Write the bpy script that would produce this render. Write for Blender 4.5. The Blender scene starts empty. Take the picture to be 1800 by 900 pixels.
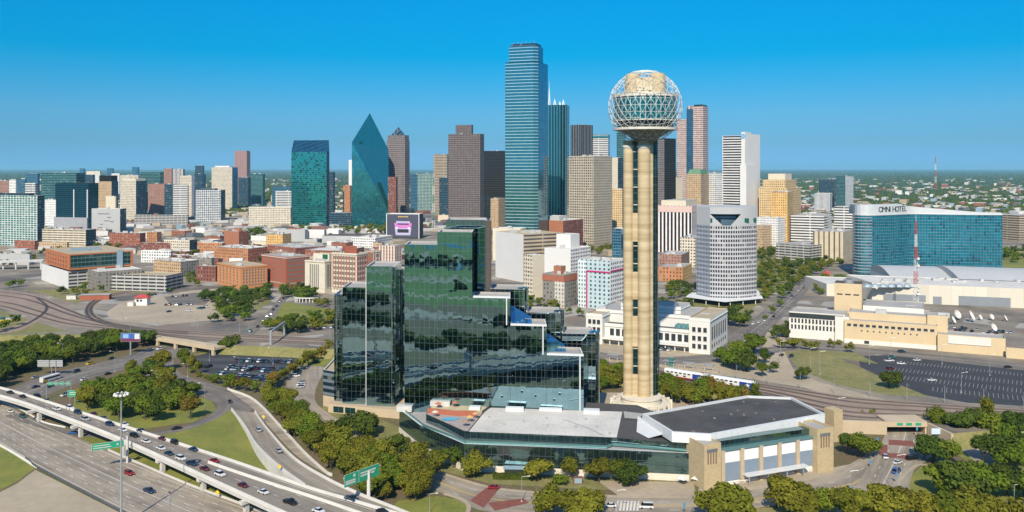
import bpy, math, random
from mathutils import Vector
S = bpy.context.scene
COL = S.collection
RND = random.Random(11)
F, H0, HC = 1550.0, 295.0, 122.0        # focal length and horizon of the photo in its own pixels, eye height in metres
ZC = 5.0                                # level of the city plateau behind the railway
# ---------------------------------------------------------------- camera, sky, sun, exposure
cd = bpy.data.cameras.new('camera'); cam = bpy.data.objects.new('camera', cd); COL.objects.link(cam)
cam.location = (0, 0, HC); cam.rotation_euler = (math.radians(90), 0, 0)
cd.sensor_width = 36; cd.lens = 36 * F / 1800; cd.shift_y = -(450 - H0) / 1800
cd.clip_start = 1; cd.clip_end = 200000
S.camera = cam
SUN_EL, SUN_TO = math.radians(39), math.radians(10)     # light travels ten degrees right of the view axis
w = bpy.data.worlds.new('World'); S.world = w; w.use_nodes = True
wn, wl = w.node_tree.nodes, w.node_tree.links
wn.clear()
sky = wn.new('ShaderNodeTexSky'); sky.sky_type = 'NISHITA'; sky.sun_disc = False
sky.sun_elevation = SUN_EL; sky.sun_rotation = math.pi + SUN_TO
sky.altitude = 100; sky.air_density = 1.0; sky.dust_density = 0.1; sky.ozone_density = 4.0
geo = wn.new('ShaderNodeTexCoord'); sx = wn.new('ShaderNodeSeparateXYZ'); wl.new(geo.outputs['Generated'], sx.inputs[0])
rp = wn.new('ShaderNodeValToRGB'); rp.color_ramp.interpolation = 'LINEAR'
SKY_TINT = [(0.0, (.10, .275, .66)), (.0045, (.10, .275, .65)), (.028, (.105, .25, .445)), (.061, (.106, .293, .46)), (.125, (.0, .34, .50)), (.187, (.0, .39, .58)), (.55, (.75, .90, 1.0))]   # clear, deep autumn blue
for i, (z_, c_) in enumerate(SKY_TINT):
    e_ = rp.color_ramp.elements[i] if i < 2 else rp.color_ramp.elements.new(z_)
    e_.position = z_; e_.color = (*c_, 1)
wl.new(sx.outputs[2], rp.inputs[0])
tint = wn.new('ShaderNodeMix'); tint.data_type = 'RGBA'; tint.blend_type = 'MULTIPLY'; tint.inputs[0].default_value = 1
bg = wn.new('ShaderNodeBackground'); bg.inputs[1].default_value = 0.14
wo = wn.new('ShaderNodeOutputWorld')
wl.new(sky.outputs[0], tint.inputs[6]); wl.new(rp.outputs[0], tint.inputs[7]); wl.new(tint.outputs[2], bg.inputs[0]); wl.new(bg.outputs[0], wo.inputs[0])
sd = bpy.data.lights.new('sun', 'SUN'); so = bpy.data.objects.new('sun', sd); COL.objects.link(so)
sd.energy = 4.5; sd.angle = math.radians(0.5); sd.color = (1.0, 0.90, 0.74)
so.rotation_euler = Vector((math.sin(SUN_TO) * math.cos(SUN_EL), math.cos(SUN_TO) * math.cos(SUN_EL), -math.sin(SUN_EL))).to_track_quat('-Z', 'Y').to_euler()
S.view_settings.view_transform = 'Standard'; S.view_settings.look = 'None'; S.view_settings.exposure = 0.45; S.view_settings.gamma = 1
S.render.engine = 'CYCLES'
S.cycles.max_bounces = 6; S.cycles.diffuse_bounces = 2; S.cycles.glossy_bounces = 4; S.cycles.transmission_bounces = 2
S.cycles.volume_bounces = 0; S.cycles.caustics_reflective = False; S.cycles.caustics_refractive = False
S.cycles.use_denoising = True
try: S.cycles.denoiser = 'OPENIMAGEDENOISE'
except Exception: pass

# ---------------------------------------------------------------- the ground seen through a photo pixel
def P(px, py, z=0.0):
    d = (HC - z) * F / (py - H0)
    return Vector(((px - 900) / F * d, d, z))
def D(px, d, z=0.0): return Vector(((px - 900) / F * d, d, z))
def ZT(py, d): return HC - (py - H0) * d / F
def PXof(p): return 900 + F * p[0] / max(p[1], 1)
def PYof(p): return H0 + (HC - p[2]) * F / max(p[1], 1)
def PL(pts, z): return [P(x, y, z) for x, y in pts]

# ---------------------------------------------------------------- materials
MAT = {}
class NT:
    def __init__(s, name):
        s.m = bpy.data.materials.new(name); s.m.use_nodes = True; s.t = s.m.node_tree; s.t.nodes.clear()
        s.out = s.t.nodes.new('ShaderNodeOutputMaterial'); s.b = s.n('ShaderNodeBsdfPrincipled'); s.t.links.new(s.b.outputs[0], s.out.inputs[0])
    def n(s, typ, **kw):
        x = s.t.nodes.new(typ)
        for k, v in kw.items(): setattr(x, k, v)
        return x
    def link(s, a, b): s.t.links.new(a, b)
    def put(s, sock, v):
        if hasattr(v, 'is_output'): s.link(v, sock)
        elif isinstance(v, (tuple, list)): sock.default_value = tuple(v) + ((1,) if len(v) == 3 and sock.type == 'RGBA' else ())
        else: sock.default_value = v
    def math(s, op, a, b=0.0, c=None):
        x = s.n('ShaderNodeMath', operation=op); s.put(x.inputs[0], a); s.put(x.inputs[1], b)
        if c is not None: s.put(x.inputs[2], c)
        return x.outputs[0]
    def mix(s, f, a, b):
        x = s.n('ShaderNodeMix', data_type='RGBA'); s.put(x.inputs[0], f); s.put(x.inputs[6], a); s.put(x.inputs[7], b); return x.outputs[2]
    def fmix(s, f, a, b):
        x = s.n('ShaderNodeMix', data_type='FLOAT'); s.put(x.inputs[0], f); s.put(x.inputs[2], a); s.put(x.inputs[3], b); return x.outputs[0]
    def noise(s, vec, scale, detail=4, rough=0.55):
        x = s.n('ShaderNodeTexNoise'); s.put(x.inputs['Vector'], vec); x.inputs['Scale'].default_value = scale
        x.inputs['Detail'].default_value = detail; x.inputs['Roughness'].default_value = rough; return x.outputs['Fac']
    def ramp(s, f, lo, hi):
        x = s.n('ShaderNodeMapRange'); s.put(x.inputs[0], f); x.inputs[1].default_value = lo; x.inputs[2].default_value = hi; return x.outputs[0]
    def pos(s): return s.n('ShaderNodeNewGeometry').outputs['Position']
    def uv(s):
        x = s.n('ShaderNodeSeparateXYZ'); s.link(s.n('ShaderNodeUVMap').outputs[0], x.inputs[0]); return x.outputs[0], x.outputs[1]
    def done(s, col, rough=0.8, metal=0.0, spec=None):
        s.put(s.b.inputs['Base Color'], col); s.put(s.b.inputs['Roughness'], rough); s.put(s.b.inputs['Metallic'], metal)
        if spec is not None: s.put(s.b.inputs['Specular IOR Level'], spec)
        return s.m
def sc(c, k): return tuple(min(1, max(0, x * k)) for x in c)
def plain(name, c, rough=0.8, metal=0.0, var=0.25, scale=0.08, c2=None):
    """a colour that drifts in two sizes of blotch (wear and dirt)"""
    if name in MAT: return MAT[name]
    n = NT(name); p = n.pos()
    f = n.math('ADD', n.math('MULTIPLY', n.noise(p, scale), .6), n.math('MULTIPLY', n.noise(p, scale * 9, 2), .4))
    col = n.mix(n.ramp(f, .3, .7), sc(c, 1 - var), c2 or sc(c, 1 + var * .6))
    MAT[name] = n.done(col, rough, metal); return MAT[name]
def facade(name, wall, glass, pw=3.0, ph=3.6, fw=.6, fh=.55, gr=.12, gmet=0.0, blind=.18, blindc=(.35, .34, .30), wr=.8, warp=0.0, wmet=0.0, line=None, v0=0.0, wv=.12, pv=.22):
    """windows laid out in metres on the wall's own UV; each pane gets its own darkness"""
    if name in MAT: return MAT[name]
    n = NT(name); u, v = n.uv()
    if v0: v = n.math('ADD', v, v0)
    uu, vv = n.math('DIVIDE', u, pw), n.math('DIVIDE', v, ph)
    def inside(x, f):
        if f >= 1: return 1.0
        return n.math('LESS_THAN', n.math('ABSOLUTE', n.math('SUBTRACT', n.math('FRACT', x), .5)), f / 2)
    mu, mv = inside(uu, fw), inside(vv, fh)
    mask = mv if mu == 1.0 else (mu if mv == 1.0 else n.math('MULTIPLY', mu, mv))
    cell = n.n('ShaderNodeCombineXYZ'); n.link(n.math('FLOOR', uu), cell.inputs[0]); n.link(n.math('FLOOR', vv), cell.inputs[1])
    wn_ = n.n('ShaderNodeTexWhiteNoise', noise_dimensions='3D'); n.link(cell.outputs[0], wn_.inputs[0]); rv = wn_.outputs['Value']
    g = n.mix(rv, sc(glass, 1 - pv), sc(glass, 1 + pv))
    if blind: g = n.mix(n.math('MULTIPLY', n.math('LESS_THAN', rv, blind), .75), g, blindc)
    p = n.pos(); wf = n.ramp(n.noise(p, .12), .3, .7)
    wc = n.mix(wf, sc(wall, 1 - wv), sc(wall, 1 + wv * .7))
    col = n.mix(mask, wc, g)
    if line is not None:
        lm = n.math('LESS_THAN', n.math('FRACT', n.math('ADD', vv, .5)), .12); col = n.mix(n.math('MULTIPLY', lm, .7), col, line)
    rough = n.fmix(mask, wr, gr); met = n.fmix(mask, wmet, gmet)
    m = n.done(col, rough, met)
    if warp:
        # every pane tilts a little in its frame, and bows
        ns = n.n('ShaderNodeTexNoise'); ns.inputs['Scale'].default_value = .42; ns.inputs['Detail'].default_value = 2; n.link(p, ns.inputs['Vector'])
        off = n.n('ShaderNodeVectorMath', operation='ADD')
        a = n.n('ShaderNodeVectorMath', operation='SUBTRACT'); n.link(wn_.outputs['Color'], a.inputs[0]); a.inputs[1].default_value = (.5, .5, .5)
        a2 = n.n('ShaderNodeVectorMath', operation='SCALE'); n.link(a.outputs[0], a2.inputs[0]); a2.inputs['Scale'].default_value = warp * .55
        b = n.n('ShaderNodeVectorMath', operation='SUBTRACT'); n.link(ns.outputs['Color'], b.inputs[0]); b.inputs[1].default_value = (.5, .5, .5)
        b2 = n.n('ShaderNodeVectorMath', operation='SCALE'); n.link(b.outputs[0], b2.inputs[0]); b2.inputs['Scale'].default_value = warp * 1.5
        n.link(a2.outputs[0], off.inputs[0]); n.link(b2.outputs[0], off.inputs[1])
        o2 = n.n('ShaderNodeVectorMath', operation='ADD'); n.link(n.n('ShaderNodeNewGeometry').outputs['Normal'], o2.inputs[0]); n.link(off.outputs[0], o2.inputs[1])
        nn = n.n('ShaderNodeVectorMath', operation='NORMALIZE'); n.link(o2.outputs[0], nn.inputs[0]); n.link(nn.outputs[0], n.b.inputs['Normal'])
    MAT[name] = m; return m

# ---------------------------------------------------------------- mesh building
class MB:
    def __init__(s): s.v = []; s.f = []; s.uv = []; s.mi = []; s.sm = []
    def poly(s, pts, uv=None, m=0, smooth=False):
        b = len(s.v); s.v += [tuple(p) for p in pts]; s.f.append(tuple(range(b, b + len(pts))))
        s.uv.append(uv or [(p[0], p[1]) for p in pts]); s.mi.append(m); s.sm.append(smooth)
    def walls(s, foot, z0, z1, m=0, closed=True, skip=()):
        u = 0; k = len(foot)
        for i in range(k if closed else k - 1):
            a, b = foot[i], foot[(i + 1) % k]; L = math.hypot(b[0] - a[0], b[1] - a[1])
            if i not in skip:
                s.poly([(a[0], a[1], z0), (b[0], b[1], z0), (b[0], b[1], z1), (a[0], a[1], z1)], [(u, z0), (u + L, z0), (u + L, z1), (u, z1)], m)
            u += L
    def prism(s, foot, z0, z1, m=0, mt=None, bottom=True):
        s.walls(foot, z0, z1, m); s.poly([(x[0], x[1], z1) for x in foot], None, m if mt is None else mt)
        if bottom: s.poly([(x[0], x[1], z0) for x in reversed(foot)], None, m)
    def box(s, c, sx, sy, sz, rz=0.0, m=0):
        co, si = math.cos(rz), math.sin(rz)
        ft = [(c[0] + x * co - y * si, c[1] + x * si + y * co) for x, y in ((-sx / 2, -sy / 2), (sx / 2, -sy / 2), (sx / 2, sy / 2), (-sx / 2, sy / 2))]
        s.prism(ft, c[2], c[2] + sz, m)
    def tube(s, p, q, r, r2=None, n=6, m=0, caps=True, smooth=True):
        p, q = Vector(p), Vector(q); d = (q - p); L = d.length
        if L < 1e-6: return
        d /= L; a = d.orthogonal().normalized(); b = d.cross(a); r2 = r if r2 is None else r2
        A = [p + (a * math.cos(t) + b * math.sin(t)) * r for t in [2 * math.pi * i / n for i in range(n)]]
        B = [q + (a * math.cos(t) + b * math.sin(t)) * r2 for t in [2 * math.pi * i / n for i in range(n)]]
        for i in range(n): s.poly([A[i], A[(i + 1) % n], B[(i + 1) % n], B[i]], [(0, 0), (1, 0), (1, L), (0, L)], m, smooth)
        if caps: s.poly(B, None, m); s.poly(A[::-1], None, m)
    def lathe(s, c, prof, n=32, m=0, a0=0.0, a1=2 * math.pi, smooth=True):
        full = abs(a1 - a0 - 2 * math.pi) < 1e-6
        for k in range(len(prof) - 1):
            (r0, z0), (r1, z1) = prof[k], prof[k + 1]
            for i in range(n):
                t0, t1 = a0 + (a1 - a0) * i / n, a0 + (a1 - a0) * (i + 1) / n
                pts = [(c[0] + r0 * math.cos(t0), c[1] + r0 * math.sin(t0), c[2] + z0), (c[0] + r0 * math.cos(t1), c[1] + r0 * math.sin(t1), c[2] + z0),
                       (c[0] + r1 * math.cos(t1), c[1] + r1 * math.sin(t1), c[2] + z1), (c[0] + r1 * math.cos(t0), c[1] + r1 * math.sin(t0), c[2] + z1)]
                u0, u1 = t0 * max(r0, r1), t1 * max(r0, r1)
                uv = [(u0, c[2] + z0), (u1, c[2] + z0), (u1, c[2] + z1), (u0, c[2] + z1)]
                if r0 < 1e-6: pts.pop(0); uv.pop(0)
                elif r1 < 1e-6: pts.pop(3); uv.pop(3)
                s.poly(pts, uv, m, smooth)
    def sweep(s, path, prof, m=0, closed_prof=True, caps=True):
        """prof: (sideways, up) pairs carried along path"""
        L = 0; rows = []
        for i, p in enumerate(path):
            a, b = path[max(i - 1, 0)], path[min(i + 1, len(path) - 1)]
            t = Vector((b[0] - a[0], b[1] - a[1], 0)); t.normalize(); sd_ = Vector((t.y, -t.x, 0))
            if i: L += (Vector(p) - Vector(path[i - 1])).length
            rows.append(([Vector(p) + sd_ * x + Vector((0, 0, y)) for x, y in prof], L))
        k = len(prof)
        for i in range(len(rows) - 1):
            for j in range(k if closed_prof else k - 1):
                jj = (j + 1) % k
                s.poly([rows[i][0][j], rows[i][0][jj], rows[i + 1][0][jj], rows[i + 1][0][j]], [(rows[i][1], j), (rows[i][1], j + 1), (rows[i + 1][1], j + 1), (rows[i + 1][1], j)], m)
        if caps and closed_prof: s.poly(rows[0][0][::-1], None, m); s.poly(rows[-1][0], None, m)
    def build(s, name, mats, parent=None, fix=False):
        me = bpy.data.meshes.new(name); me.from_pydata(s.v, [], s.f); me.update()
        ul = me.uv_layers.new(name='UVMap'); flat = []
        for f in s.uv:
            for a in f: flat += [float(a[0]), float(a[1])]
        ul.data.foreach_set('uv', flat)
        for m_ in (mats if isinstance(mats, (list, tuple)) else [mats]): me.materials.append(m_)
        me.polygons.foreach_set('material_index', s.mi); me.polygons.foreach_set('use_smooth', s.sm)
        if fix: me.validate()
        o = bpy.data.objects.new(name, me); COL.objects.link(o)
        if parent is not None: o.parent = parent
        return o
def tag(o, label, cat, group=None):
    o['label'] = label; o['category'] = cat
    if group: o['group'] = group
    return o
def thing(name, label, cat, loc=(0, 0, 0), rz=0.0, group=None):
    o = bpy.data.objects.new(name, None); COL.objects.link(o); o.location = loc; o.rotation_euler = (0, 0, rz); o.empty_display_size = .1
    if label is not None: tag(o, label, cat, group)
    return o
def kids(o): return list(o.children)
def dup(o, loc, rz=0.0, scale=None):
    c = o.copy(); COL.objects.link(c); c.location = loc; c.rotation_euler = (0, 0, rz)
    if scale is not None: c.scale = scale if isinstance(scale, (tuple, list)) else (scale,) * 3
    for ch in kids(o):
        k = ch.copy(); COL.objects.link(k); k.parent = c
        for g in kids(ch):
            q = g.copy(); COL.objects.link(q); q.parent = k
    return c
def structure(o): o['kind'] = 'structure'; return o
def stuff(o): o['kind'] = 'stuff'; return o
AUTO = []
def auto(o, desc, place, cat, group=None):
    """label written at the end, when all the look-alikes beside it are known"""
    AUTO.append((o, desc, place, cat, group)); o['category'] = cat
ORD = 'first second third fourth fifth sixth seventh eighth ninth tenth eleventh twelfth thirteenth fourteenth fifteenth sixteenth seventeenth eighteenth'.split()
def finish_labels():
    g = {}
    for a in AUTO: g.setdefault((a[1], a[2]), []).append(a)
    for (desc, place), L in g.items():
        L.sort(key=lambda a: PXof(a[0].matrix_basis.translation))
        for i, (o, _, _, cat, grp) in enumerate(L):
            if len(L) == 1: lab = f'{desc} {place}'
            elif len(L) <= 18: lab = (f'{desc} {place}, ' + ('on the left' if i == 0 else 'on the right')) if len(L) == 2 else f'{desc} {place}, {ORD[i]} from left'
            else: lab = f'{desc} {place}'
            o['label'] = lab; o['category'] = cat
            if grp or len(L) > 1: o['group'] = grp or f'{cat}s {place}'
def cr(pts, n):
    """smooth curve through the points, n samples, evenly by length"""
    pts = [Vector(p) for p in pts]
    if len(pts) == 2: return [pts[0].lerp(pts[1], i / (n - 1)) for i in range(n)]
    e = [pts[0] * 2 - pts[1]] + pts + [pts[-1] * 2 - pts[-2]]; fine = []
    for i in range(1, len(e) - 2):
        p0, p1, p2, p3 = e[i - 1:i + 3]
        for k in range(24):
            t = k / 24; fine.append(0.5 * ((2 * p1) + (p2 - p0) * t + (2 * p0 - 5 * p1 + 4 * p2 - p3) * t * t + (3 * p1 - p0 - 3 * p2 + p3) * t ** 3))
    fine.append(pts[-1]); cum = [0]
    for i in range(1, len(fine)): cum.append(cum[-1] + (fine[i] - fine[i - 1]).length)
    out = []; j = 0
    for i in range(n):
        s_ = cum[-1] * i / (n - 1)
        while j < len(cum) - 2 and cum[j + 1] < s_: j += 1
        t = (s_ - cum[j]) / max(cum[j + 1] - cum[j], 1e-9); out.append(fine[j].lerp(fine[j + 1], t))
    return out
def strip(name, A, B, mat, dz=0.0, n=40, parent=None):
    """a road surface between two edges; u along, v across, in metres"""
    a, b = cr(A, n), cr(B, n); mb = MB(); L = 0; up = Vector((0, 0, dz))
    for i in range(n - 1):
        m0, m1 = (a[i] + b[i]) / 2, (a[i + 1] + b[i + 1]) / 2; dl = (m1 - m0).length; w0, w1 = (a[i] - b[i]).length, (a[i + 1] - b[i + 1]).length
        mb.poly([b[i] + up, b[i + 1] + up, a[i + 1] + up, a[i] + up], [(L, 0), (L + dl, 0), (L + dl, w1), (L, w0)]); L += dl
    return mb.build(name, mat, parent), a, b
def ribbon(name, path, width, mat, dz=0.0, n=60):
    c = cr(path, n); A, B = [], []
    for i, p in enumerate(c):
        t = c[min(i + 1, n - 1)] - c[max(i - 1, 0)]; t.z = 0; t.normalize(); sd_ = Vector((-t.y, t.x, 0)) * width / 2; A.append(p + sd_); B.append(p - sd_)
    mb = MB(); L = 0; up = Vector((0, 0, dz))
    for i in range(n - 1):
        dl = (c[i + 1] - c[i]).length
        mb.poly([B[i] + up, B[i + 1] + up, A[i + 1] + up, A[i] + up], [(L, 0), (L + dl, 0), (L + dl, width), (L, width)]); L += dl
    return mb.build(name, mat), c
def flat(name, pts, mat, dz=0.0):
    mb = MB(); pp = [Vector(p) + Vector((0, 0, dz)) for p in pts]
    area = sum(pp[i].x * pp[(i + 1) % len(pp)].y - pp[(i + 1) % len(pp)].x * pp[i].y for i in range(len(pp)))
    mb.poly(pp if area > 0 else pp[::-1]); return mb.build(name, mat)
def bx(xl, xc, xr, d, al=20.0, dep=30.0, dep2=None, most=75.0):
    """a box seen on two faces: photo columns of its left, near and right edge, distance of the near edge, turn of its wider face"""
    C = D(xc, d); wide_left = (xc - xl) > (xr - xc)
    def t(px, v):
        u = (px - 900) / F; q = v.x - u * v.y; return (u * C.y - C.x) / q if abs(q) > 1e-6 else -1
    for _ in range(30):
        a = math.radians(al)
        r, l = (Vector((math.sin(a), math.cos(a), 0)), Vector((-math.cos(a), math.sin(a), 0))) if wide_left else (Vector((math.cos(a), math.sin(a), 0)), Vector((-math.sin(a), math.cos(a), 0)))
        tr = t(xr, r) if xr > xc else dep; tl = t(xl, l) if xl < xc else dep
        side = tr if wide_left else tl
        if 0 < side <= most and 0 < (tl if wide_left else tr): break
        al += 3 if al < 88 else -40
    tr = min(max(tr, 3), 400); tl = min(max(tl, 3), 400)
    return [C, C + r * tr, C + r * tr + l * tl, C + l * tl]
def grow(foot, k):
    """offset a convex footprint outwards by k metres (inwards when negative)"""
    n = len(foot); out = []
    ar = sum(foot[i][0] * foot[(i + 1) % n][1] - foot[(i + 1) % n][0] * foot[i][1] for i in range(n)); sg = 1 if ar > 0 else -1
    for i in range(n):
        p0, p1, p2 = Vector(foot[i - 1][:2]), Vector(foot[i][:2]), Vector(foot[(i + 1) % n][:2])
        e1, e2 = (p1 - p0).normalized(), (p2 - p1).normalized(); n1, n2 = Vector((e1.y, -e1.x)) * sg, Vector((e2.y, -e2.x)) * sg
        den = 1 + n1.dot(n2); q = (n1 + n2) / max(den, .2); out.append(Vector((p1.x + q.x * k, p1.y + q.y * k, 0)))
    return out
# ================================================================ the setting
def ground_mat():
    n = NT('city_ground'); p = n.pos(); xyz = n.n('ShaderNodeSeparateXYZ'); n.link(p, xyz.inputs[0])
    big = n.noise(p, .004, 5, .6); mid = n.noise(p, .022, 4, .65)
    vor = n.n('ShaderNodeTexVoronoi'); vor.inputs['Scale'].default_value = .05; n.link(p, vor.inputs['Vector'])
    v2 = n.n('ShaderNodeSeparateColor'); n.link(vor.outputs['Color'], v2.inputs[0])
    paved = n.mix(n.ramp(mid, .35, .65), (.10, .09, .078), (.27, .23, .17))
    paved = n.mix(n.math('MULTIPLY', n.math('GREATER_THAN', v2.outputs[0], .84), .5), paved, (.42, .40, .36))
    paved = n.mix(n.math('MULTIPLY', n.math('LESS_THAN', v2.outputs[1], .12), .4), paved, (.19, .12, .09))
    wood = n.mix(n.ramp(mid, .3, .7), (.018, .042, .014), (.05, .085, .025))
    far = n.ramp(xyz.outputs[1], 1700, 3400)
    thr = n.fmix(far, n.fmix(n.ramp(xyz.outputs[1], 1000, 1300), .9, .56), .36)
    isw = n.ramp(n.math('SUBTRACT', big, thr), -.02, .03)
    return n.done(n.mix(isw, paved, wood), .9)
def grass_mat(name, a, b, c, sc_=.05):
    n = NT(name); p = n.pos()
    x = n.noise(p, sc_, 5, .65); y = n.noise(p, sc_ * 14, 3, .6)
    col = n.mix(n.ramp(x, .4, .6), a, b); col = n.mix(n.ramp(y, .5, .68), col, c); col = n.mix(n.math('MULTIPLY', n.ramp(n.noise(p, sc_ * 3.7, 4, .7), .52, .66), .65), col, sc(c, .72)); return n.done(col, .95)
def road_mat(name, a, b, streak=.9):
    """concrete or asphalt with the wheel paths, patches and joints of its own lanes"""
    n = NT(name); u, v = n.uv(); p = n.pos()
    cv = n.n('ShaderNodeCombineXYZ'); n.link(n.math('MULTIPLY', u, .012), cv.inputs[0]); n.link(n.math('MULTIPLY', v, .27), cv.inputs[1])
    st = n.noise(cv.outputs[0], streak, 4, .6); bl = n.noise(p, .06, 5, .6)
    f = n.math('ADD', n.math('MULTIPLY', n.ramp(st, .36, .64), .62), n.math('MULTIPLY', n.ramp(bl, .36, .64), .38))
    col = n.mix(f, a, b)
    j = n.math('LESS_THAN', n.math('FRACT', n.math('DIVIDE', u, 9.0)), .03)
    col = n.mix(n.math('MULTIPLY', j, .35), col, sc(a, .5))
    return n.done(col, .85)
M_CITY = ground_mat()
M_LOW = grass_mat('verge_soil', (.12, .085, .045), (.09, .095, .025), (.19, .125, .075))
M_GRASS = grass_mat('green_grass', (.115, .145, .016), (.185, .195, .026), (.22, .185, .05))
M_DRY = grass_mat('dry_grass', (.17, .16, .05), (.23, .20, .075), (.12, .14, .035), .04)
M_LUSH = grass_mat('lush_grass', (.05, .15, .012), (.075, .19, .018), (.10, .17, .03), .02)
M_CONC = road_mat('road_concrete', (.165, .14, .108), (.37, .315, .24))
M_CONC2 = road_mat('deck_concrete', (.14, .12, .098), (.27, .235, .185))
M_ASPH = road_mat('worn_asphalt', (.085, .078, .07), (.22, .19, .155))
M_ASPHD = plain('dark_asphalt', (.036, .038, .042), .85, 0, .3, .05)
M_PLAZA = plain('pale_paving', (.37, .305, .215), .9, 0, .26, .04)
M_SAND = plain('bare_sandy_ground', (.36, .30, .21), .95, 0, .2, .03)
M_BALLAST = plain('railway_ballast', (.27, .20, .15), .95, 0, .3, .09)
M_SLEEPER = plain('track_sleepers', (.055, .042, .034), .9, 0, .25, .2)
M_RAIL = plain('rail_steel', (.30, .25, .21), .45, .6, .2, .3)
M_PAINT = plain('white_road_paint', (.62, .60, .55), .7, 0, .15, .3)
M_YPAINT = plain('yellow_road_paint', (.62, .42, .06), .7, 0, .15, .3)
M_BRICKP = plain('red_brick_paving', (.20, .065, .045), .85, 0, .3, .4)
M_BARR = plain('white_concrete_barrier', (.60, .58, .53), .8, 0, .16, .15)
M_BEAM = plain('bridge_beam_concrete', (.50, .48, .44), .8, 0, .18, .1)
M_WALLTAN = plain('tan_concrete', (.46, .37, .25), .85, 0, .15, .12)
M_STEEL = plain('galvanised_steel', (.42, .43, .43), .45, .5, .12, .4)
M_DARK = plain('dark_metal', (.05, .05, .052), .5, .3, .2, .4)
M_WATER = None

def sheet(name, x0, x1, y0, y1, z, mat): return structure(flat(name, [(x0, y0, z), (x1, y0, z), (x1, y1, z), (x0, y1, z)], mat))
sheet('ground', -45000, 45000, -20000, 60000, 0, M_LOW)
# the river meadows behind the viewpoint, which the mirror glass looks out on
sheet('river_meadow', -2500, 2500, -900, 40, .01, M_LUSH)
sheet('meadow_road', -2500, 2500, -130, -112, .02, M_CONC); sheet('levee_path', -2500, 2500, -330, -318, .02, M_PLAZA)
for nm, x0, y0, x1, y1, wd, mt in (('frontage_road', -700, 236, 900, 150, 16, M_CONC), ('service_road', -700, 120, 900, 40, 9, M_ASPH), ('levee_road', -900, -14, 900, -40, 12, M_PLAZA), ('freeway_link', -300, 60, 700, 250, 22, M_CONC), ('meadow_track', -1200, -165, 1200, -150, 7, M_SAND), ('causeway', -600, -420, 900, -60, 18, M_CONC)):  # unseen roads, added as pale bands for the mirror glass to reflect
    structure(ribbon(nm, [Vector((x0, y0, 0)), Vector(((x0 + x1) / 2, (y0 + y1) / 2 + 22, 0)), Vector((x1, y1, 0))], wd, mt, .03 + len(nm) * .002, 60)[0])
for i, (x, y, rx, ry) in enumerate(((-240, -250, 150, 26), (120, -300, 120, 22), (260, -190, 90, 18), (-60, -380, 160, 20), (60, 88, 60, 14))):  # unseen ponds, added to brighten bands of the mirror reflection
    structure(flat('pond', [(x + rx * math.cos(6.283 * k / 20) * (1 + .2 * math.sin(3 * 6.283 * k / 20)), y + ry * math.sin(6.283 * k / 20), .05 + i * .004) for k in range(20)], plain('pond_water', (.16, .20, .20), .06, 0, .1, .02)))
def river():
    n = NT('river_water'); MAT['river_water'] = n.done((.05, .06, .045), .15); a = [Vector((x, -470 + 40 * math.sin(x / 260), 0)) for x in range(-2500, 2501, 250)]
    structure(ribbon('river', a, 46, MAT['river_water'], .03, 80)[0])
    a = [Vector((x, -215 + 14 * math.sin(x / 190), 0)) for x in range(-1500, 1501, 150)]
    structure(ribbon('gravel_track', a, 5, M_SAND, .03, 80)[0])
river()
# city plateau: its front edge follows the railway's retaining walls
EDGE = [P(x, y, ZC) for x, y in [(-900, 592), (-60, 590), (120, 588), (268, 586), (390, 606), (590, 614), (720, 625), (900, 640), (1060, 655), (1180, 672), (1330, 700), (1470, 738), (1560, 740), (1628, 742), (1670, 762), (1800, 752), (1960, 748), (2600, 745)]]
EDGE = [Vector((-45000, EDGE[0].y + 200, ZC))] + EDGE + [Vector((45000, EDGE[-1].y + 200, ZC))]
structure(flat('city_ground', EDGE + [Vector((45000, 60000, ZC)), Vector((-45000, 60000, ZC))], M_CITY))
def bank():
    mb = MB()
    for i in range(len(EDGE) - 1):
        a, b = EDGE[i], EDGE[i + 1]
        if PXof(a) > 1460 and PXof(b) < 1680 and a.x < 40000 and b.x < 40000: continue
        o = Vector((0, -7, 0)); mb.poly([(a.x, a.y - 7, -.2), (b.x, b.y - 7, -.2), b, a])
    return structure(mb.build('railway_bank', M_DRY))
bank()
# ---- grass
def grass(name, pts, z, mat, dz=.008): return structure(flat(name, PL(pts, z), mat, dz))
grass('roadside_lawn', [(-80, 770), (0, 783), (62, 823), (30, 846), (-80, 900)], 0, M_GRASS)
grass('bare_bank', [(62, 826), (215, 903), (300, 950), (100, 1010), (-150, 1010), (-80, 905), (30, 850)], 0, M_SAND)
grass('ramp_lawn', [(300, 757), (350, 748), (395, 720), (412, 720), (440, 765), (470, 805), (540, 860), (560, 885), (420, 850), (330, 808), (240, 772)], 0, M_GRASS)
grass('loop_lawn', [(125, 745), (130, 700), (180, 672), (240, 645), (290, 645), (330, 690), (372, 705), (380, 720), (340, 742), (240, 755), (200, 752)], 0, M_GRASS)
grass('verge_lawn', [(120, 755), (190, 775), (300, 815), (420, 868), (520, 905), (600, 945), (440, 893), (330, 852), (230, 810), (150, 775)], 0, M_GRASS)
grass('slope_lawn', [(330, 625), (395, 612), (590, 616), (590, 640), (530, 650), (520, 625), (420, 616)], 0, M_GRASS)
grass('hotel_lawn', [(555, 720), (590, 705), (700, 750), (800, 810), (1000, 838), (1220, 848), (1225, 868), (1000, 858), (860, 850), (770, 826), (640, 780)], 0, M_DRY)
grass('corner_lawn', [(700, 880), (770, 872), (815, 880), (822, 895), (800, 920), (650, 930)], 0, M_GRASS)
grass('traffic_island', [(890, 893), (905, 880), (945, 878), (1000, 885), (1000, 915), (920, 915)], 0, M_DRY)
grass('junction_lawn', [(1580, 850), (1620, 820), (1665, 825), (1720, 850), (1760, 860), (1900, 850), (1960, 930), (1700, 905), (1590, 868)], 0, M_GRASS)
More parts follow.
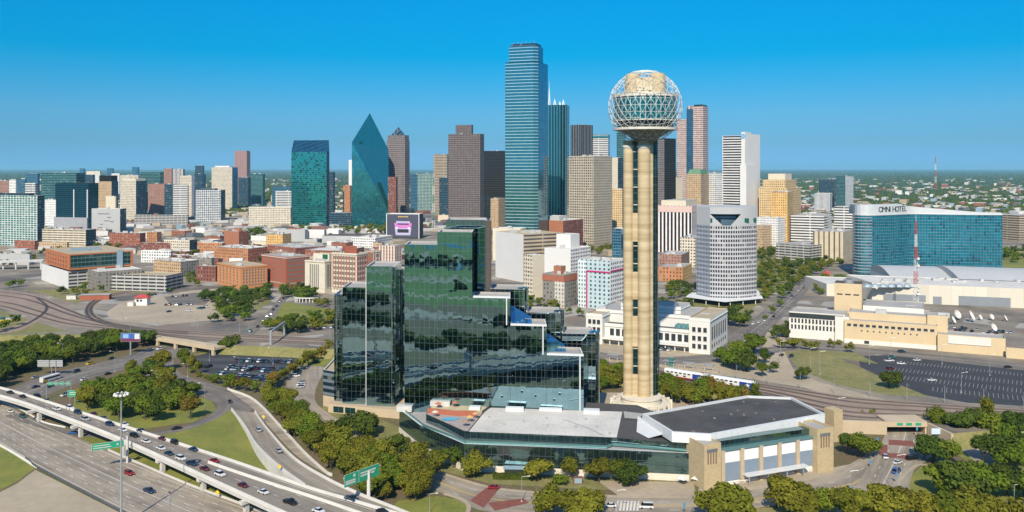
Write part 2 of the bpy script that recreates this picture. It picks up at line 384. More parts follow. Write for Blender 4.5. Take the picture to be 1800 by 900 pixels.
grass('park_lawn', [(1660, 785), (1780, 770), (2000, 768), (2000, 850), (1780, 845), (1700, 810)], 0, M_GRASS)
grass('front_lawn', [(1240, 915), (1240, 898), (1330, 893), (1440, 890), (1560, 880), (1600, 900), (1960, 935), (1960, 1000), (1240, 1000)], 0, M_DRY)
grass('triangle_lawn', [(1378, 617), (1440, 621), (1480, 632), (1525, 652), (1580, 676), (1632, 697), (1560, 694), (1470, 676), (1405, 650)], ZC, M_DRY)
grass('corner_dry_lawn', [(1370, 612), (1500, 618), (1545, 640), (1480, 631), (1420, 622)], ZC, M_DRY, .012)
grass('plaza_lawn', [(470, 560), (482, 545), (503, 531), (560, 540), (590, 545), (590, 572), (520, 575), (470, 572)], ZC, M_GRASS)
grass('verge_by_street', [(372, 545), (440, 552), (478, 530), (470, 515), (440, 512), (405, 530)], ZC, M_DRY, .012)
grass('street_lawn', [(1225, 560), (1300, 560), (1400, 485), (1480, 440), (1400, 430), (1330, 440), (1215, 520)], ZC, M_DRY)
grass('hotel_side_lawn', [(1763, 440), (1830, 440), (1830, 490), (1763, 490)], ZC, M_GRASS)
grass('junction_verge', [(40, 510), (190, 506), (300, 497), (335, 503), (262, 514), (190, 519), (130, 533), (75, 516)], ZC, M_DRY, .02)
grass('rail_verge', [(0, 545), (60, 565), (120, 582), (40, 588), (-60, 588), (-60, 555)], ZC, M_DRY, .01)
# ---- paving
grass('parking_plaza', [(188, 548), (215, 530), (262, 524), (330, 512), (400, 505), (440, 530), (400, 560), (300, 570), (215, 566), (190, 556)], ZC, M_PLAZA)
grass('parking_asphalt', [(288, 522), (345, 514), (378, 520), (360, 536), (300, 536)], ZC, M_ASPH, .016)
grass('station_forecourt', [(1040, 600), (1290, 604), (1345, 570), (1385, 580), (1375, 610), (1400, 660), (1560, 705), (1470, 690), (1330, 668), (1160, 645), (1040, 630)], ZC, M_PLAZA)
grass('arena_forecourt', [(1225, 875), (1230, 850), (1275, 848), (1440, 826), (1500, 815), (1540, 790), (1550, 815), (1500, 850), (1380, 874), (1290, 884)], 0, M_PLAZA)
grass('hotel_court', [(1050, 845), (1220, 848), (1222, 880), (1100, 880)], 0, M_PLAZA, .014)
grass('lower_car_park', [(328, 640), (345, 626), (375, 618), (440, 619), (510, 626), (530, 634), (512, 655), (480, 673), (420, 666), (360, 655)], 0, M_ASPHD)
grass('large_car_park', [(1508, 626), (1560, 624), (1800, 651), (1960, 668), (1960, 722), (1700, 708), (1628, 695), (1560, 668), (1512, 645)], ZC, M_ASPHD)
grass('tower_base_paving', [(1040, 690), (1240, 690), (1250, 735), (1040, 735)], 0, M_PLAZA)
# ---- roads
def road(name, A, B, mat, z=0.0, dz=.016, n=50, lanes=(), dash=(), yellow=()):
    o, a, b = strip(name, PL(A, z), PL(B, z), mat, dz, n); structure(o)
    for k in lanes: mark(a, b, k, dz + .008, False)
    for k in dash: mark(a, b, k, dz + .008, True)
    for k in yellow: mark(a, b, k, dz + .008, False, M_YPAINT)
    return a, b
def mark(a, b, k, dz, dashed, mat=None, w=.22):
    c = cr([a[i].lerp(b[i], k) for i in range(len(a))], 160); mb = MB(); up = Vector((0, 0, dz)); L = 0
    for i in range(len(c) - 1):
        t = c[i + 1] - c[i]; l = t.length; t.normalize(); s_ = Vector((-t.y, t.x, 0)) * w / 2
        if not dashed: mb.poly([c[i] - s_ + up, c[i + 1] - s_ + up, c[i + 1] + s_ + up, c[i] + s_ + up])
        else:
            q = 0.0
            while q < l:
                if (L + q) % 12 < 3.6: e = min(q + 1.2, l); mb.poly([c[i] + t * q - s_ + up, c[i] + t * e - s_ + up, c[i] + t * e + s_ + up, c[i] + t * q + s_ + up])
                q += 1.2
        L += l
    if mb.f: structure(mb.build('road_marking', mat or M_PAINT))
FWY = road('freeway', [(-90, 680), (0, 708), (60, 737), (150, 775), (230, 810), (330, 852), (440, 893), (560, 940), (760, 1040)], [(-90, 742), (0, 783), (65, 822), (140, 862), (215, 900), (300, 938), (400, 985), (540, 1060), (700, 1160)], M_CONC, lanes=(.06, .5, .94), dash=(.17, .28, .39, .61, .72, .83))
road('arterial_road', [(-60, 712), (33, 678), (83, 657), (187, 635), (273, 610), (330, 598), (400, 585)], [(-60, 760), (80, 696), (147, 669), (207, 652), (290, 632), (333, 622), (372, 611), (440, 595)], M_ASPH, dz=.014, lanes=(.5,), dash=(.25, .75))
structure(ribbon('loop_road', PL([(20, 728), (75, 747), (130, 760), (185, 766), (240, 765), (300, 758), (345, 746), (384, 727), (394, 708), (378, 693), (348, 682), (312, 668), (292, 652), (290, 635)], 0), 6.5, M_ASPH, .022, 90)[0])
road('ramp_approach', [(255, 640), (300, 630), (308, 645), (325, 660), (380, 677), (420, 690), (452, 712)], [(235, 668), (285, 660), (300, 668), (330, 685), (365, 702), (405, 722), (425, 735)], M_ASPH, dz=.018)
road('hotel_drive', [(575, 645), (566, 660), (555, 685), (556, 708), (585, 732), (640, 765)], [(515, 640), (506, 665), (504, 690), (520, 722), (560, 750), (620, 785)], M_CONC)
road('front_street', [(640, 790), (700, 806), (767, 829), (870, 858), (1000, 868), (1130, 874), (1230, 874), (1330, 860), (1440, 840), (1495, 815), (1540, 788)], [(640, 830), (700, 850), (781, 868), (850, 898), (1000, 908), (1130, 906), (1260, 902), (1390, 884), (1540, 866), (1600, 830), (1640, 800)], M_CONC, yellow=(.48, .52), dash=(.28, .74))
road('underpass_street', [(1440, 935), (1500, 862), (1535, 805), (1552, 772), (1560, 755)], [(1640, 935), (1600, 862), (1612, 812), (1626, 772), (1626, 755)], M_CONC, dz=.030, lanes=(.5,), dash=(.25, .75))
road('park_road', [(1690, 790), (1715, 812), (1740, 832), (1830, 850)], [(1725, 785), (1750, 805), (1775, 822), (1850, 838)], M_CONC)
road('lower_right_path', [(1680, 880), (1800, 882), (1960, 890)], [(1680, 890), (1800, 895), (1960, 905)], M_CONC)
# upper level streets
road('plaza_street', [(415, 590), (432, 576), (463, 556), (486, 530), (503, 512), (530, 490)], [(440, 594), (452, 582), (480, 560), (497, 534), (516, 516), (545, 492)], M_ASPH, ZC, dash=(.33, .66))
road('avenue', [(1262, 612), (1285, 590), (1335, 552), (1388, 510), (1422, 482), (1490, 430)], [(1340, 612), (1348, 585), (1378, 556), (1416, 516), (1438, 488), (1504, 432)], M_ASPH, ZC, dash=(.3, .7), lanes=(.5,))
road('station_street', [(1030, 616), (1150, 628), (1290, 618), (1400, 606), (1530, 612), (1800, 640), (1960, 655)], [(1030, 628), (1150, 640), (1290, 634), (1400, 616), (1530, 622), (1800, 649), (1960, 665)], M_ASPH, ZC, dz=.022, lanes=(.5,))
road('curving_path', [(1352, 622), (1400, 652), (1470, 683), (1560, 703)], [(1330, 640), (1380, 668), (1450, 692), (1540, 710)], M_PLAZA, ZC, dz=.018)
road('freeway_in_city', [(190, 418), (280, 410), (360, 402), (440, 394), (500, 392)], [(190, 428), (280, 417), (360, 408), (440, 399), (500, 396)], M_CONC, ZC)
# ---- crossings paved in brick
for nm, pts in (('brick_crossing', [(826, 880), (862, 852), (880, 856), (850, 893)]), ('brick_crossing', [(858, 884), (920, 876), (930, 884), (870, 898)]),
                ('brick_crossing', [(1545, 782), (1560, 782), (1560, 803), (1545, 800)]), ('brick_crossing', [(1562, 773), (1604, 775), (1608, 785), (1562, 782)]), ('brick_crossing', [(1558, 796), (1612, 799), (1612, 808), (1556, 804)])):
    structure(flat(nm, PL(pts, 0), M_BRICKP, .045))
for i in range(7):
    a = 1160 + i * 6; structure(flat('crossing_stripe', PL([(a - 75, 880 + i * .4), (a - 72, 880), (a - 74, 898), (a - 78, 898)], 0), M_PAINT, .045))
# ---- railway
def track(a, b, k, z=.0):
    c = cr([a[i].lerp(b[i], k) for i in range(len(a))], 140)
    mb = MB(); mb.sweep(c, [(-1.3, .01), (1.3, .01), (1.3, .1), (-1.3, .1)]); o = mb.build('track_bed', M_SLEEPER); structure(o)
    mb = MB()
    for s_ in (-.72, .72): mb.sweep(c, [(s_ - .07, .1), (s_ + .07, .1), (s_ + .07, .26), (s_ - .07, .26)])
    structure(mb.build('rails', M_RAIL))
a, b = road('railway_bed', [(600, 596), (800, 606), (1000, 628), (1170, 652), (1340, 674), (1500, 697), (1650, 709), (1850, 722), (2100, 732)], [(600, 608), (800, 622), (1000, 648), (1170, 668), (1340, 696), (1480, 734), (1640, 740), (1850, 750), (2100, 748)], M_BALLAST, ZC, dz=.03, n=70)
for k in (.10, .26, .50, .72, .9): track(a, b, k)
a, b = road('railway_bed', [(-120, 500), (-20, 508), (60, 517), (120, 541), (170, 562), (250, 575), (350, 582), (480, 590), (600, 596)], [(-120, 528), (-20, 538), (50, 556), (120, 573), (230, 583), (350, 598), (480, 603), (600, 608)], M_BALLAST, ZC, dz=.03, n=70)
for k in (.12, .34, .68, .88): track(a, b, k)
a, b = road('curved_railway_bed', [(330, 582), (230, 571), (178, 558), (165, 542), (185, 526), (235, 514), (300, 503)], [(330, 590), (225, 580), (162, 566), (147, 545), (168, 524), (230, 509), (300, 499)], M_BALLAST, ZC, dz=.045, n=50)
for k in (.3, .7): track(a, b, k)
a, b = road('spur_railway_bed', [(-40, 582), (20, 574), (60, 556), (75, 540), (60, 526)], [(-40, 590), (30, 582), (74, 560), (90, 540), (72, 522)], M_BALLAST, ZC, dz=.05, n=40)
track(a, b, .5)
# ---- car park bay lines
def bays(rows, z, dz=.02):
    mb = MB()
    for A, B, n_, ln in rows:
        A, B = P(*A, z), P(*B, z); t = (B - A).normalized(); s_ = Vector((-t.y, t.x, 0))
        for i in range(n_ + 1):
            c = A.lerp(B, i / n_); q = t * .09
            mb.poly([c - q - s_ * ln + Vector((0, 0, dz)), c + q - s_ * ln + Vector((0, 0, dz)), c + q + s_ * ln + Vector((0, 0, dz)), c - q + s_ * ln + Vector((0, 0, dz))])
    return structure(mb.build('bay_marking', plain('faded_bay_paint', (.36, .35, .31), .8, 0, .3, .3)))
BIG_ROWS = [((1560, 634), (1920, 672), 56, 4), ((1560, 648), (1930, 688), 50, 5), ((1590, 664), (1940, 703), 46, 5), ((1640, 684), (1950, 716), 36, 5)]
bays(BIG_ROWS, ZC)
LOW_ROWS = [((345, 632), (505, 632), 30, 4.5), ((360, 643), (510, 646), 30, 4.5), ((385, 654), (500, 660), 22, 4.5)]
bays(LOW_ROWS, 0)
# ---- elevated ramp: deck, barriers and the columns that carry it
DZ = 6.5
FARE = [(-140, 655), (0, 683), (100, 713), (200, 745), (310, 780), (420, 816), (539, 858), (640, 888), (760, 925), (980, 1010)]
NEARE = [(-140, 668), (0, 697), (100, 730), (200, 768), (300, 812), (400, 858), (503, 905), (600, 948), (700, 995), (800, 1060)]
ramp = thing('elevated_ramp', 'long white walled concrete road bridge crossing over the freeway on columns', 'bridge')
def deck():
    a, b = cr(PL(FARE, DZ), 90), cr(PL(NEARE, DZ), 90)
    mb = MB(); L = 0
    for i in range(89):
        dl = ((a[i + 1] + b[i + 1]) / 2 - (a[i] + b[i]) / 2).length; w0, w1 = (a[i] - b[i]).length, (a[i + 1] - b[i + 1]).length
        mb.poly([b[i], b[i + 1], a[i + 1], a[i]], [(L, 0), (L + dl, 0), (L + dl, w1), (L, w0)]); L += dl
    mb.build('deck', M_CONC2, ramp)
    mb = MB(); d1, d2 = Vector((0, 0, -.05)), Vector((0, 0, -1.7))
    for i in range(89):
        for e, s_ in ((a, 1), (b, -1)):
            q = [e[i] + d1, e[i + 1] + d1, e[i + 1] + d2, e[i] + d2]; mb.poly(q if s_ > 0 else q[::-1])
        mb.poly([a[i] + d2, a[i + 1] + d2, b[i + 1] + d2, b[i] + d2])
    mb.build('beam', M_BEAM, ramp)
    for e, s_ in ((a, -1), (b, 1)):
        mb = MB(); mb.sweep(e, [(-.25, -.3), (.25, -.3), (.18, 1.05), (-.18, 1.05)]); mb.build('barrier', M_BARR, ramp)
    for k in (.34, .67): pass
    return a, b
RA, RB = deck()
MED = cr(PL([(366, 814), (400, 826), (480, 853), (560, 879), (627, 902), (760, 950), (900, 1010)], DZ), 60)
mb = MB(); mb.sweep(MED, [(-.3, 0), (.3, 0), (.15, 1.0), (-.15, 1.0)]); mb.build('median_barrier', M_BARR, ramp)
for k, ds in ((.33, True), (.6, True), (.06, False), (.94, False)):
    c = cr([RA[i].lerp(RB[i], k) for i in range(90)], 300); mm = MB(); L = 0; up = Vector((0, 0, .012))
    for i in range(299):
        t = c[i + 1] - c[i]; s_ = Vector((-t.y, t.x, 0)).normalized() * .1; L += t.length
        if not ds or L % 12 < 3.6: mm.poly([c[i] - s_ + up, c[i + 1] - s_ + up, c[i + 1] + s_ + up, c[i] + s_ + up])
    structure(mm.build('road_marking', M_PAINT))
for px, wide in ((67, 0), (136, 0), (215, 1), (281, 0), (346, 0), (424, 1), (520, 0), (-10, 0)):
    i = min(range(90), key=lambda j: abs(PXof(RB[j]) - px)); m_ = RA[i].lerp(RB[i], .5); t = (RB[min(i + 1, 89)] - RB[i - 1]).normalized(); rz = math.atan2(t.y, t.x)
    for q in ((.12,) if not wide else (.06,)) + (.8,):
        c = RB[i].lerp(RA[i], q); mb = MB(); mb.box((c.x, c.y, 0), 1.8, 1.5, 3.9, rz); mb.build('column', M_BEAM, ramp)
    wd = (RA[i] - RB[i]).length; mb = MB(); mb.box((m_.x, m_.y, 3.7), 1.9, wd * 1.02 + (2.5 if wide else 0), 1.2, rz); mb.build('cap_beam', M_BEAM, ramp)
# ---- second ramp that climbs from the loop to join the deck
def slip():
    r = thing('slip_ramp', 'curving concrete slip ramp between white barriers climbing to join the bridge', 'ramp')
    L1 = [P(407, 720, .4), P(430, 750, 2), P(453, 786, 4.2), P(490, 822, 5.6), P(536, 855, 6.45)]
    M1 = [P(448, 725, .4), P(471, 757, 2), P(517, 807, 4.2), P(578, 845, 5.6), P(640, 874, 6.45)]
    a, b = cr(L1, 40), cr(M1, 40)
    mb = MB(); L = 0
    for i in range(39):
        dl = (a[i + 1] - a[i]).length; ww = (a[i] - b[i]).length; mb.poly([b[i], a[i], a[i + 1], b[i + 1]][::-1], [(L, ww), (L, 0), (L + dl, 0), (L + dl, ww)][::-1]); L += dl
    mb.build('deck', M_CONC, r)
    for e in (a, b):
        mb = MB(); mb.sweep(e, [(-.3, -.4), (.3, -.4), (.18, 1.0), (-.18, 1.0)]); mb.build('barrier', M_BARR, r)
        mb = MB()
        for i in range(39): mb.poly([(e[i].x, e[i].y, 0), (e[i + 1].x, e[i + 1].y, 0), e[i + 1], e[i]])
        mb.build('side_wall', M_BARR, r)
    r = thing('descending_lane', 'single concrete lane dropping behind the slip ramp beside the tree row', 'ramp')
    L2 = cr([P(450, 722, .4), P(473, 750, .3), P(520, 800, .2), P(580, 838, .1)], 40); R2 = cr([P(400, 685, .4), P(446, 704, .4), P(492, 750, .3), P(535, 797, .2), P(576, 834, .1), P(584, 837, .1)], 40)
    mb = MB()
    for i in range(39): mb.poly([L2[i], R2[i], R2[i + 1], L2[i + 1]][::-1])
    mb.build('deck', M_CONC, r)
    mb = MB(); mb.sweep(R2, [(-.25, 0), (.25, 0), (.18, 1.1), (-.18, 1.1)]); mb.build('barrier', M_BARR, r)
    L3 = cr([P(640, 874, 6.45), P(706, 900, 6.45), P(850, 960, 6.45), P(1000, 1020, 6.45)], 30)
    mb = MB(); mb.sweep(L3, [(-.25, -1.6), (.25, -1.6), (.18, 1.0), (-.18, 1.0)]); o = mb.build('merge_barrier', M_BARR, ramp)
    mb = MB(); F2 = cr([P(536, 855, DZ), P(640, 888, DZ), P(760, 925, DZ), P(980, 1010, DZ)], 30)
    for i in range(29): mb.poly([F2[i], F2[i + 1], L3[i] if i + 1 > 29 else L3[i + 1], L3[i]])
    mb.build('merge_deck', M_CONC2, ramp)
slip()
# ---- low barrier and guard rail along the freeway
def wall_along(name, label, cat, pts, z, prof, mat):
    mb = MB(); mb.sweep(cr(PL(pts, z), 60), prof); return tag(mb.build(name, mat), label, cat)
wall_along('concrete_barrier', 'low white concrete barrier along the lawn edge of the freeway', 'barrier', [(-90, 742), (0, 784), (65, 823)], 0, [(-.3, 0), (.3, 0), (.15, .9), (-.15, .9)], M_BARR)
wall_along('concrete_barrier', 'pale concrete barrier between the freeway and the verge under the bridge', 'barrier', [(190, 792), (250, 818), (330, 852), (440, 893), (560, 940)], 0, [(-.2, 0), (.2, 0), (.12, .8), (-.12, .8)], M_BEAM)
wall_along('concrete_barrier', 'cream kerb wall curving between the freeway and the exit lane', 'barrier', [(0, 706), (40, 722), (75, 742), (115, 752)], 0, [(-.25, 0), (.25, 0), (.15, .6), (-.15, .6)], M_BARR)
gr = thing('guard_fence', 'dark chain-link guard fence between the freeway and the bare sandy bank', 'fence')
gp = cr(PL([(45, 808), (65, 824), (140, 864), (215, 903), (300, 940)], 0), 60)
mb = MB(); mb.sweep(gp, [(-.04, .5), (.04, .5), (.04, 1.3), (-.04, 1.3)]); mb.build('fence_panel', plain('fence_mesh_grey', (.10, .12, .13), .6, .3), gr)
for p in gp[::1]:
    mb = MB(); mb.tube(p, p + Vector((0, 0, 1.5)), .09, n=5); mb.build('post', M_DARK, gr)
# ---- bridge of the railway over the arterial road, and the underpass portal
def rail_bridge():
    r = thing('rail_bridge', 'tan concrete railway bridge over the arterial road with round-topped openings', 'bridge')
    A, B = P(266, 586, ZC), P(394, 607, ZC); t = (B - A).normalized(); nrm = Vector((t.y, -t.x, 0)); L = (B - A).length
    def slab(name, u0, u1, z0, z1, off, thick, mat):
        mb = MB(); a, b = A + t * u0 + nrm * off, A + t * u1 + nrm * off; c, d = b - nrm * thick, a - nrm * thick
        f = [a, b, c, d]; mb.prism(f, z0, z1); return mb.build(name, mat, r)
    slab('parapet', -2, L + 2, ZC - 1.6, ZC + 1.0, 9.5, .8, M_WALLTAN)
    slab('deck', -2, L + 2, ZC - 1.5, ZC - .1, 8.8, 10.0, M_WALLTAN)
    n_ = 5
    for i in range(n_):
        u = L * i / (n_ - 1); slab('pier', u - 1.1, u + 1.1, 0, ZC - 1.5, 9.3, 1.6, M_WALLTAN)
    slab('back_shade', -1, L + 1, 0, ZC - 1.6, .5, .3, M_DARK)  # dark sheet standing in for the shade under the deck
rail_bridge()
def portal():
    r = thing('underpass_portal', 'tan concrete underpass portal carrying the tracks over the street, green signs on top', 'underpass')
    Z0 = 0
    A, B = P(1553, 741, ZC), P(1628, 744, ZC); A.y = B.y = min(A.y, B.y) - 1
    A2, B2 = P(1468, 742, ZC), P(1672, 764, ZC)
    def seg(name, a, b, z0, z1, th, mat):
        t = (b - a); t.z = 0; t.normalize(); nn = Vector((-t.y, t.x, 0)) * th; mb = MB(); mb.prism([Vector((a.x, a.y, 0)), Vector((b.x, b.y, 0)), Vector((b.x, b.y, 0)) + nn, Vector((a.x, a.y, 0)) + nn], z0, z1); return mb.build(name, mat, r)
    seg('lintel', A, B, 3.6, ZC + .9, 12, M_WALLTAN); seg('wing_wall', A2, A, 0, ZC + .9, 1.2, M_WALLTAN); seg('wing_wall', B, B2, 0, ZC + .4, 1.2, M_WALLTAN)
    q = Vector((0, 22, 0)); seg('inner_wall', A + Vector((0, .5, 0)), A + q, 0, 3.6, .8, M_WALLTAN); seg('inner_wall', B + Vector((0, .5, 0)), B + q, 0, 3.6, .8, M_WALLTAN)
    seg('tunnel_shade_sheet', A + q, B + q, 0, ZC, .5, M_DARK)  # dark sheet closing the passage, in place of the shade inside
    for k in (.32, .55, .78):
        c = A.lerp(B, k); mb = MB(); mb.box((c.x, c.y - .15, ZC - .6), 2.6, .12, 1.1); mb.build('road_sign', plain('sign_green', (.02, .30, .16), .5, 0, .08), r)
portal()
# ---- street kerbs
for pts, z in (([(767, 829), (870, 858), (1000, 868), (1130, 874), (1230, 874)], 0), ([(781, 868), (812, 878), (824, 892), (815, 915)], 0), ([(1575, 850), (1612, 818), (1650, 822)], 0), ([(1300, 884), (1440, 875), (1540, 867)], 0)):
    mb = MB(); mb.sweep(cr(PL(pts, z), 30), [(-.8, 0), (.8, 0), (.8, .14), (-.8, .14)]); structure(mb.build('kerb', M_PLAZA))
o, _ = ribbon('footpath', PL([(571, 733), (613, 772), (681, 804), (735, 822), (770, 836)], 0), 2.6, M_PLAZA, .03); structure(o)
o, _ = ribbon('footpath', PL([(1650, 800), (1690, 820), (1740, 840), (1800, 858)], 0), 2.6, M_PLAZA, .03); structure(o)
# ================================================================ landmark structures near the viewpoint
M_TOWER = None
def tower_mat():
    n = NT('banded_tan_concrete'); u, v = n.uv(); p = n.pos()
    cv = n.n('ShaderNodeCombineXYZ'); n.link(n.math('DIVIDE', v, 3.4), cv.inputs[1]); n.link(n.math('MULTIPLY', u, .01), cv.inputs[0])
    band = n.noise(cv.outputs[0], 1.0, 2, .5); lift = n.math('LESS_THAN', n.math('FRACT', n.math('DIVIDE', v, 3.35)), .07)
    col = n.mix(n.ramp(band, .34, .66), (.37, .28, .15), (.56, .45, .275))
    col = n.mix(n.math('MULTIPLY', lift, .35), col, (.62, .55, .42))
    col = n.mix(n.math('MULTIPLY', n.ramp(n.noise(p, .35, 3), .5, .75), .3), col, (.28, .22, .13))
    return n.done(col, .85)
M_TOWER = tower_mat()
M_TRIM = plain('weathered_white_trim', (.58, .55, .48), .7, 0, .18, .3)
M_DGLASS = facade('dark_shaft_glass', (.03, .06, .06), (.02, .07, .075), 3, 4.2, .9, .9, gr=.06, gmet=.75, blind=0, warp=.01)
M_BALLGLASS = facade('observation_glass', (.42, .47, .47), (.012, .15, .17), 2.6, 20, .88, 1, gr=.08, gmet=.35, blind=0, warp=.03)
M_STRUT = plain('white_painted_struts', (.72, .70, .64), .5, .1, .12, .5)
M_PENT = plain('cream_penthouse_metal', (.56, .46, .29), .8, 0, .25, .2)
def tower():
    d = 450.0; c = D(1127, d); cx, cy = c.x, c.y
    t = thing('observation_tower', 'tall banded tan concrete tower crowned by a glass deck inside an open lattice globe', 'tower', (cx, cy, 0))
    cols = [(-6.5, .6, 2.55), (1.2, -2.0, 3.2), (4.3, .8, 2.5), (-2, 5.5, 3.2)]
    for x, y, r in cols:
        mb = MB(); mb.lathe((x, y, 0), [(r, 3), (r, 136)], 32); mb.build('shaft', M_TOWER, t)
    mb = MB(); mb.lathe((4.6, 3.2, 0), [(4.5, 3), (4.5, 137)], 28); mb.build('glass_core', M_DGLASS, t)
    # concrete web between the two front shafts, with its tall window slots
    slots = [(46.5, 55, 'glass'), (69, 84.5, 'glass'), (16.8, 31, 'glass'), (99, 133, 'glass')]
    za = 3
    zs = sorted([(a, b) for a, b, _ in slots]) + [(133, 133)]
    for a, b in zs:
        if a > za: mb = MB(); mb.prism([Vector((-4.6, -1.0, 0)), Vector((-1.4, -1.5, 0)), Vector((-1.4, 3, 0)), Vector((-4.6, 3, 0))], za, a); mb.build('web_wall', M_TOWER, t)
        if b > a:
            mb = MB(); mb.prism([Vector((-4.6, -.2, 0)), Vector((-1.4, -.5, 0)), Vector((-1.4, 2.6, 0)), Vector((-4.6, 2.6, 0))], a, b); w_ = mb.build('slot_window', M_DGLASS, t)
            zz = a + 4
            while zz < b - 1: m2 = MB(); m2.box((-3.0, -.6, zz), 2.2, .5, .4); m2.build('slot_bar', M_TRIM, w_); zz += 9
        za = b
    # base
    M_BASE = plain('base_cream_concrete', (.62, .57, .47), .8, 0, .15, .2)
    mb = MB(); mb.lathe((0, 0, 0), [(14.5, 0), (14.5, 2.4), (14.9, 2.4), (14.9, 3.3), (13.6, 3.3), (13.6, 2.5), (10.2, 2.5), (10.2, 5.2), (10.6, 5.2), (10.6, 6.0), (9.2, 6.0), (0, 6.0)], 40, smooth=False); mb.build('base', M_BASE, t)
    for i in range(40):
        a = math.pi * 1.0 + math.pi * (i + .5) / 40; mb = MB(); mb.box((14.5 * math.cos(a), 14.5 * math.sin(a), 1.0), .35, .7, .8, a); mb.build('base_opening', M_DARK, t)
    for i in range(22):
        a = 2 * math.pi * i / 22; mb = MB(); mb.box((15.2 * math.cos(a), 15.2 * math.sin(a), 0), 1.3, .9, 3.8, a); mb.build('buttress', M_BASE, t)
    # globe; its centre sits a little beside the shaft centre as in the photo
    gc = D(1134, d) - c; gx, gy = gc.x, gc.y; cz = ZT(188, d); R_ = 18.7
    zz = lambda py: ZT(py, d)
    def ring(name, prof, mat, n=56): mb = MB(); mb.lathe((gx, gy, 0), prof, n, smooth=False); return mb.build(name, mat, t)
    ring('observation_glazing', [(15.9, zz(213)), (15.9, zz(172))], M_BALLGLASS)
    ring('upper_ring', [(15.6, zz(172)), (16.5, zz(172)), (16.5, zz(166.5)), (15.3, zz(166.5)), (0, zz(166.3))], M_TRIM)
    ring('lower_slab', [(0, zz(213.6)), (16.3, zz(213.5)), (16.3, zz(212)), (15.6, zz(212))], M_TRIM)
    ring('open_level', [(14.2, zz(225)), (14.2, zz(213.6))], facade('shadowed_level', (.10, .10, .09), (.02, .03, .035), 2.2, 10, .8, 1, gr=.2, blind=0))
    ring('lower_ring', [(11, zz(227)), (15.6, zz(229.5)), (16.2, zz(229)), (16.2, zz(225)), (14, zz(225))], M_TRIM)
    ring('soffit_cone', [(4.5, zz(250)), (9, zz(238)), (14.2, zz(228.5))], plain('soffit_grey', (.22, .20, .16), .8, 0, .2, .3))
    ring('penthouse_drum', [(10.4, zz(166)), (10.4, zz(139.5)), (0, zz(139))], M_PENT)
    for ang, r in ((-2.45, 3.4), (-1.0, 3.9), (.6, 3.2), (2.3, 3.2)):
        mb = MB(); mb.lathe((gx + 9.2 * math.cos(ang), gy + 9.2 * math.sin(ang), 0), [(r, zz(166)), (r, zz(132.5)), (0, zz(132.3))], 20); mb.build('penthouse_turret', M_TOWER, t)
    mb = MB()
    for i in range(22):
        a = 2 * math.pi * i / 22; mb.tube((gx + 10.7 * math.cos(a), gy + 10.7 * math.sin(a), zz(166)), (gx + 10.7 * math.cos(a), gy + 10.7 * math.sin(a), zz(160)), .12, n=4)
    mb.lathe((gx, gy, 0), [(10.6, zz(161)), (10.9, zz(161)), (10.9, zz(160)), (10.6, zz(160))], 30); mb.build('roof_rail', M_STRUT, t)
    # shaft tops flare into the deck
    for x, y, r in cols[:2]:
        mb = MB(); mb.lathe((x, y, 0), [(r + .05, zz(262)), (r + .5, zz(258)), (r + .5, zz(256)), (r + .1, zz(255))], 28); mb.build('shaft_collar', M_TRIM, t)
    # geodesic lattice
    ph = (1 + 5 ** .5) / 2; V = [Vector(v).normalized() for v in ((0, 1, ph), (0, -1, ph), (0, 1, -ph), (0, -1, -ph), (1, ph, 0), (-1, ph, 0), (1, -ph, 0), (-1, -ph, 0), (ph, 0, 1), (-ph, 0, 1), (ph, 0, -1), (-ph, 0, -1))]
    q0 = V[0].rotation_difference(Vector((0, 0, 1))); V = [q0 @ v for v in V]; NF = 6; pts = {}; edges = set(); el = min((V[0] - v).length for v in V[1:])
    key = lambda p: (round(p.x, 4), round(p.y, 4), round(p.z, 4))
    for i in range(12):
        for j in range(i + 1, 12):
            for k in range(j + 1, 12):
                if max((V[i] - V[j]).length, (V[j] - V[k]).length, (V[i] - V[k]).length) > el * 1.01: continue
                g = {}
                for a_ in range(NF + 1):
                    for b_ in range(NF + 1 - a_): p = (V[i] * a_ + V[j] * b_ + V[k] * (NF - a_ - b_)).normalized(); g[a_, b_] = key(p); pts[key(p)] = p
                for (a_, b_), kk in g.items():
                    for da, db in ((1, 0), (0, 1), (1, -1)):
                        if (a_ + da, b_ + db) in g: edges.add(tuple(sorted((kk, g[a_ + da, b_ + db]))))
    mb = MB(); nodes = MB(); o = Vector((gx, gy, cz)); keep = set()
    for a_, b_ in edges:
        p, q = pts[a_], pts[b_]
        if min(p.z, q.z) < -.93: continue
        keep |= {a_, b_}; mid = ((p + q) / 2).normalized(); mb.tube(p * R_ + o, mid * R_ + o, .085, n=4, caps=False, smooth=False); mb.tube(mid * R_ + o, q * R_ + o, .085, n=4, caps=False, smooth=False)
    mb.build('globe_lattice', M_STRUT, t)
    for k_ in sorted(keep): p = pts[k_]; nodes.tube(p * (R_ - .3) + o, p * (R_ + .12) + o, .3, n=6, smooth=False)
    nodes.build('globe_lights', plain('lamp_housing', (.42, .41, .38), .5, .2, .1, .5), t)
    ring('crown_ring', [(6.4, cz + 17.3), (6.9, cz + 17.3), (6.9, cz + 17.9), (6.4, cz + 17.9)], M_STRUT, 30)
tower()
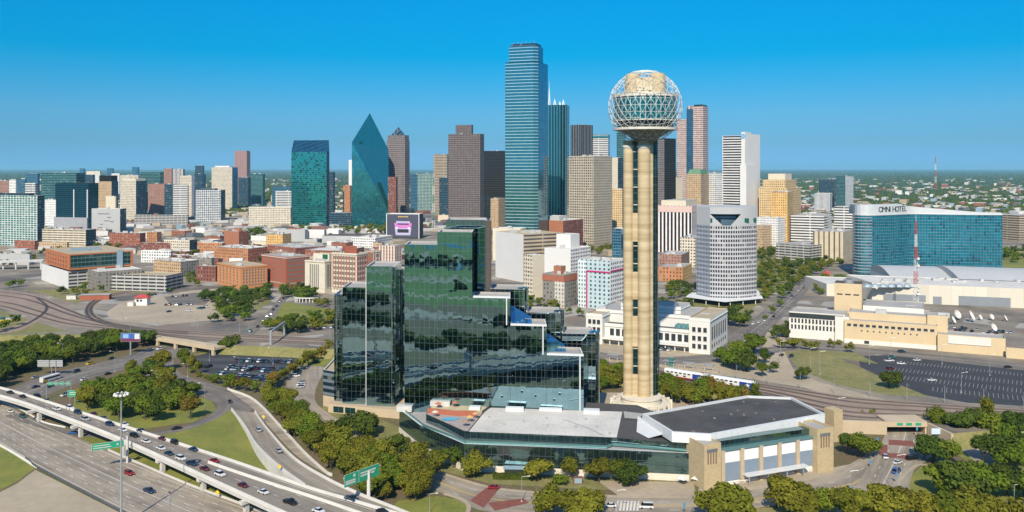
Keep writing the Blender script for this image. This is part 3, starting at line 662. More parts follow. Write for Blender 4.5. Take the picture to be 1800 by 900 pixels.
# ---------------------------------------------------------------- mirror-glass hotel
M_MIRROR = facade('mirror_curtain_wall', (.17, .23, .25), (.26, .43, .49), 2.35, 3.5, .965, .975, gr=.012, gmet=1.0, blind=0, warp=.009, wr=.35, wmet=.6, pv=.07)
M_MIRROR2 = facade('mirror_side_wall', (.26, .31, .32), (.28, .40, .43), 2.35, 3.5, .955, .965, gr=.02, gmet=1.0, blind=0, warp=.012, wr=.35, wmet=.6, pv=.12)
M_PODGLASS = facade('podium_glass', (.09, .12, .12), (.17, .28, .28), 2.4, 3.6, .96, .96, gr=.03, gmet=.95, blind=0, warp=.014, wr=.4, wmet=.3, pv=.12)
M_ROOFW = plain('white_membrane_roof', (.56, .545, .50), .8, 0, .26, .07)
M_ROOFD = plain('dark_bitumen_roof', (.065, .062, .06), .9, 0, .3, .1)
M_ROOFG = plain('grey_gravel_roof', (.34, .33, .31), .9, 0, .22, .1)
M_ROOFT = plain('tan_gravel_roof', (.40, .33, .22), .9, 0, .2, .1)
M_COPING = plain('pale_metal_coping', (.66, .67, .66), .5, .2, .1, .3)
def glass_roof():
    n = NT('sloped_atrium_glass'); u, v = n.uv(); return n.done((.10, .36, .55), .05, .9)
M_ATRIUM = glass_roof()
def hotel():
    t = thing('mirror_glass_hotel', 'stepped dark mirror-glass hotel of many slabs beside the globe-topped tower', 'hotel')
    H_ = {}
    def slab(name, foot, ztop, z0=0.0, mat=M_MIRROR, side=M_MIRROR2, front=(0,), coping=True, roof=M_ROOFG):
        """slab of glass; faces listed in front use the mirror wall, the others the side wall"""
        mb = MB(); mb.walls(foot, z0, ztop, 0)
        for i in range(len(foot)):
            if i not in front: mb.mi[i] = 1
        s_ = mb.build(name, [mat, side], t)
        ft = grow(foot, -.6); mb = MB(); mb.poly([(p.x, p.y, ztop - .9) for p in ft]); mb.walls(list(reversed(ft)), ztop - .9, ztop); 
        n_ = len(foot)
        for i in range(n_): mb.poly([(foot[i].x, foot[i].y, ztop), (foot[(i + 1) % n_].x, foot[(i + 1) % n_].y, ztop), (ft[(i + 1) % n_].x, ft[(i + 1) % n_].y, ztop), (ft[i].x, ft[i].y, ztop)], None, 1)
        r = mb.build('roof', [roof, M_COPING], s_)
        return s_
    def fr(x0, x1, d0, d1, back): a, b = D(x0, d0), D(x1, d1); return [a, b, D(x1, d1 + back) if x1 < 900 else Vector((b.x, b.y + back, 0)), Vector((a.x, a.y + back, 0))]
    def quad(x0, x1, d0, d1, back):
        a, b = D(x0, d0), D(x1, d1); return [a, b, b + Vector((0, back, 0)), a + Vector((0, back, 0))]
    # west wing: two slabs and a slim rounded end
    slab('west_slab', quad(602, 644, 441, 439, 22), ZT(505, 440))
    a = D(644, 437); b = D(691, 435)
    slab('west_slab', [a, b, b + Vector((1.0, 24, 0)), a + Vector((0, 24, 0))], ZT(468, 436))
    slab('slim_bay', quad(588, 601.5, 447, 444, 16), ZT(517, 445), mat=M_MIRROR2)
    cc = D(594, 446); mb = MB(); mb.lathe((cc.x, cc.y + 1, 0), [(2.1, 1), (2.1, ZT(520, 446)), (0, ZT(514, 446))], 16); mb.build('round_bay', M_MIRROR2, t)
    c2 = D(690.5, 435.5); mb = MB(); mb.lathe((c2.x, c2.y + .4, 0), [(1.1, 1), (1.1, ZT(470, 436)), (0, ZT(470, 436))], 12); mb.build('corner_fin', M_MIRROR2, t)
    slab('link_slab', quad(692, 716, 452, 452, 14), ZT(474, 452), mat=M_MIRROR2)
    # main face: one plane climbing in steps
    def fd(x): return 404 - (x - 711) / 314 * 12
    zs = {}
    def step(x0, x1, py, back, **k):
        z = ZT(py, fd((x0 + x1) / 2)); zs[x0] = z; return slab('tower_slab', quad(x0, x1, fd(x0), fd(x1), back), z, **k)
    step(711, 769, 430, 20); step(769.3, 830, 408, 18)
    slab('tower_slab', quad(784, 853, 424, 421, 20), ZT(386.5, 422))
    a = D(853.3, 421.2); slab('brown_edge', [a, D(862.5, 425), D(862.5, 425) + Vector((0, 14, 0)), a + Vector((0, 14, 0))], ZT(387.5, 423), mat=plain('brown_core_panel', (.20, .15, .11), .7, 0, .15, .2), side=MAT['brown_core_panel'], roof=M_ROOFD)
    step(830.3, 897, 523, 18); step(897.3, 961, 572, 18); step(961.3, 1026, 624, 18)
    # slabs behind each step, with rounded ends
    for x0, x1, py, dd in ((862, 928, 508, 423), (925, 991, 549, 421), (988, 1053, 586, 419)):
        z = ZT(py, dd); slab('rear_slab', quad(x0, x1 - 6, dd, dd - 2, 18), z, mat=M_MIRROR2)
        cc = D(x1 - 8.5, dd + 5); mb = MB(); mb.lathe((cc.x, cc.y, 0), [(2.6, 1), (2.6, z), (0, z)], 20); mb.build('round_end', M_MIRROR2, t)
    # sloping atrium roofs in the notches of the staircase
    for x0, x1, pl, ph, dd in ((897, 935, 569, 536, 404), (961, 996, 621, 584, 402)):
        zl, zh = ZT(pl, dd), ZT(ph, dd + 14); a, b = D(x0 + 1, dd), D(x1, dd); mb = MB()
        mb.poly([(a.x, a.y, zl), (b.x, b.y, zl), (b.x, b.y + 14, zl + 1), (a.x, a.y + 14, zh)]); mb.poly([(a.x, a.y, zl), (a.x, a.y + 14, zh), (a.x, a.y + 14, zl - .5)]); mb.build('atrium_roof', M_ATRIUM, t)
    for x, py0, py1 in ((890.5, 524, 571), (954.5, 573, 623), (1019.5, 625, 722)):       # bright metal edge strips
        a = D(x, fd(x) - .25); mb = MB(); mb.box((a.x, a.y, ZT(py1, fd(x))), .5, .3, ZT(py0, fd(x)) - ZT(py1, fd(x))); mb.build('edge_strip', M_COPING, t)
    for x0, x1, py in ((832, 897, 523), (897.5, 961, 572), (961.5, 1026, 624)):
        a, b = D(x0, fd(x0) - .3), D(x1, fd(x1) - .3); mb = MB(); z = ZT(py, fd(x0)); mb.prism([a, b, b + Vector((0, 1.6, 0)), a + Vector((0, 1.6, 0))], z, z + .8); mb.build('coping', M_COPING, t)
    for x in (769, 830, 892, 958): a = D(x, fd(x) - .1); mb = MB(); mb.box((a.x, a.y, 10), .22, .2, max(ZT(410 if x < 800 else (524 if x < 860 else (573 if x < 930 else 626)), 400) - 10, 1)); mb.build('vertical_seam', MAT['mirror_side_wall'], t)
    a = D(643.5, 437); mb = MB(); mb.box((a.x, a.y - .1, 1), .3, .2, ZT(470, 437) - 1); mb.build('vertical_seam', M_COPING, t)
    # base wall of the west wing
    a, b = D(577, 440), D(708, 428); mb = MB(); mb.prism([a, b, b + Vector((0, 30, 0)), a + Vector((0, 30, 0))], 0, 4.2); mb.build('base_wall', M_WALLTAN, t)
    for k in (.14, .3): p = a.lerp(b, k); mb = MB(); mb.box((p.x, p.y - .1, .5), 5.5, .3, 2.8, math.atan2(b.y - a.y, b.x - a.x)); mb.build('base_window', M_DGLASS, t)
    a, b = D(568, 452), D(587, 448); f = [a, b, b + Vector((0, 40, 0)), a + Vector((0, 40, 0))]; mb = MB(); mb.prism(f, 0, 5.5); mb.build('annex_base', M_WALLTAN, t)
    s_ = slab('annex', f, 18.5, 5.5, mat=facade('annex_bands', (.12, .15, .17), (.03, .06, .09), 3, 3.3, 1, .55, gr=.1, gmet=.6, blind=.1), side=MAT['annex_bands'], roof=M_ROOFT)
    # podium: lower tier of mirror glass, upper tier with roofs and terrace
    Z1, Z2 = 11.0, 14.0
    low = [P(702, 719, Z1), P(738, 747, Z1), P(816, 780, Z1), P(1069, 790, Z1), P(1223, 797, Z1), P(1232, 765, Z1), P(1130, 722, Z1), P(1030, 716, Z1), P(1026, 700, Z1), P(720, 696, Z1)]
    mb = MB(); mb.walls(low, 2.6, Z1); mb.poly([(p.x, p.y, Z1 - .6) for p in low], None, 1); pod = mb.build('podium', [M_PODGLASS, M_ROOFG], t)
    lg = grow(low, -.7); mb = MB(); n_ = len(low)
    for i in range(n_):
        mb.poly([(low[i].x, low[i].y, Z1), (low[(i + 1) % n_].x, low[(i + 1) % n_].y, Z1), (lg[(i + 1) % n_].x, lg[(i + 1) % n_].y, Z1), (lg[i].x, lg[i].y, Z1)]); mb.poly([(lg[(i + 1) % n_].x, lg[(i + 1) % n_].y, Z1), (lg[i].x, lg[i].y, Z1), (lg[i].x, lg[i].y, Z1 - .6), (lg[(i + 1) % n_].x, lg[(i + 1) % n_].y, Z1 - .6)][::-1])
    mb.build('podium_coping', M_COPING, pod)
    mb = MB(); mb.prism(grow(low, .25), 0, 2.6); mb.build('podium_base', plain('base_cream_concrete', (.6, .55, .45)), t)
    bal = [P(x, y, Z1) for x, y in ((712, 724), (745, 750), (820, 779), (1066, 788), (1078, 783), (1221, 795))]
    mb = MB(); mb.sweep(bal, [(-.06, 0), (.06, 0), (.06, 1.1), (-.06, 1.1)]); mb.build('balustrade', plain('green_glass_rail', (.16, .34, .33), .1, .5, .1, .3), pod)
    up = [P(749, 728, Z2), P(816, 758, Z2), P(828, 759, Z2), P(1085, 770, Z2), P(1215, 780, Z2), P(1222, 752, Z2), P(1120, 712, Z2), P(1026, 707, Z2), P(856, 700, Z2), P(765, 700, Z2)]
    mb = MB(); mb.walls(up, Z1 - .5, Z2); u_ = mb.build('upper_tier', M_PODGLASS, t)
    def roof(name, pts, z, mat, dz=0): mb = MB(); q = PL(pts, z); mb.poly([(p.x, p.y, z + dz) for p in q]); return mb.build(name, mat, u_)
    mb = MB(); mb.poly([(p.x, p.y, Z2 - .05) for p in up]); mb.build('dark_roof', M_ROOFD, u_)
    roof('white_roof', [(824, 759), (1084, 769.5), (1094, 724), (1022, 722), (858, 717)], Z2, M_ROOFW, .1)
    roof('pool_deck', [(750, 728), (815, 757), (822, 758), (856, 717), (812, 703), (768, 700)], Z2, plain('terrace_paving', (.33, .29, .27), .9, 0, .2, .3), .05)
    roof('upper_terrace', [(752, 724), (800, 728), (846, 727), (862, 712), (812, 703), (770, 700)], Z2, plain('sand_terrace', (.48, .42, .27), .9, 0, .25, .3), .12)
    q = PL([(752, 726), (800, 731), (838, 731)], Z2)
    mb = MB()
    mb.sweep(q, [(-.4, 0), (.4, 0), (.4, 2.2), (-.4, 2.2)]); mb.build('red_wall', plain('red_brick_terrace', (.36, .11, .06), .85, 0, .2, .3), u_)
    q = PL([(848, 727), (868, 712)], Z2); mb = MB(); mb.sweep(q, [(-.2, 0), (.2, 0), (.2, 1.2), (-.2, 1.2)]); mb.build('dark_parapet', M_DARK, u_)
    c = P(792, 737, Z2); mb = MB(); n_ = 26; ring = []
    for i in range(n_):
        a = 2 * math.pi * i / n_; ring.append((c.x + 3.7 * math.cos(a) * (1 + .12 * math.sin(2 * a)), c.y + 2.6 * math.sin(a) * (1 + .1 * math.cos(3 * a)), Z2 + .2))
    mb.poly(ring); mb.build('pool_water', plain('pool_turquoise', (.03, .42, .62), .08, 0, .1, .5), u_)
    for (x, y), s_ in (((712, 722), (7, 4, 2.5)), ((775, 712), (9, 5, 2.2)), ((905, 722), (8, 3, 1.6)), ((968, 722), (10, 2.6, 1.2)), ((1040, 726), (7, 4, 1.6)), ((835, 720), (5, 3, 1.5))):
        p = P(x, y, Z2 if x > 740 else Z1); mb = MB(); mb.box(p, *s_, rz=-.1); mb.build('rooftop_unit', M_COPING if x > 800 else M_ROOFW, u_)
    for x, y in ((860, 735), (886, 748), (963, 750), (961, 737), (1030, 739), (1072, 764), (1012, 752), (920, 742), (1050, 752)):
        p = P(x, y, Z2); mb = MB(); mb.box((p.x, p.y, Z2 + .1), .9, .9, .7); mb.build('roof_vent', M_STEEL, u_)
    q = PL([(990, 738), (1030, 752), (1062, 767)], Z2); mb = MB(); mb.sweep(q, [(-.15, .1), (.15, .1), (.15, .35), (-.15, .35)]); mb.build('roof_seam', M_STEEL, u_)
    for (x, y), cc_ in (((770, 718), (.5, .12, .06)), ((800, 716), (.42, .14, .08)), ((826, 742), (.55, .35, .12)), ((836, 736), (.5, .3, .12)), ((818, 750), (.3, .2, .15)), ((765, 733), (.55, .5, .4))):
        p = P(x, y, Z2); mb = MB(); mb.lathe((p.x, p.y, Z2 + .1), [(.08, 0), (.08, 2.1), (1.6, 2.1), (0, 2.9)], 10, smooth=False); mb.build('parasol', plain('parasol_%d' % x, cc_, .8, 0, .1, .5), u_)
    # slanted white roof and walkway toward the arena
    roof('service_roof', [(1096, 724), (1130, 728), (1124, 738), (1098, 736)], Z2, M_ROOFG, .3)
    a = [P(1121, 742, Z2), P(1176, 772, Z2), P(1140, 771, Z2), P(1119, 760, Z2)]
    mb = MB(); mb.poly([(a[0].x, a[0].y, Z2 + 2.6), (a[3].x, a[3].y, Z2 + .2), (a[2].x, a[2].y, Z2 + .2), (a[1].x, a[1].y, Z2 + 2.6)]); mb.build('sloping_roof', M_COPING, u_)
    for x0, x1 in ((1133, 1150), (1156, 1186)):
        a, b = P(x0, 848, 0), P(x1, 848, 0); mb = MB(); mb.prism([a, b, b + Vector((0, .4, 0)), a + Vector((0, .4, 0))], 0, 3.0) if 0 else mb.box(((a.x + b.x) / 2, low[3].y - 1.6, 0), b.x - a.x, .3, 2.3, -.07); mb.build('service_door', plain('tan_shutter', (.40, .33, .22), .7, 0, .1, .4), t)
hotel()
# ---------------------------------------------------------------- octagonal exhibition hall
M_UNIT_DARK = plain('roof_vent_grey', (.20, .19, .18), .8, .1, .2, .4)
def hall():
    t = thing('exhibition_hall', 'octagonal hall with a dark flat roof, white roof band and tan corner pylons', 'exhibition hall')
    Z = 19.0
    oct_ = [P(x, y, Z) for x, y in ((1129, 727), (1181, 759), (1249, 763), (1450, 727), (1392, 698), (1313, 695))]
    M_BAND = facade('white_panel_band', (.70, .71, .70), (.60, .62, .62), 1.6, 1.2, .94, .92, gr=.6, blind=0, wr=.6, pv=.06)
    ins = grow(oct_, -1.0); n_ = len(oct_)
    mb = MB(); mb.walls(oct_, Z - 4.0, Z); b_ = mb.build('roof_band', M_BAND, t)
    mb = MB()
    for i in range(n_):
        j = (i + 1) % n_; mb.poly([(oct_[i].x, oct_[i].y, Z), (oct_[j].x, oct_[j].y, Z), (ins[j].x, ins[j].y, Z), (ins[i].x, ins[i].y, Z)]); mb.poly([(ins[j].x, ins[j].y, Z), (ins[j].x, ins[j].y, Z - .9), (ins[i].x, ins[i].y, Z - .9), (ins[i].x, ins[i].y, Z)])
    mb.build('coping', M_COPING, b_)
    n = NT('patched_dark_roof'); p = n.pos(); col = n.mix(n.ramp(n.noise(p, .09, 5, .6), .3, .7), (.035, .034, .034), (.075, .072, .07)); col = n.mix(n.ramp(n.noise(p, .16, 4, .7), .66, .7), col, (.30, .19, .12)); md = n.done(col, .9)
    mb = MB(); mb.poly([(p.x, p.y, Z - .9) for p in ins]); mb.build('roof', md, t)
    rq = random.Random(6)
    for i in range(9):
        k = rq.uniform(0, 1); p = oct_[0].lerp(oct_[3], k) + (oct_[2] - oct_[0]).cross(Vector((0, 0, 1))).normalized() * 0; c_ = sum(oct_, Vector()) / n_; p = c_ + (oct_[rq.randrange(n_)].lerp(oct_[rq.randrange(n_)], rq.random()) - c_) * rq.uniform(.2, .85)
        mb = MB(); mb.box((p.x, p.y, Z - .9), rq.uniform(.5, 1.1), rq.uniform(.5, 1.0), rq.uniform(.3, .7), rq.uniform(0, 1)); mb.build('roof_vent', M_UNIT_DARK, t)
    body = grow(oct_, -2.5); body[2] = P(1262, 840, 1.0) * 1 if 0 else body[2]
    mb = MB(); mb.walls(body, 0, Z - 3.9); mb.build('wall', M_PODGLASS, t)
    # street front between the pylons
    A, B = P(1271, 855, 0), P(1434, 828, 0); tt = (B - A).normalized(); nn = Vector((tt.y, -tt.x, 0)); L = (B - A).length; rz = math.atan2(tt.y, tt.x)
    def blk(name, u0, u1, z0, z1, off, th, mat, par=None):
        a, b = A + tt * u0 + nn * off, A + tt * u1 + nn * off; mb = MB(); mb.prism([a, b, b - nn * th, a - nn * th], z0, z1); return mb.build(name, mat, par or t)
    M_PW = plain('white_wall_panel', (.76, .76, .74), .7, 0, .06, .3); M_SCR = facade('blue_grey_screen', (.22, .27, .33), (.17, .22, .28), .5, .5, .7, .7, gr=.6, blind=0, wr=.6, pv=.1)
    blk('front_base', 0, L, 0, 1.0, -.4, 10, M_BARR)
    blk('front_wall', 0, L, 1.0, 13.3, -.8, 9, M_PW)
    n_ = 5; w_ = L / n_
    for i in range(n_):
        f = blk('panel_bay', i * w_ + .9, (i + 1) * w_ - .9, 8.6, 13.0, -.55, .5, M_PW); blk('screen', i * w_ + .9, (i + 1) * w_ - .9, 2.4 if i else 1.6, 8.55, -.45, .5, M_SCR)
    for i in range(n_ + 1): blk('pillar', i * w_ - .8, i * w_ + .8, 0, 13.6, .25, 1.3, M_WALLTAN)
    blk('cornice', 0, L, 13.3, 14.0, .1, 9.5, plain('green_metal_edge', (.14, .26, .25), .5, .3, .1, .3))
    blk('clerestory', 0, L, 14.0, 16.6, -2.4, 4, M_PODGLASS)
    blk('canopy', 9, L - 6, 3.3, 3.8, 3.2, 3.4, M_COPING)
    for u in (10, 19, 28, 36): blk('canopy_post', u, u + .4, 0, 3.3, 2.9, .4, M_STEEL)
    # pylons
    M_PYL = facade('tan_block_pylon', (.50, .40, .235), (.42, .33, .19), 1.2, .9, .96, .93, gr=.9, blind=0, wr=.9, pv=.08)
    def pylon(px, py, wid, dep, top):
        c = P(px, py, 0); a = [c, c + tt * wid, c + tt * wid - nn * dep, c - nn * dep]; mb = MB(); mb.walls(a, 0, top); mb.poly([(q.x, q.y, top - .8) for q in a], None, 1); py_ = mb.build('pylon', [M_PYL, M_ROOFG], t)
        ins_ = grow(a, -.5); mb = MB()
        for i in range(4):
            j = (i + 1) % 4; mb.poly([(a[i].x, a[i].y, top), (a[j].x, a[j].y, top), (ins_[j].x, ins_[j].y, top), (ins_[i].x, ins_[i].y, top)]); mb.poly([(ins_[j].x, ins_[j].y, top), (ins_[j].x, ins_[j].y, top - .8), (ins_[i].x, ins_[i].y, top - .8), (ins_[i].x, ins_[i].y, top)])
        mb.build('coping', M_PYL, py_)
        for k in range(4):
            u = wid * (.22 + .16 * k); q = c + tt * u + nn * .12; mb = MB(); mb.box((q.x, q.y, top - 7.5), .45, .3, 5.5, rz); mb.build('slot', plain('slot_brown', (.20, .14, .09), .8, 0, .1, .4), py_)
            mb = MB(); mb.box((q.x + nn.x * .05, q.y + nn.y * .05, top - 3.0), 1.0, .3, 1.0, rz); mb.build('louvre', plain('louvre_slate', (.16, .18, .20), .6, .2, .1, .4), py_)
    pylon(1238, 862, 7.6, 12, 17.2); pylon(1437, 832, 8.2, 12, 17.6)
    c = P(1436, 735, 10); 
    mb = MB(); q = D(1466, 392); mb.prism([q, q + tt * 5, q + tt * 5 - nn * 6, q - nn * 6], 0, 14); mb.build('rear_pylon', M_PYL, t)
    # tent canopies at the service court
    for px in (1200, 1226):
        c = P(px, 852, 0); mb = MB(); mb.lathe((c.x, c.y, 0), [(2.6, 2.4), (0, 4.0)], 4, smooth=False); o = mb.build('tent_roof', M_BARR, t)
        for dx, dy in ((-1.8, -1.8), (1.8, -1.8), (1.8, 1.8), (-1.8, 1.8)): mb = MB(); mb.tube((c.x + dx, c.y + dy, 0), (c.x + dx, c.y + dy, 2.5), .07, n=5); mb.build('tent_pole', M_STEEL, o)
hall()
# ================================================================ the city: every building a thing of its own
def DB(yb): return (HC - ZC) * F / (yb - H0)
G_BLUE, G_TEAL, G_DARK, G_NAVY = (.035, .11, .17), (.02, .13, .13), (.018, .025, .03), (.012, .045, .075)
def ST(k):
    T = {
     'cream_grid': lambda: facade('cream_window_grid', (.60, .53, .41), (.07, .07, .065), 3.2, 3.6, .55, .5),
     'cream_band': lambda: facade('cream_banded_garage', (.58, .50, .37), (.09, .08, .07), 9, 3.4, .93, .45, gr=.7, blind=0),
     'white_band': lambda: facade('white_banded_wall', (.64, .63, .60), (.035, .04, .05), 30, 3.9, .97, .5, blind=0),
     'white_grid': lambda: facade('white_window_grid', (.72, .71, .68), (.05, .06, .07), 3.4, 3.6, .55, .5),
     'white_fine': lambda: facade('white_fine_windows', (.70, .69, .66), (.07, .08, .09), 2.2, 3.3, .5, .45),
     'white_frame': lambda: facade('white_frames_over_blue_glass', (.72, .72, .69), (.03, .06, .10), 4.6, 3.8, .8, .74, gmet=.3, blind=.1),
     'white_fins': lambda: facade('white_fins_dark_glass', (.72, .66, .62), (.02, .025, .035), 5.2, 40, .55, 1, blind=0, gmet=.3),
     'white_thin_fins': lambda: facade('close_white_fins', (.74, .73, .72), (.04, .045, .06), 3.0, 60, .5, 1, blind=0, gmet=.2),
     'condo_green': lambda: facade('green_glass_condo', (.56, .60, .57), (.05, .20, .17), 5.5, 3.3, .80, .74, gmet=.45, blind=.12, blindc=(.40, .45, .42)),
     'teal_bands': lambda: facade('teal_banded_glass', (.10, .22, .23), (.02, .12, .13), 4, 3.9, .95, .7, gr=.08, gmet=.7, blind=.04),
     'navy_glass': lambda: facade('navy_curtain_wall', (.03, .10, .13), (.012, .075, .12), 3, 3.9, .9, .88, gr=.06, gmet=.8, blind=0, wr=.3, wmet=.4),
     'dark_blue': lambda: facade('dark_blue_glass_and_side_shade', (.05, .10, .14), G_NAVY, 3, 3.8, .85, .7, gr=.1, gmet=.6, blind=.06),  # real glass, and also shade put into the colour of right-hand sides
     'blue_glass': lambda: facade('blue_glass_wall', (.10, .22, .30), (.05, .20, .33), 3, 3.8, .92, .8, gr=.06, gmet=.75, blind=.03),
     'teal_tower': lambda: facade('bright_teal_glass', (.02, .16, .17), (.03, .36, .34), 3.0, 3.9, .92, .86, gr=.05, gmet=.85, blind=.14, blindc=(.01, .03, .05), warp=.03),
     'prism': lambda: facade('green_prism_glass', (.05, .30, .32), (.05, .36, .34), 4.6, 4.0, .95, .95, gr=.04, gmet=.9, blind=0, wr=.2, wmet=.7, pv=.06),
     'boa': lambda: facade('blue_silver_banded_glass', (.72, .84, .85), (.09, .33, .35), 3.2, 4.1, 1, .83, gr=.05, gmet=.85, blind=0, wr=.25, wmet=.6, warp=.006, pv=.08),
     'green_tower': lambda: facade('green_striped_glass', (.14, .34, .36), (.025, .14, .17), 4.4, 60, .66, 1, gr=.05, gmet=.85, blind=0, wr=.2, wmet=.7, pv=.1),
     'black_stripe': lambda: facade('dark_wall_white_pinstripes', (.40, .41, .42), (.012, .014, .018), 4.4, 80, .80, 1, blind=0, gmet=.3),
     'brown_grid': lambda: facade('brown_granite_grid', (.16, .125, .115), (.02, .022, .03), 3.0, 3.9, .62, .5, blind=.1, blindc=(.12, .10, .10)),
     'grey_grid': lambda: facade('grey_granite_grid', (.23, .19, .18), (.02, .03, .045), 2.8, 3.9, .6, .55, blind=.1, blindc=(.14, .13, .13)),
     'bronze': lambda: facade('bronze_dark_glass', (.03, .028, .026), (.035, .03, .028), 3, 3.9, .93, .85, gr=.07, gmet=.7, blind=0),
     'beige_grid': lambda: facade('beige_deep_grid', (.46, .40, .31), (.035, .035, .035), 3.1, 3.7, .58, .62, blind=.08, blindc=(.25, .22, .18)),
     'beige_fine': lambda: facade('beige_fine_grid', (.42, .365, .28), (.14, .125, .10), 2.4, 3.7, .5, .6, blind=0),
     'tan_band': lambda: facade('tan_banded_wall', (.40, .32, .22), (.06, .06, .06), 24, 3.8, .96, .45, blind=0),
     'pink': lambda: facade('pink_granite_windows', (.44, .27, .24), (.10, .07, .08), 3.0, 60, .45, 1, blind=0),
     'pinkband': lambda: facade('pink_granite_bands', (.55, .40, .34), (.06, .07, .09), 2.6, 3.9, .75, .5, blind=.1),
     'att': lambda: facade('white_wall_dark_bands', (.66, .645, .60), (.02, .022, .03), 60, 4.0, .97, .55, blind=0, v0=1),
     'white_plain': lambda: plain('white_concrete_wall', (.64, .63, .60), .8, 0, .07, .05),
     'cream_plain': lambda: plain('cream_concrete_wall', (.60, .53, .40), .85, 0, .1, .05),
     'grey_plain': lambda: plain('grey_concrete_wall', (.40, .40, .39), .85, 0, .1, .05),
     'tan_deco': lambda: facade('tan_masonry_windows', (.58, .42, .22), (.10, .075, .05), 3.0, 3.6, .42, .5, blind=.2, blindc=(.32, .24, .14)),
     'gold_deco': lambda: facade('golden_masonry_windows', (.62, .38, .13), (.12, .07, .04), 3.0, 3.6, .40, .5, blind=.2),
     'brick': lambda: facade('red_brick_windows', (.30, .105, .06), (.05, .04, .04), 3.4, 3.8, .40, .5, blind=.2, wv=.2),
     'brick_dark': lambda: facade('maroon_brick_windows', (.20, .07, .05), (.05, .04, .04), 3.4, 3.8, .40, .5, blind=.2, wv=.2),
     'brick_orange': lambda: facade('orange_brick_windows', (.42, .19, .085), (.08, .05, .04), 3.4, 3.8, .38, .5, blind=.2, wv=.15),
     'brick_plain': lambda: plain('orange_red_plain_wall', (.35, .14, .075), .85, 0, .12, .06),
     'brick_white': lambda: facade('brick_and_white_bays', (.58, .50, .42), (.20, .07, .05), 3.8, 3.8, .4, .9, blind=0),
     'pinkbrick': lambda: facade('dusky_brick_windows', (.30, .16, .12), (.10, .07, .06), 3.2, 3.2, .45, .45, blind=.2),
     'tan_brick': lambda: facade('buff_brick_windows', (.48, .34, .20), (.09, .07, .05), 3.2, 3.5, .45, .5, blind=.2),
     'grey_brick': lambda: facade('grey_brown_brick_windows', (.22, .20, .175), (.06, .06, .06), 3.3, 3.4, .38, .5, blind=.3, blindc=(.3, .3, .28)),
     'pale_blue': lambda: facade('pale_blue_stucco_windows', (.42, .53, .55), (.05, .07, .08), 4.2, 3.5, .4, .5, blind=.15),
     'garage': lambda: facade('open_parking_decks', (.42, .41, .38), (.03, .03, .032), 8.5, 3.3, .9, .52, gr=.9, blind=0),
     'metal_blue': lambda: plain('blue_grey_metal', (.30, .40, .46), .5, .3, .1, .05),
     'omni': lambda: facade('hotel_teal_glass', (.04, .25, .33), (.014, .165, .235), 2.9, 3.2, .9, .93, gr=.2, gmet=.5, blind=.07, blindc=(.008, .04, .07), warp=.02, wr=.3, wmet=.3, line=(.36, .52, .56), pv=.3),
     'lantern': lambda: facade('teal_grid_glass', (.42, .52, .48), (.03, .16, .16), 4, 3.8, .82, .8, gr=.06, gmet=.7, blind=.1),
     'pilaster': lambda: facade('buff_pilaster_wall', (.55, .47, .33), (.14, .12, .09), 6.2, 60, .3, 1, blind=0),
    }
    return T[k]()
ROOFS = {'w': M_ROOFW, 'd': M_ROOFD, 'g': M_ROOFG, 't': M_ROOFT}
M_UNIT = plain('rooftop_plant_grey', (.48, .48, .46), .7, .1, .2, .3)
def shell(name, foot, z0, z1, wall, roof, parent, par=.9, side=None, frontfaces=(3,), wth=.45):
    mb = MB(); mb.walls(foot, z0, z1)
    if side:
        for i in range(len(foot)):
            if i not in frontfaces: mb.mi[i] = 1
    w_ = mb.build(name, [wall] + ([side] if side else []), parent)
    ft = grow(foot, -wth); n_ = len(foot); mb = MB()
    mb.poly([(p.x, p.y, z1 - par) for p in ft])
    for i in range(n_):
        j = (i + 1) % n_; mb.poly([(foot[i].x, foot[i].y, z1), (foot[j].x, foot[j].y, z1), (ft[j].x, ft[j].y, z1), (ft[i].x, ft[i].y, z1)]); mb.poly([(ft[j].x, ft[j].y, z1), (ft[j].x, ft[j].y, z1 - par), (ft[i].x, ft[i].y, z1 - par), (ft[i].x, ft[i].y, z1)])
    r_ = mb.build('roof', roof, parent); return w_, r_
def inset(foot, k):
    c = sum((Vector((p.x, p.y, 0)) for p in foot), Vector()) / len(foot); return [c + (Vector((p.x, p.y, 0)) - c) * k for p in foot]
def rect_in(foot, a0, a1, b0, b1):
    """sub-rectangle of a four-cornered footprint"""
    q = lambda a, b: (foot[0].lerp(foot[1], a)).lerp(foot[3].lerp(foot[2], a), b)
    return [q(a0, b0), q(a1, b0), q(a1, b1), q(a0, b1)]
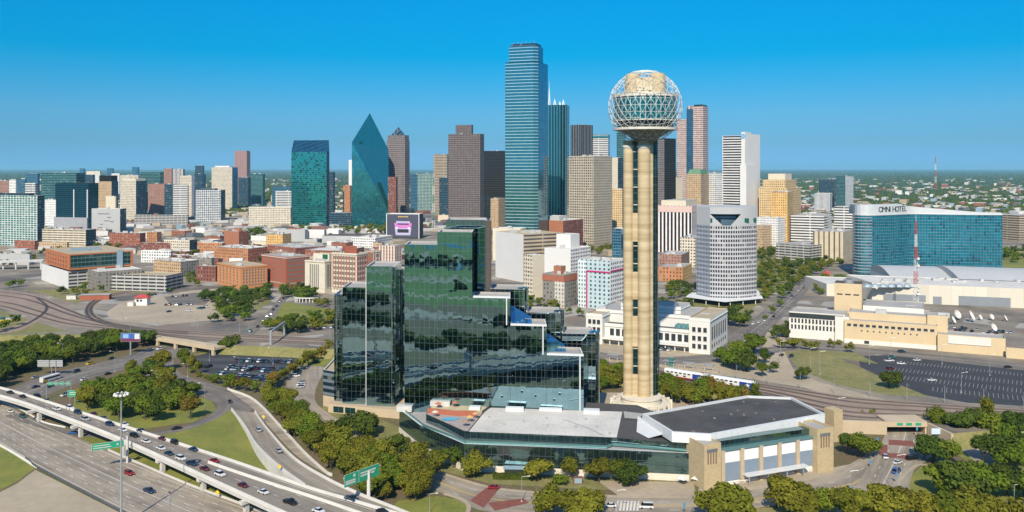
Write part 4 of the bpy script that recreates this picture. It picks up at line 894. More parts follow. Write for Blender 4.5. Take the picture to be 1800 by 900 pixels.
def B(name, label, xs, yt, d, al, style, roof='g', dep=30, units=2, crown=(), side=None, z0=ZC, cat='building', group=None, par=.9, band=None):
    xl, xc, xr = xs; foot = [Vector((p.x, p.y, 0)) for p in bx(xl, xc, xr, d, al, dep)]; z1 = ZT(yt, d)
    c = sum(foot, Vector()) / 4
    t = thing(name, label, cat, (c.x, c.y, z0), 0, group); f0 = [p - c for p in foot]
    shell('wall', f0, 0, z1 - z0, ST(style), ROOFS[roof], t, par, ST(side) if side else None)
    z = z1 - z0
    for (k, dz, st) in crown:
        f1 = inset(f0, k) if not isinstance(k, tuple) else rect_in(f0, *k); shell('upper_storey', f1, z - par - .05, z + dz, ST(st), ROOFS[roof], t, .5, wth=.2); 
        if not isinstance(k, tuple): f0 = f1; z += dz
    rr = random.Random(int(xl * 7 + yt * 13))
    w_, h_ = (f0[1] - f0[0]).length, (f0[3] - f0[0]).length
    for i in range(units):
        a, b = rr.uniform(.18, .75), rr.uniform(.2, .7); p = f0[0].lerp(f0[1], a).lerp(f0[3].lerp(f0[2], a), b); e = f0[1] - f0[0]
        mb = MB(); mb.box((p.x, p.y, z - par), min(w_ * .16, rr.uniform(3, 9)), min(h_ * .16, rr.uniform(3, 7)), rr.uniform(1.4, 3.4), math.atan2(e.y, e.x)); mb.build('rooftop_unit', M_UNIT, t)
    if band:
        mb = MB(); mb.walls(grow(f0, .25), z - band[0], z - band[0] + band[1]); mb.build('cornice', band[2], t)
    t['top'] = z1; return t, f0
M_CORN = plain('pale_stone_cornice', (.62, .55, .46), .8, 0, .1, .2)
M_CORNR = plain('red_tile_band', (.34, .12, .07), .8, 0, .15, .2)
# ---------------- far left: the newer high-rise quarter
L_ = [
 ('apartment_tower', 'white framed condominium tower of green glass at the left edge, part in shadow', (-14, 66, 78), 344, DB(434), 18, 'condo_green', dict(side='dark_blue', crown=(((.2, .92, .2, .9), 3.5, 'dark_blue'),), units=1)),  # shade of the right side is in its dark blue colour
 ('glass_tower', 'broad navy glass block with two pale vertical fins on a grey louvred base', (97, 155, 173), 322, DB(405), 14, 'navy_glass', dict(roof='d', units=0)),
 ('museum', 'pale grey concrete cube with thin dark slits in its front', (161, 211, 222), 367, DB(411), 14, 'grey_plain', dict(side='dark_blue', units=1, roof='w')),  # side coloured dark blue to stand for its shade
 ('glass_building', 'wide teal banded glass block rising behind the navy glass block', (72, 134, 150), 304, DB(384), 12, 'teal_bands', dict(dep=60)),
 ('glass_tower', 'bright blue glass tower with a white top edge behind the condominium tower', (47, 66, 70), 305, DB(378), 20, 'blue_glass', dict(roof='w', units=1)),
 ('glass_building', 'small flat blue glass block beside a white stepped building', (28, 45, 47), 315, DB(382), 15, 'blue_glass', {}),
 ('apartment_building', 'white narrow block between the maroon flats and the blue glass block', (16, 28, 31), 316, DB(386), 15, 'white_grid', {}),
 ('apartment_building', 'maroon and white gridded flats at the far left edge of the skyline', (-12, 16, 20), 318, DB(384), 14, 'pinkbrick', {}),
 ('office_building', 'low white banded office in front of the bright blue glass tower', (44, 62, 66), 322, DB(388), 12, 'white_band', dict(units=1)),
 ('office_building', 'white panelled annex with zigzag joints left of the navy glass block', (79, 98, 101), 351, DB(404), 12, 'white_fine', {}),
 ('office_tower', 'tan gridded tower under a dark slanted crown', (173, 196, 208), 319, DB(383), 22, 'tan_brick', dict(side='dark_blue', crown=((.92, 14, 'bronze'),), units=0)),
 ('office_building', 'cream stepped block in front of the tan tower with a dark crown', (186, 203, 206), 345, DB(390), 16, 'cream_plain', {}),
 ('apartment_tower', 'cream gridded tower with a dark blue right face', (213, 239, 258), 318, DB(391), 24, 'cream_grid', dict(side='dark_blue', crown=((.9, 5, 'cream_plain'),))),
 ('apartment_tower', 'older yellowish apartment slab standing behind the cream gridded tower', (211, 243, 247), 308, DB(374), 14, 'cream_grid', {}),
 ('glass_building', 'dark teal glass hall with a wavy sloping roof', (247, 282, 288), 302, DB(372), 14, 'teal_bands', dict(units=0)),
 ('apartment_tower', 'brick red square apartment tower with small balconies', (260, 289, 292), 323, DB(386), 14, 'pinkbrick', {}),
 ('glass_tower', 'narrow dark blue slab joined to a white banded tower', (289, 304, 306), 324, DB(389), 12, 'dark_blue', dict(units=1)),
 ('office_tower', 'white tower with rounded corner and thick dark bands', (304, 330, 331), 325, DB(390), 14, 'white_band', dict(roof='w', units=1)),
 ('apartment_tower', 'cream slab with a tilted white roof line behind the banded tower', (317, 337, 342), 309, DB(383), 15, 'cream_grid', dict(side='white_plain', roof='w')),
 ('glass_tower', 'dark blue glass tower right of the cream slab with tilted roof', (342, 356, 362), 306, DB(381), 18, 'dark_blue', dict(side='blue_glass')),
 ('office_building', 'white open grid office with a diagonal shadow across its face', (344, 388, 396), 334, DB(391), 14, 'white_frame', dict(side='dark_blue', crown=(((.25, .95, .3, .9), 3, 'dark_blue'),))),
 ('office_tower', 'tall cream gridded tower with a white crown and a blue glass side', (372, 408, 418), 294, DB(368), 18, 'cream_grid', dict(side='blue_glass', crown=(((.25, .95, .2, .9), 4, 'white_plain'),), units=0)),
 ('office_tower', 'dusky pink granite tower with chamfered crown above its neighbours', (412, 434, 440), 267, 2900, 18, 'pink', dict(units=0, crown=((.93, 4, 'pink'),))),
 ('glass_building', 'dark blue glass block right of the white crowned cream tower', (419, 436, 441), 312, DB(362), 18, 'dark_blue', {}),
 ('glass_building', 'wide dark teal block with faint horizontal bands and a few pale panes', (438, 462, 466), 306, DB(360), 14, 'teal_bands', dict(dep=50)),
 ('parking_garage', 'long low white garage with a ramp beside the white banded tower', (236, 330, 332), 378, DB(398), 10, 'garage', dict(units=0, dep=40)),
 ('courthouse', 'cream concrete office slab in two halves with deep square windows on arches', (437, 511, 514), 364, DB(401), 10, 'cream_grid', dict(roof='w')),
 ('office_building', 'white four-storey banded office left of the teal slanted-roof tower', (484, 512, 515), 336, DB(384), 12, 'white_band', {}),
 ('office_building', 'small blue glass pavilion top rising behind the white banded office', (478, 511, 514), 327, DB(378), 12, 'blue_glass', {}),
 ('parking_garage', 'cream multi-storey parking garage with a dark blue shaded side wall', (74, 151, 169), 404, DB(437), 13, 'cream_band', dict(side='dark_blue', dep=40, roof='g')),  # side wall carries its shade as dark blue colour
 ('brick_building', 'small red brick office with pale ground floor in front of the condominium tower', (26, 61, 68), 423, DB(439), 18, 'brick', {}),
 ('brick_building', 'low tan and brown two-storey block beside the cream garage', (68, 118, 121), 426, DB(441), 10, 'tan_brick', dict(dep=25)),
 ('apartment_tower', 'distant white and brown tower cluster on the horizon above the brick tower', (288, 302, 304), 296, 3200, 12, 'pinkbrick', {}),
 ('apartment_tower', 'distant pale tower pair behind the white banded tower', (304, 322, 325), 297, 3100, 12, 'white_fins', {}),
 ('glass_tower', 'small dark blue tower standing alone on the horizon beside the white crown', (343, 357, 359), 291, 3600, 15, 'dark_blue', {}),
 ('glass_tower', 'tiny blue tower on the far horizon above the navy glass block', (140, 148, 150), 296, 5200, 15, 'blue_glass', dict(units=0)),
 ('glass_tower', 'tiny blue twin tower on the far horizon behind the tan tower', (188, 198, 200), 295.5, 5000, 15, 'blue_glass', dict(units=0)),
 ('glass_tower', 'tiny blue tower on the far horizon above the cream gridded tower', (232, 243, 245), 293.5, 5400, 15, 'blue_glass', dict(units=0)),
 ('office_building', 'long pale flat building far away above the navy block on the horizon', (152, 176, 178), 301, 4200, 10, 'cream_plain', {}),
 ('office_building', 'cream slab with dark windows just above the navy glass block', (115, 130, 133), 310, DB(366), 12, 'cream_grid', {}),
 ('office_building', 'dark blue roofed hall above and right of the navy glass block', (132, 164, 167), 307, DB(362), 12, 'dark_blue', {}),
 ('apartment_building', 'pale apartment block on the left horizon beside a leafy ridge', (163, 176, 178), 306, DB(356), 12, 'white_grid', {}),
 ('apartment_building', 'white far-off block peeping over the teal banded block', (196, 210, 212), 305, DB(352), 12, 'white_fine', {}),
]
# ---------------- downtown skyline
L_ += [
 ('office_tower', 'thin white slab seen edge on just left of the glass prism tower', (613, 619, 623), 281, 2200, 15, 'white_plain', dict(units=0)),
 ('brick_building', 'orange brick hotel block in front of the thin white slab', (603, 615, 621), 326, DB(379), 25, 'brick_orange', dict(side='pinkbrick')),
 ('glass_tower', 'narrow dark slab behind the teal slanted-roof tower', (578, 586, 589), 302, 2100, 20, 'dark_blue', dict(units=0)),
 ('glass_building', 'low dark glass building filling the gap below the glass prism', (578, 618, 622), 374, DB(400), 10, 'dark_blue', dict(dep=22)),
 ('office_tower', 'grey granite tower with glass pyramid roof, right of the glass prism', (680, 712, 720), 247, 1780, 22, 'grey_grid', dict(units=0, roof='d', crown=((.94, 11, 'grey_grid'),))),
 ('brick_building', 'plain maroon slab between the glass prism and the pyramid-roofed tower', (682, 696, 699), 311, 1700, 20, 'brick_dark', dict(units=0)),
 ('glass_building', 'blue glass block low between the pyramid-roofed tower and the lattice mast', (721, 735, 739), 306, DB(373), 16, 'blue_glass', {}),
 ('glass_building', 'pale green gridded glass cube behind the lattice mast', (734, 766, 775), 305, DB(374), 16, 'lantern', dict(units=1)),
 ('office_building', 'tan banded office behind the dark brown tower', (762, 786, 790), 271, 2150, 15, 'tan_band', dict(units=1)),
 ('glass_building', 'low blue glass block below the tan banded office', (772, 788, 792), 312, 1950, 15, 'dark_blue', {}),
 ('office_tower', 'dark brown granite tower with a square penthouse on its roof', (788, 844, 851), 235, 1620, 18, 'brown_grid', dict(roof='d', units=1, crown=(((.25, .66, .3, .8), 17, 'brown_grid'),))),
 ('office_tower', 'black bronze glass block with a reddish roof behind the tall blue tower', (851, 893, 897), 265, 1900, 12, 'bronze', dict(roof='t', units=2)),
 ('hotel', 'orange-brown plain walled hotel with a white balcony edge below the brown tower', (797, 812, 837), 340, DB(391), 50, 'lantern', dict(side='brick_plain')),
 ('brick_building', 'buff balconied hotel at the foot of the tall blue tower', (839, 876, 889), 349, DB(402), 22, 'tan_brick', dict(units=3)),
 ('office_tower', 'black tower with white pinstripes behind the green spired tower', (1003, 1022, 1042), 219, 1750, 44, 'black_stripe', dict(roof='d', units=1)),
 ('office_tower', 'white banded tower with a teal top floor right of the pinstriped tower', (1042, 1069, 1072), 236, 1900, 12, 'white_band', dict(units=1, band=(7, 5, plain('teal_top_band', (.05, .25, .27), .3, .4, .1, .2)))),
 ('office_tower', 'square beige tower of deep gridded windows with a blank crown', (1000, 1043, 1076), 274, 1240, 38, 'beige_grid', dict(side='beige_fine', roof='g', units=3)),
 ('glass_tower', 'teal slab half hidden behind the globe tower shaft', (1084, 1097, 1100), 232, 1950, 15, 'teal_bands', dict(units=0)),
 ('office_tower', 'cream and dark slab close left of the globe tower shaft', (1072, 1086, 1098), 277, 1600, 40, 'cream_plain', dict(side='dark_blue')),
 ('brick_building', 'tan gridded lower block left of the globe tower shaft', (1076, 1094, 1099), 332, 1400, 20, 'tan_deco', {}),
 ('office_tower', 'dark slate tower right behind the globe tower shaft', (1152, 1168, 1188), 243, 1500, 40, 'grey_grid', dict(side='bronze', roof='d', units=0)),
 ('brick_building', 'cream masonry block below the pink arched tower', (1158, 1172, 1200), 312, 1520, 42, 'tan_brick', dict(side='cream_plain', units=2)),
 ('brick_building', 'old ornate hotel with a green copper mansard roof', (1207, 1232, 1246), 306, 1560, 30, 'tan_brick', dict(units=0)),
 ('office_building', 'white slim block just left of the white banded telecom tower', (1244, 1257, 1272), 304, 1600, 40, 'white_grid', {}),
 ('parking_garage', 'tan garage with dark openings in front of the pink tower', (1196, 1274, 1281), 334, DB(400), 14, 'tan_band', dict(dep=45)),
 ('office_building', 'white windowless annex at the foot of the telecom tower', (1280, 1290, 1304), 338, DB(410), 42, 'white_plain', dict(side='white_fine')),
 ('federal_building', 'wide pink and white finned office slab behind the white notched tower', (1154, 1216, 1238), 362, DB(446), 22, 'white_fins', dict(units=3, dep=40, band=(9, 8.6, plain('pink_white_cornice', (.60, .44, .38), .8, 0, .08, .2)), crown=(((.1, .95, .2, .9), 7, 'cream_plain'),), side='white_thin_fins')),
 ('brick_building', 'small cream mid-rise with dark windows tucked left of the white notched tower', (1196, 1222, 1234), 418, DB(470), 24, 'cream_grid', dict(units=2)),
 ('brick_building', 'reddish brown old loft block below the finned office slab', (1158, 1198, 1212), 448, DB(488), 22, 'pinkbrick', dict(units=3)),
 ('restaurant', 'low orange market building with awnings at the foot of the brown loft block', (1156, 1200, 1216), 470, DB(496), 24, 'brick_orange', dict(units=2, side='gold_deco')),
 ('office_tower', 'cream stepped masonry tower of many small windows right of the telecom tower', (1334, 1384, 1408), 331, 1340, 24, 'tan_deco', dict(units=1, crown=(((.06, .86, .1, .9), 13, 'tan_deco'), ((.25, .72, .2, .8), 22, 'cream_plain')))),
 ('office_tower', 'golden brick art deco tower in front of the cream stepped tower', (1355, 1384, 1394), 338, 1270, 22, 'gold_deco', dict(units=1)),
 ('office_building', 'white fine-windowed office with a small blue emblem on its corner', (1329, 1367, 1384), 383, DB(440), 40, 'white_fine', dict(units=3, roof='w')),
 ('office_building', 'tan brick mid-rise right of the white notched tower', (1329, 1342, 1356), 396, DB(441), 40, 'tan_brick', dict(units=1)),
 ('office_building', 'white office with long dark window bands beside the teal hotel', (1390, 1448, 1462), 380, DB(438), 14, 'white_band', dict(units=2, roof='g', dep=35)),
 ('office_building', 'white blocky office with bands next to the left end of the teal hotel', (1466, 1512, 1516), 364, DB(432), 12, 'white_band', dict(units=2, dep=35)),
 ('office_building', 'plain buff block with shallow pilasters in front of the white banded offices', (1429, 1482, 1500), 408, DB(462), 18, 'pilaster', dict(units=3)),
 ('parking_garage', 'low white garage with dark openings behind the avenue trees', (1364, 1422, 1474), 432, DB(463), 30, 'garage', dict(units=1, side='garage')),
 ('office_building', 'white windowed tower with a plain crown standing alone beyond the deco towers', (1431, 1458, 1463), 340, DB(372), 16, 'white_thin_fins', dict(units=1, roof='w')),
 ('glass_tower', 'dark teal twin glass block left part of a pair beyond the white windowed tower', (1439, 1466, 1470), 315, 2600, 16, 'dark_blue', dict(units=1)),
 ('glass_tower', 'taller dark teal glass tower with a white gridded right side', (1470, 1486, 1500), 310, 2500, 35, 'teal_bands', dict(side='white_grid', units=1)),
 ('office_building', 'tan banded building half hidden behind the right end of the teal hotel', (1758, 1792, 1840), 379, DB(424), 20, 'tan_band', dict(dep=60)),
]
# ---------------- the brick warehouse quarter and what surrounds it
L_ += [
 ('warehouse', 'tall orange-red brick block with a dark shaded side, alone above the low roofs', (394, 420, 437), 407, DB(439), 35, 'brick_plain', dict(side='brick_dark', units=2, crown=(((.5, .8, .3, .7), 4, 'brick_plain'),))),  # maroon style on the side puts its shade into the colour
 ('warehouse', 'stepped red brick warehouse row with a chimney-like corner tower', (192, 246, 256), 410, DB(437), 14, 'brick', dict(units=4, dep=45, side='brick_dark')),
 ('warehouse', 'brown brick wing right of the stepped red warehouse', (258, 276, 284), 408, DB(436), 18, 'brick_orange', dict(units=1)),
 ('warehouse', 'cream painted warehouse with a dark blue shaded side wall', (288, 333, 347), 422, DB(447), 16, 'cream_grid', dict(side='dark_blue', units=3)),  # shade painted on the side wall with the dark blue style
 ('warehouse', 'low maroon shed in front of the cream painted warehouse', (246, 302, 305), 427, DB(446), 10, 'brick_dark', dict(units=1, dep=25)),
 ('warehouse', 'low orange brick row building left of the tall orange-red block', (348, 390, 396), 427, DB(448), 14, 'brick_orange', dict(units=3, roof='w', dep=40)),
 ('warehouse', 'long low brick building with a white cluttered roof', (376, 436, 470), 437, DB(462), 30, 'brick_orange', dict(side='brick', roof='w', units=8)),
 ('warehouse', 'yellow ochre brick building with square windows above the white roofs', (468, 497, 512), 412, DB(437), 18, 'gold_deco', dict(units=3)),
 ('warehouse', 'blue-roofed white shed behind the ochre brick building', (487, 536, 542), 404, DB(425), 12, 'grey_plain', dict(units=0, dep=60)),
 ('warehouse', 'pale grey shed with a ridge roof right of the blue-roofed shed', (538, 570, 574), 404, DB(424), 12, 'white_plain', dict(units=0, dep=40)),
 ('warehouse', 'wide dark hipped roof market hall below the park trees', (566, 640, 652), 415, DB(428), 8, 'grey_plain', dict(units=0, roof='d', dep=70)),
 ('warehouse', 'long brick block with white parapet and square windows behind the red courthouse', (470, 520, 572), 436, DB(458), 30, 'brick', dict(units=5, roof='g', side='brick_dark')),
 ('warehouse', 'low long brick building with pale roof behind the cream jail block', (536, 604, 640), 441, DB(462), 16, 'brick', dict(units=2, roof='w', dep=30)),
 ('warehouse', 'white-roofed low block with skylights left of the billboard building', (618, 660, 690), 418, DB(436), 20, 'white_grid', dict(units=5, roof='w', dep=50)),
 ('office_building', 'white and brown balconied mid-rise in front of the white-roofed block', (664, 694, 706), 432, DB(474), 22, 'brick_white', dict(units=3)),
 ('apartment_building', 'brown and cream apartment block with balconies beside the long garage', (270, 318, 350), 460, DB(487), 30, 'tan_brick', dict(units=4, side='grey_brick', roof='w')),
 ('apartment_building', 'grey flat-roofed apartment wing behind the brown and cream apartments', (333, 372, 377), 453, DB(478), 14, 'grey_brick', dict(units=2, roof='w', dep=40)),
 ('warehouse', 'white low building with a flat roof and dark openings left of the apartments', (248, 300, 304), 441, DB(462), 12, 'white_grid', dict(units=2, roof='w', dep=35)),
 ('warehouse', 'purple-brown windowless block left of the orange book warehouse', (345, 379, 384), 468, DB(495), 14, 'brick_dark', dict(units=2, dep=25)),
 ('parking_garage', 'long grey open parking garage with four decks and rounded left end', (183, 292, 322), 485, DB(513), 12, 'garage', dict(units=0, roof='t', dep=45)),
 ('office_building', 'low purple-grey flat-roofed office with white roof edge beside the garage', (134, 172, 250), 478, DB(512), 38, 'grey_brick', dict(units=3, side='grey_brick', roof='w')),
 ('warehouse', 'low concrete warehouse under the freeway signs at the left edge', (-20, 52, 56), 447, DB(466), 10, 'grey_plain', dict(units=2, dep=30)),
]
for name, label, xs, yt, d, al, st, kw in L_: B(name, label, xs, yt, d, al, st, **kw)
def found(start): return next(o for o in bpy.data.objects if str(o.get('label', '')).startswith(start))
def on_front(t, xs, d, al, dep=30):
    f = bx(*xs, d, al, dep); o = t.location; a, b = f[3], f[0]; a, b = Vector((a.x - o.x, a.y - o.y, 0)), Vector((b.x - o.x, b.y - o.y, 0)); e = (b - a).normalized(); return a, e, Vector((e.y, -e.x, 0)), (b - a).length
t = found('broad navy glass block'); a, e, nn, L = on_front(t, (97, 155, 173), DB(405), 14); h = t['top'] - ZC
for k in (.58, .985): p = a + e * (L * k) + nn * .6; mb = MB(); mb.box((p.x, p.y, 14), 2.0, 1.6, h - 26, math.atan2(e.y, e.x)); mb.build('pale_fin', M_COPING, t)
p = a + e * (L * .5) + nn * 1.5; mb = MB(); mb.box((p.x, p.y, 0), L * 1.0, 3.2, 24, math.atan2(e.y, e.x)); mb.build('louvred_base', facade('grey_louvred_base', (.36, .36, .37), (.26, .26, .28), 3, 1.2, 1, .5, gr=.6, blind=0, pv=.08), t)
t = found('pale grey concrete cube'); a, e, nn, L = on_front(t, (161, 211, 222), DB(411), 14); h = t['top'] - ZC
for k, z, w_ in ((.42, .78, .40), (.55, .50, .20), (.72, .47, .12), (.35, .36, .10), (.30, .22, .16), (.62, .64, .14)): p = a + e * (L * k) + nn * .1; mb = MB(); mb.box((p.x, p.y, h * z), L * w_, .4, .9, math.atan2(e.y, e.x)); mb.build('slit_window', M_DARK, t)
# small brick roofs that fill the warehouse quarter, and low blocks beyond it
rr = random.Random(5)
def fill(n, x0, x1, y0, y1, styles, h0, h1, desc, place, name='warehouse', avoid=()):
    k = 0; tries = 0
    while k < n and tries < n * 40:
        tries += 1
        x, yb = rr.uniform(x0, x1), rr.uniform(y0, y1); d = DB(yb); w_ = rr.uniform(14, 42) * F / d; h = rr.uniform(h0, h1)
        if any(a < x + w_ and x < b and c < yb < e for a, b, c, e in avoid) or any(abs(x - q[0]) < (w_ + q[2]) * .55 and abs(yb - q[1]) < 1.1 * d / 900 * 1.0 + 1.5 for q in FILLED): continue
        FILLED.append((x, yb, w_)); st = rr.choice(styles); f = w_ * rr.uniform(.6, .95)
        t, _ = B(name, '', (x, x + f, x + w_), yb - (h) * F / d, d, rr.uniform(10, 32), st, rr.choice('wwgtd'), units=rr.choice((0, 1, 1, 2)) if d < 2600 else 0, dep=rr.uniform(15, 35))
        auto(t, desc[st], place, 'building'); k += 1
FILLED = []
DS = {'brick': 'small red brick building', 'brick_orange': 'small orange brick building', 'brick_dark': 'small maroon brick building', 'cream_plain': 'small cream block', 'white_plain': 'small white block', 'grey_plain': 'small grey block', 'white_grid': 'small white windowed block', 'tan_brick': 'small buff brick building', 'tan_band': 'small tan banded block', 'cream_grid': 'small cream windowed block', 'dark_blue': 'small dark glass block', 'teal_bands': 'small teal glass block', 'metal_blue': 'small blue metal shed'}
fill(40, 280, 700, 437, 470, ['brick', 'brick_orange', 'brick_dark', 'white_plain', 'tan_brick', 'grey_plain'], 5, 11, DS, 'among the warehouse roofs')
fill(44, -10, 640, 404, 436, ['white_plain', 'cream_plain', 'tan_brick', 'brick', 'grey_plain', 'metal_blue'], 5, 10, DS, 'beyond the warehouse quarter', 'low_building')
fill(60, 0, 1060, 342, 398, ['cream_plain', 'white_grid', 'tan_brick', 'brick', 'white_plain', 'grey_plain', 'dark_blue', 'teal_bands', 'cream_grid'], 8, 30, DS, 'between the towers of the skyline', 'city_block')
fill(34, 1060, 1340, 360, 440, ['cream_plain', 'white_grid', 'tan_brick', 'white_plain', 'grey_plain', 'tan_band', 'cream_grid'], 12, 34, DS, 'behind the white notched tower', 'city_block')
fill(100, 1345, 1820, 344, 420, ['cream_plain', 'white_plain', 'tan_brick', 'brick', 'grey_plain', 'white_grid', 'brick_dark', 'tan_band', 'metal_blue'], 5, 13, DS, 'in the low sprawl beyond the teal hotel', 'low_building')
fill(36, 1330, 1820, 318, 344, ['cream_plain', 'white_plain', 'tan_brick', 'brick', 'grey_plain', 'white_grid'], 8, 20, DS, 'in the sprawl towards the right horizon', 'low_building')
fill(50, -10, 1060, 312, 338, ['cream_plain', 'white_plain', 'tan_brick', 'grey_plain', 'white_grid'], 12, 32, DS, 'towards the left horizon', 'far_building')
# roofs too small and too many to count
def sprawl():
    n = NT('distant_roofs'); g = n.n('ShaderNodeNewGeometry'); rp_ = n.n('ShaderNodeValToRGB'); rp_.color_ramp.interpolation = 'CONSTANT'; cols = [(0, (.50, .48, .44)), (.22, (.40, .33, .24)), (.4, (.22, .10, .07)), (.5, (.30, .30, .30)), (.68, (.62, .60, .57)), (.8, (.12, .13, .15)), (.9, (.44, .36, .28))]
    for i, (q, c) in enumerate(cols): e = rp_.color_ramp.elements[i] if i < 2 else rp_.color_ramp.elements.new(q); e.position = q; e.color = (*c, 1)
    n.link(g.outputs['Random Per Island'], rp_.inputs[0]); m = n.done(rp_.outputs[0], .85); mb = MB(); r = random.Random(8)
    def add(x, y, sx, sy, h):
        a = r.choice((.3, .9)) + r.uniform(-.06, .06); co, si = math.cos(a), math.sin(a); b = len(mb.v); q = [(x + u * co - v * si, y + u * si + v * co) for u, v in ((-sx, -sy), (sx, -sy), (sx, sy), (-sx, sy))]
        mb.v += [(p[0], p[1], ZC - .3) for p in q] + [(p[0], p[1], ZC + h) for p in q]
        for f in ((0, 1, 5, 4), (1, 2, 6, 5), (2, 3, 7, 6), (3, 0, 4, 7), (4, 5, 6, 7)): mb.f.append(tuple(b + i for i in f)); mb.uv.append([(0, 0)] * 4); mb.mi.append(0); mb.sm.append(False)
    k = 0
    while k < 2300:
        py = 304 + 156 * r.random() ** .85 if k % 5 == 0 else 304 + 106 * r.random() ** .8; px = r.uniform(-40, 1850); d = DB(py)
        if d > 9500 or (580 < px < 1330 and d < 1700 and r.random() < .6): continue
        if any(abs(px - 1630) < 150 and py > 372 for _ in (0,)): continue
        if d < 1150 and not 560 < px < 1190: continue
        s_ = r.uniform(5, 14) * (1 if d < 4000 else 1.7); add((px - 900) / F * d, d, s_, s_ * r.uniform(.5, 1.3), r.uniform(3.5, 8) * (1 if d < 4000 else 1.3)); k += 1
    stuff(mb.build('distant_rooftops', m))
sprawl()
# ================================================================ buildings with a shape of their own
def local(t, pts): o = t.location; return [Vector((p.x - o.x, p.y - o.y, 0)) for p in pts]
def bthing(name, label, foot, cat='building', z0=ZC):
    c = sum((Vector((p.x, p.y, 0)) for p in foot), Vector()) / len(foot); t = thing(name, label, cat, (c.x, c.y, z0)); return t, local(t, foot)
def part_shell(t, foot_w, zb, zt, style, roof='g', name='wall', par=.8, side=None, ff=(3,)):
    f = local(t, foot_w); w_, r_ = shell(name, f, zb - ZC, zt - ZC, ST(style) if isinstance(style, str) else style, ROOFS[roof], t, par, (ST(side) if isinstance(side, str) else side), ff); return w_
def pane(w, h, mat, frame=None):
    mb = MB(); mb.box((0, 0, 0), w, .16, h)
    if frame: mb.box((0, -.02, -.22), w + .4, .3, .2, 0, 1)
    o = mb.build('window', [mat] + ([frame] if frame else [])); COL.objects.unlink(o); return o
def windows(t, a, b, us, zs, proto, off=.04):
    """single windows set on the face a-b of thing t (local points), at metres along and up it"""
    e = Vector((b.x - a.x, b.y - a.y, 0)); L = e.length; e /= L; nn = Vector((e.y, -e.x, 0)); rz = math.atan2(e.y, e.x)
    for u in us:
        for z in zs:
            c = proto.copy(); COL.objects.link(c); c.parent = t; p = a + e * (u * L) + nn * off; c.location = (p.x, p.y, z); c.rotation_euler = (0, 0, rz)
def lin(n, a, b): return [a + (b - a) * (i + .5) / n for i in range(n)]
WGL = facade('plain_window_glass', (.05, .06, .07), (.045, .055, .06), 50, 50, .99, .99, gr=.08, gmet=.3, blind=0)
# ---- tallest blue tower
def blue_tower():
    d = 1120; f = bx(888, 944, 963, d, 20); t, fl = bthing('skyscraper', 'tallest blue-green glass tower with silver floor bands and stepped shoulders', f, 'skyscraper')
    e = (f[0] - f[3]).normalized(); r = (f[1] - f[0]).normalized()
    ch = 5.0; foot = [f[0] + r * ch, f[1], f[2], f[3], f[0] - e * ch]
    st = ST('boa'); sd_ = facade('blue_tower_side_glass', (.10, .30, .38), (.05, .20, .29), 3.2, 4.1, .96, .9, gr=.05, gmet=.85, blind=0, wr=.2, wmet=.6, warp=.006)
    part_shell(t, foot, ZC, ZT(107, d), st, 'd', side=sd_, ff=(3, 4), par=1)
    up = [f[0] + r * ch, f[0] + r * ((f[1] - f[0]).length * .42), f[0] + r * ((f[1] - f[0]).length * .42) + (f[3] - f[0]) * .98, f[3] + r * 2 - (f[3] - f[0]) * .10, f[0] - e * ch]
    up = [f[0] + r * ch, f[0].lerp(f[1], .55), f[3].lerp(f[2], .55).lerp(f[0].lerp(f[1], .55), .12), f[3].lerp(f[0], .12), f[0] - e * ch]
    part_shell(t, up, ZT(108.5, d), ZT(80, d), st, 'd', 'upper_wall', side=sd_, ff=(3, 4))
    cr_ = grow(up, -2); part_shell(t, cr_, ZT(81.5, d), ZT(75, d), 'dark_blue', 'd', 'crown')
    for i in range(6):
        p = cr_[0].lerp(cr_[3], .1 + .16 * i) - Vector((t.location.x, t.location.y, 0)); mb = MB(); mb.tube((p.x, p.y + 2, ZT(76, d) - ZC), (p.x, p.y + 2, ZT(72 if i % 2 else 70, d) - ZC), .35, n=5); mb.build('antenna', M_STEEL, t)
blue_tower()
def spired():
    d = 1350; f = bx(962, 996, 1001, d, 12); t, fl = bthing('skyscraper', 'green-blue striped glass tower with white rooftop spires beside the tallest blue tower', f, 'skyscraper')
    part_shell(t, f, ZC, ZT(184, d), 'green_tower', 'd', side='teal_bands')
    for k, (px, top, w_) in enumerate(((965.5, 142, 2.0), (975, 171, 3.0), (984, 176, 2.2), (990, 172, 3.0))):
        c = D(px, d + 12); c = Vector((c.x - t.location.x, c.y - t.location.y, 0)); z = ZT(185, d) - ZC; zt = ZT(top, d) - ZC; sp = MB()
        for a in range(4): sp.tube((c.x + w_ * math.cos(a * 1.571 + .8), c.y + w_ * math.sin(a * 1.571 + .8), z), (c.x, c.y, z + (zt - z) * .75), .5, .3, n=4)
        for q in (.15, .35, .5): sp.box((c.x, c.y, z + (zt - z) * q), w_ * 1.4 * (1 - q), w_ * 1.4 * (1 - q), .6)
        sp.tube((c.x, c.y, z), (c.x, c.y, zt), .45, .2, n=5); sp.build('spire', M_STRUT, t)
spired()
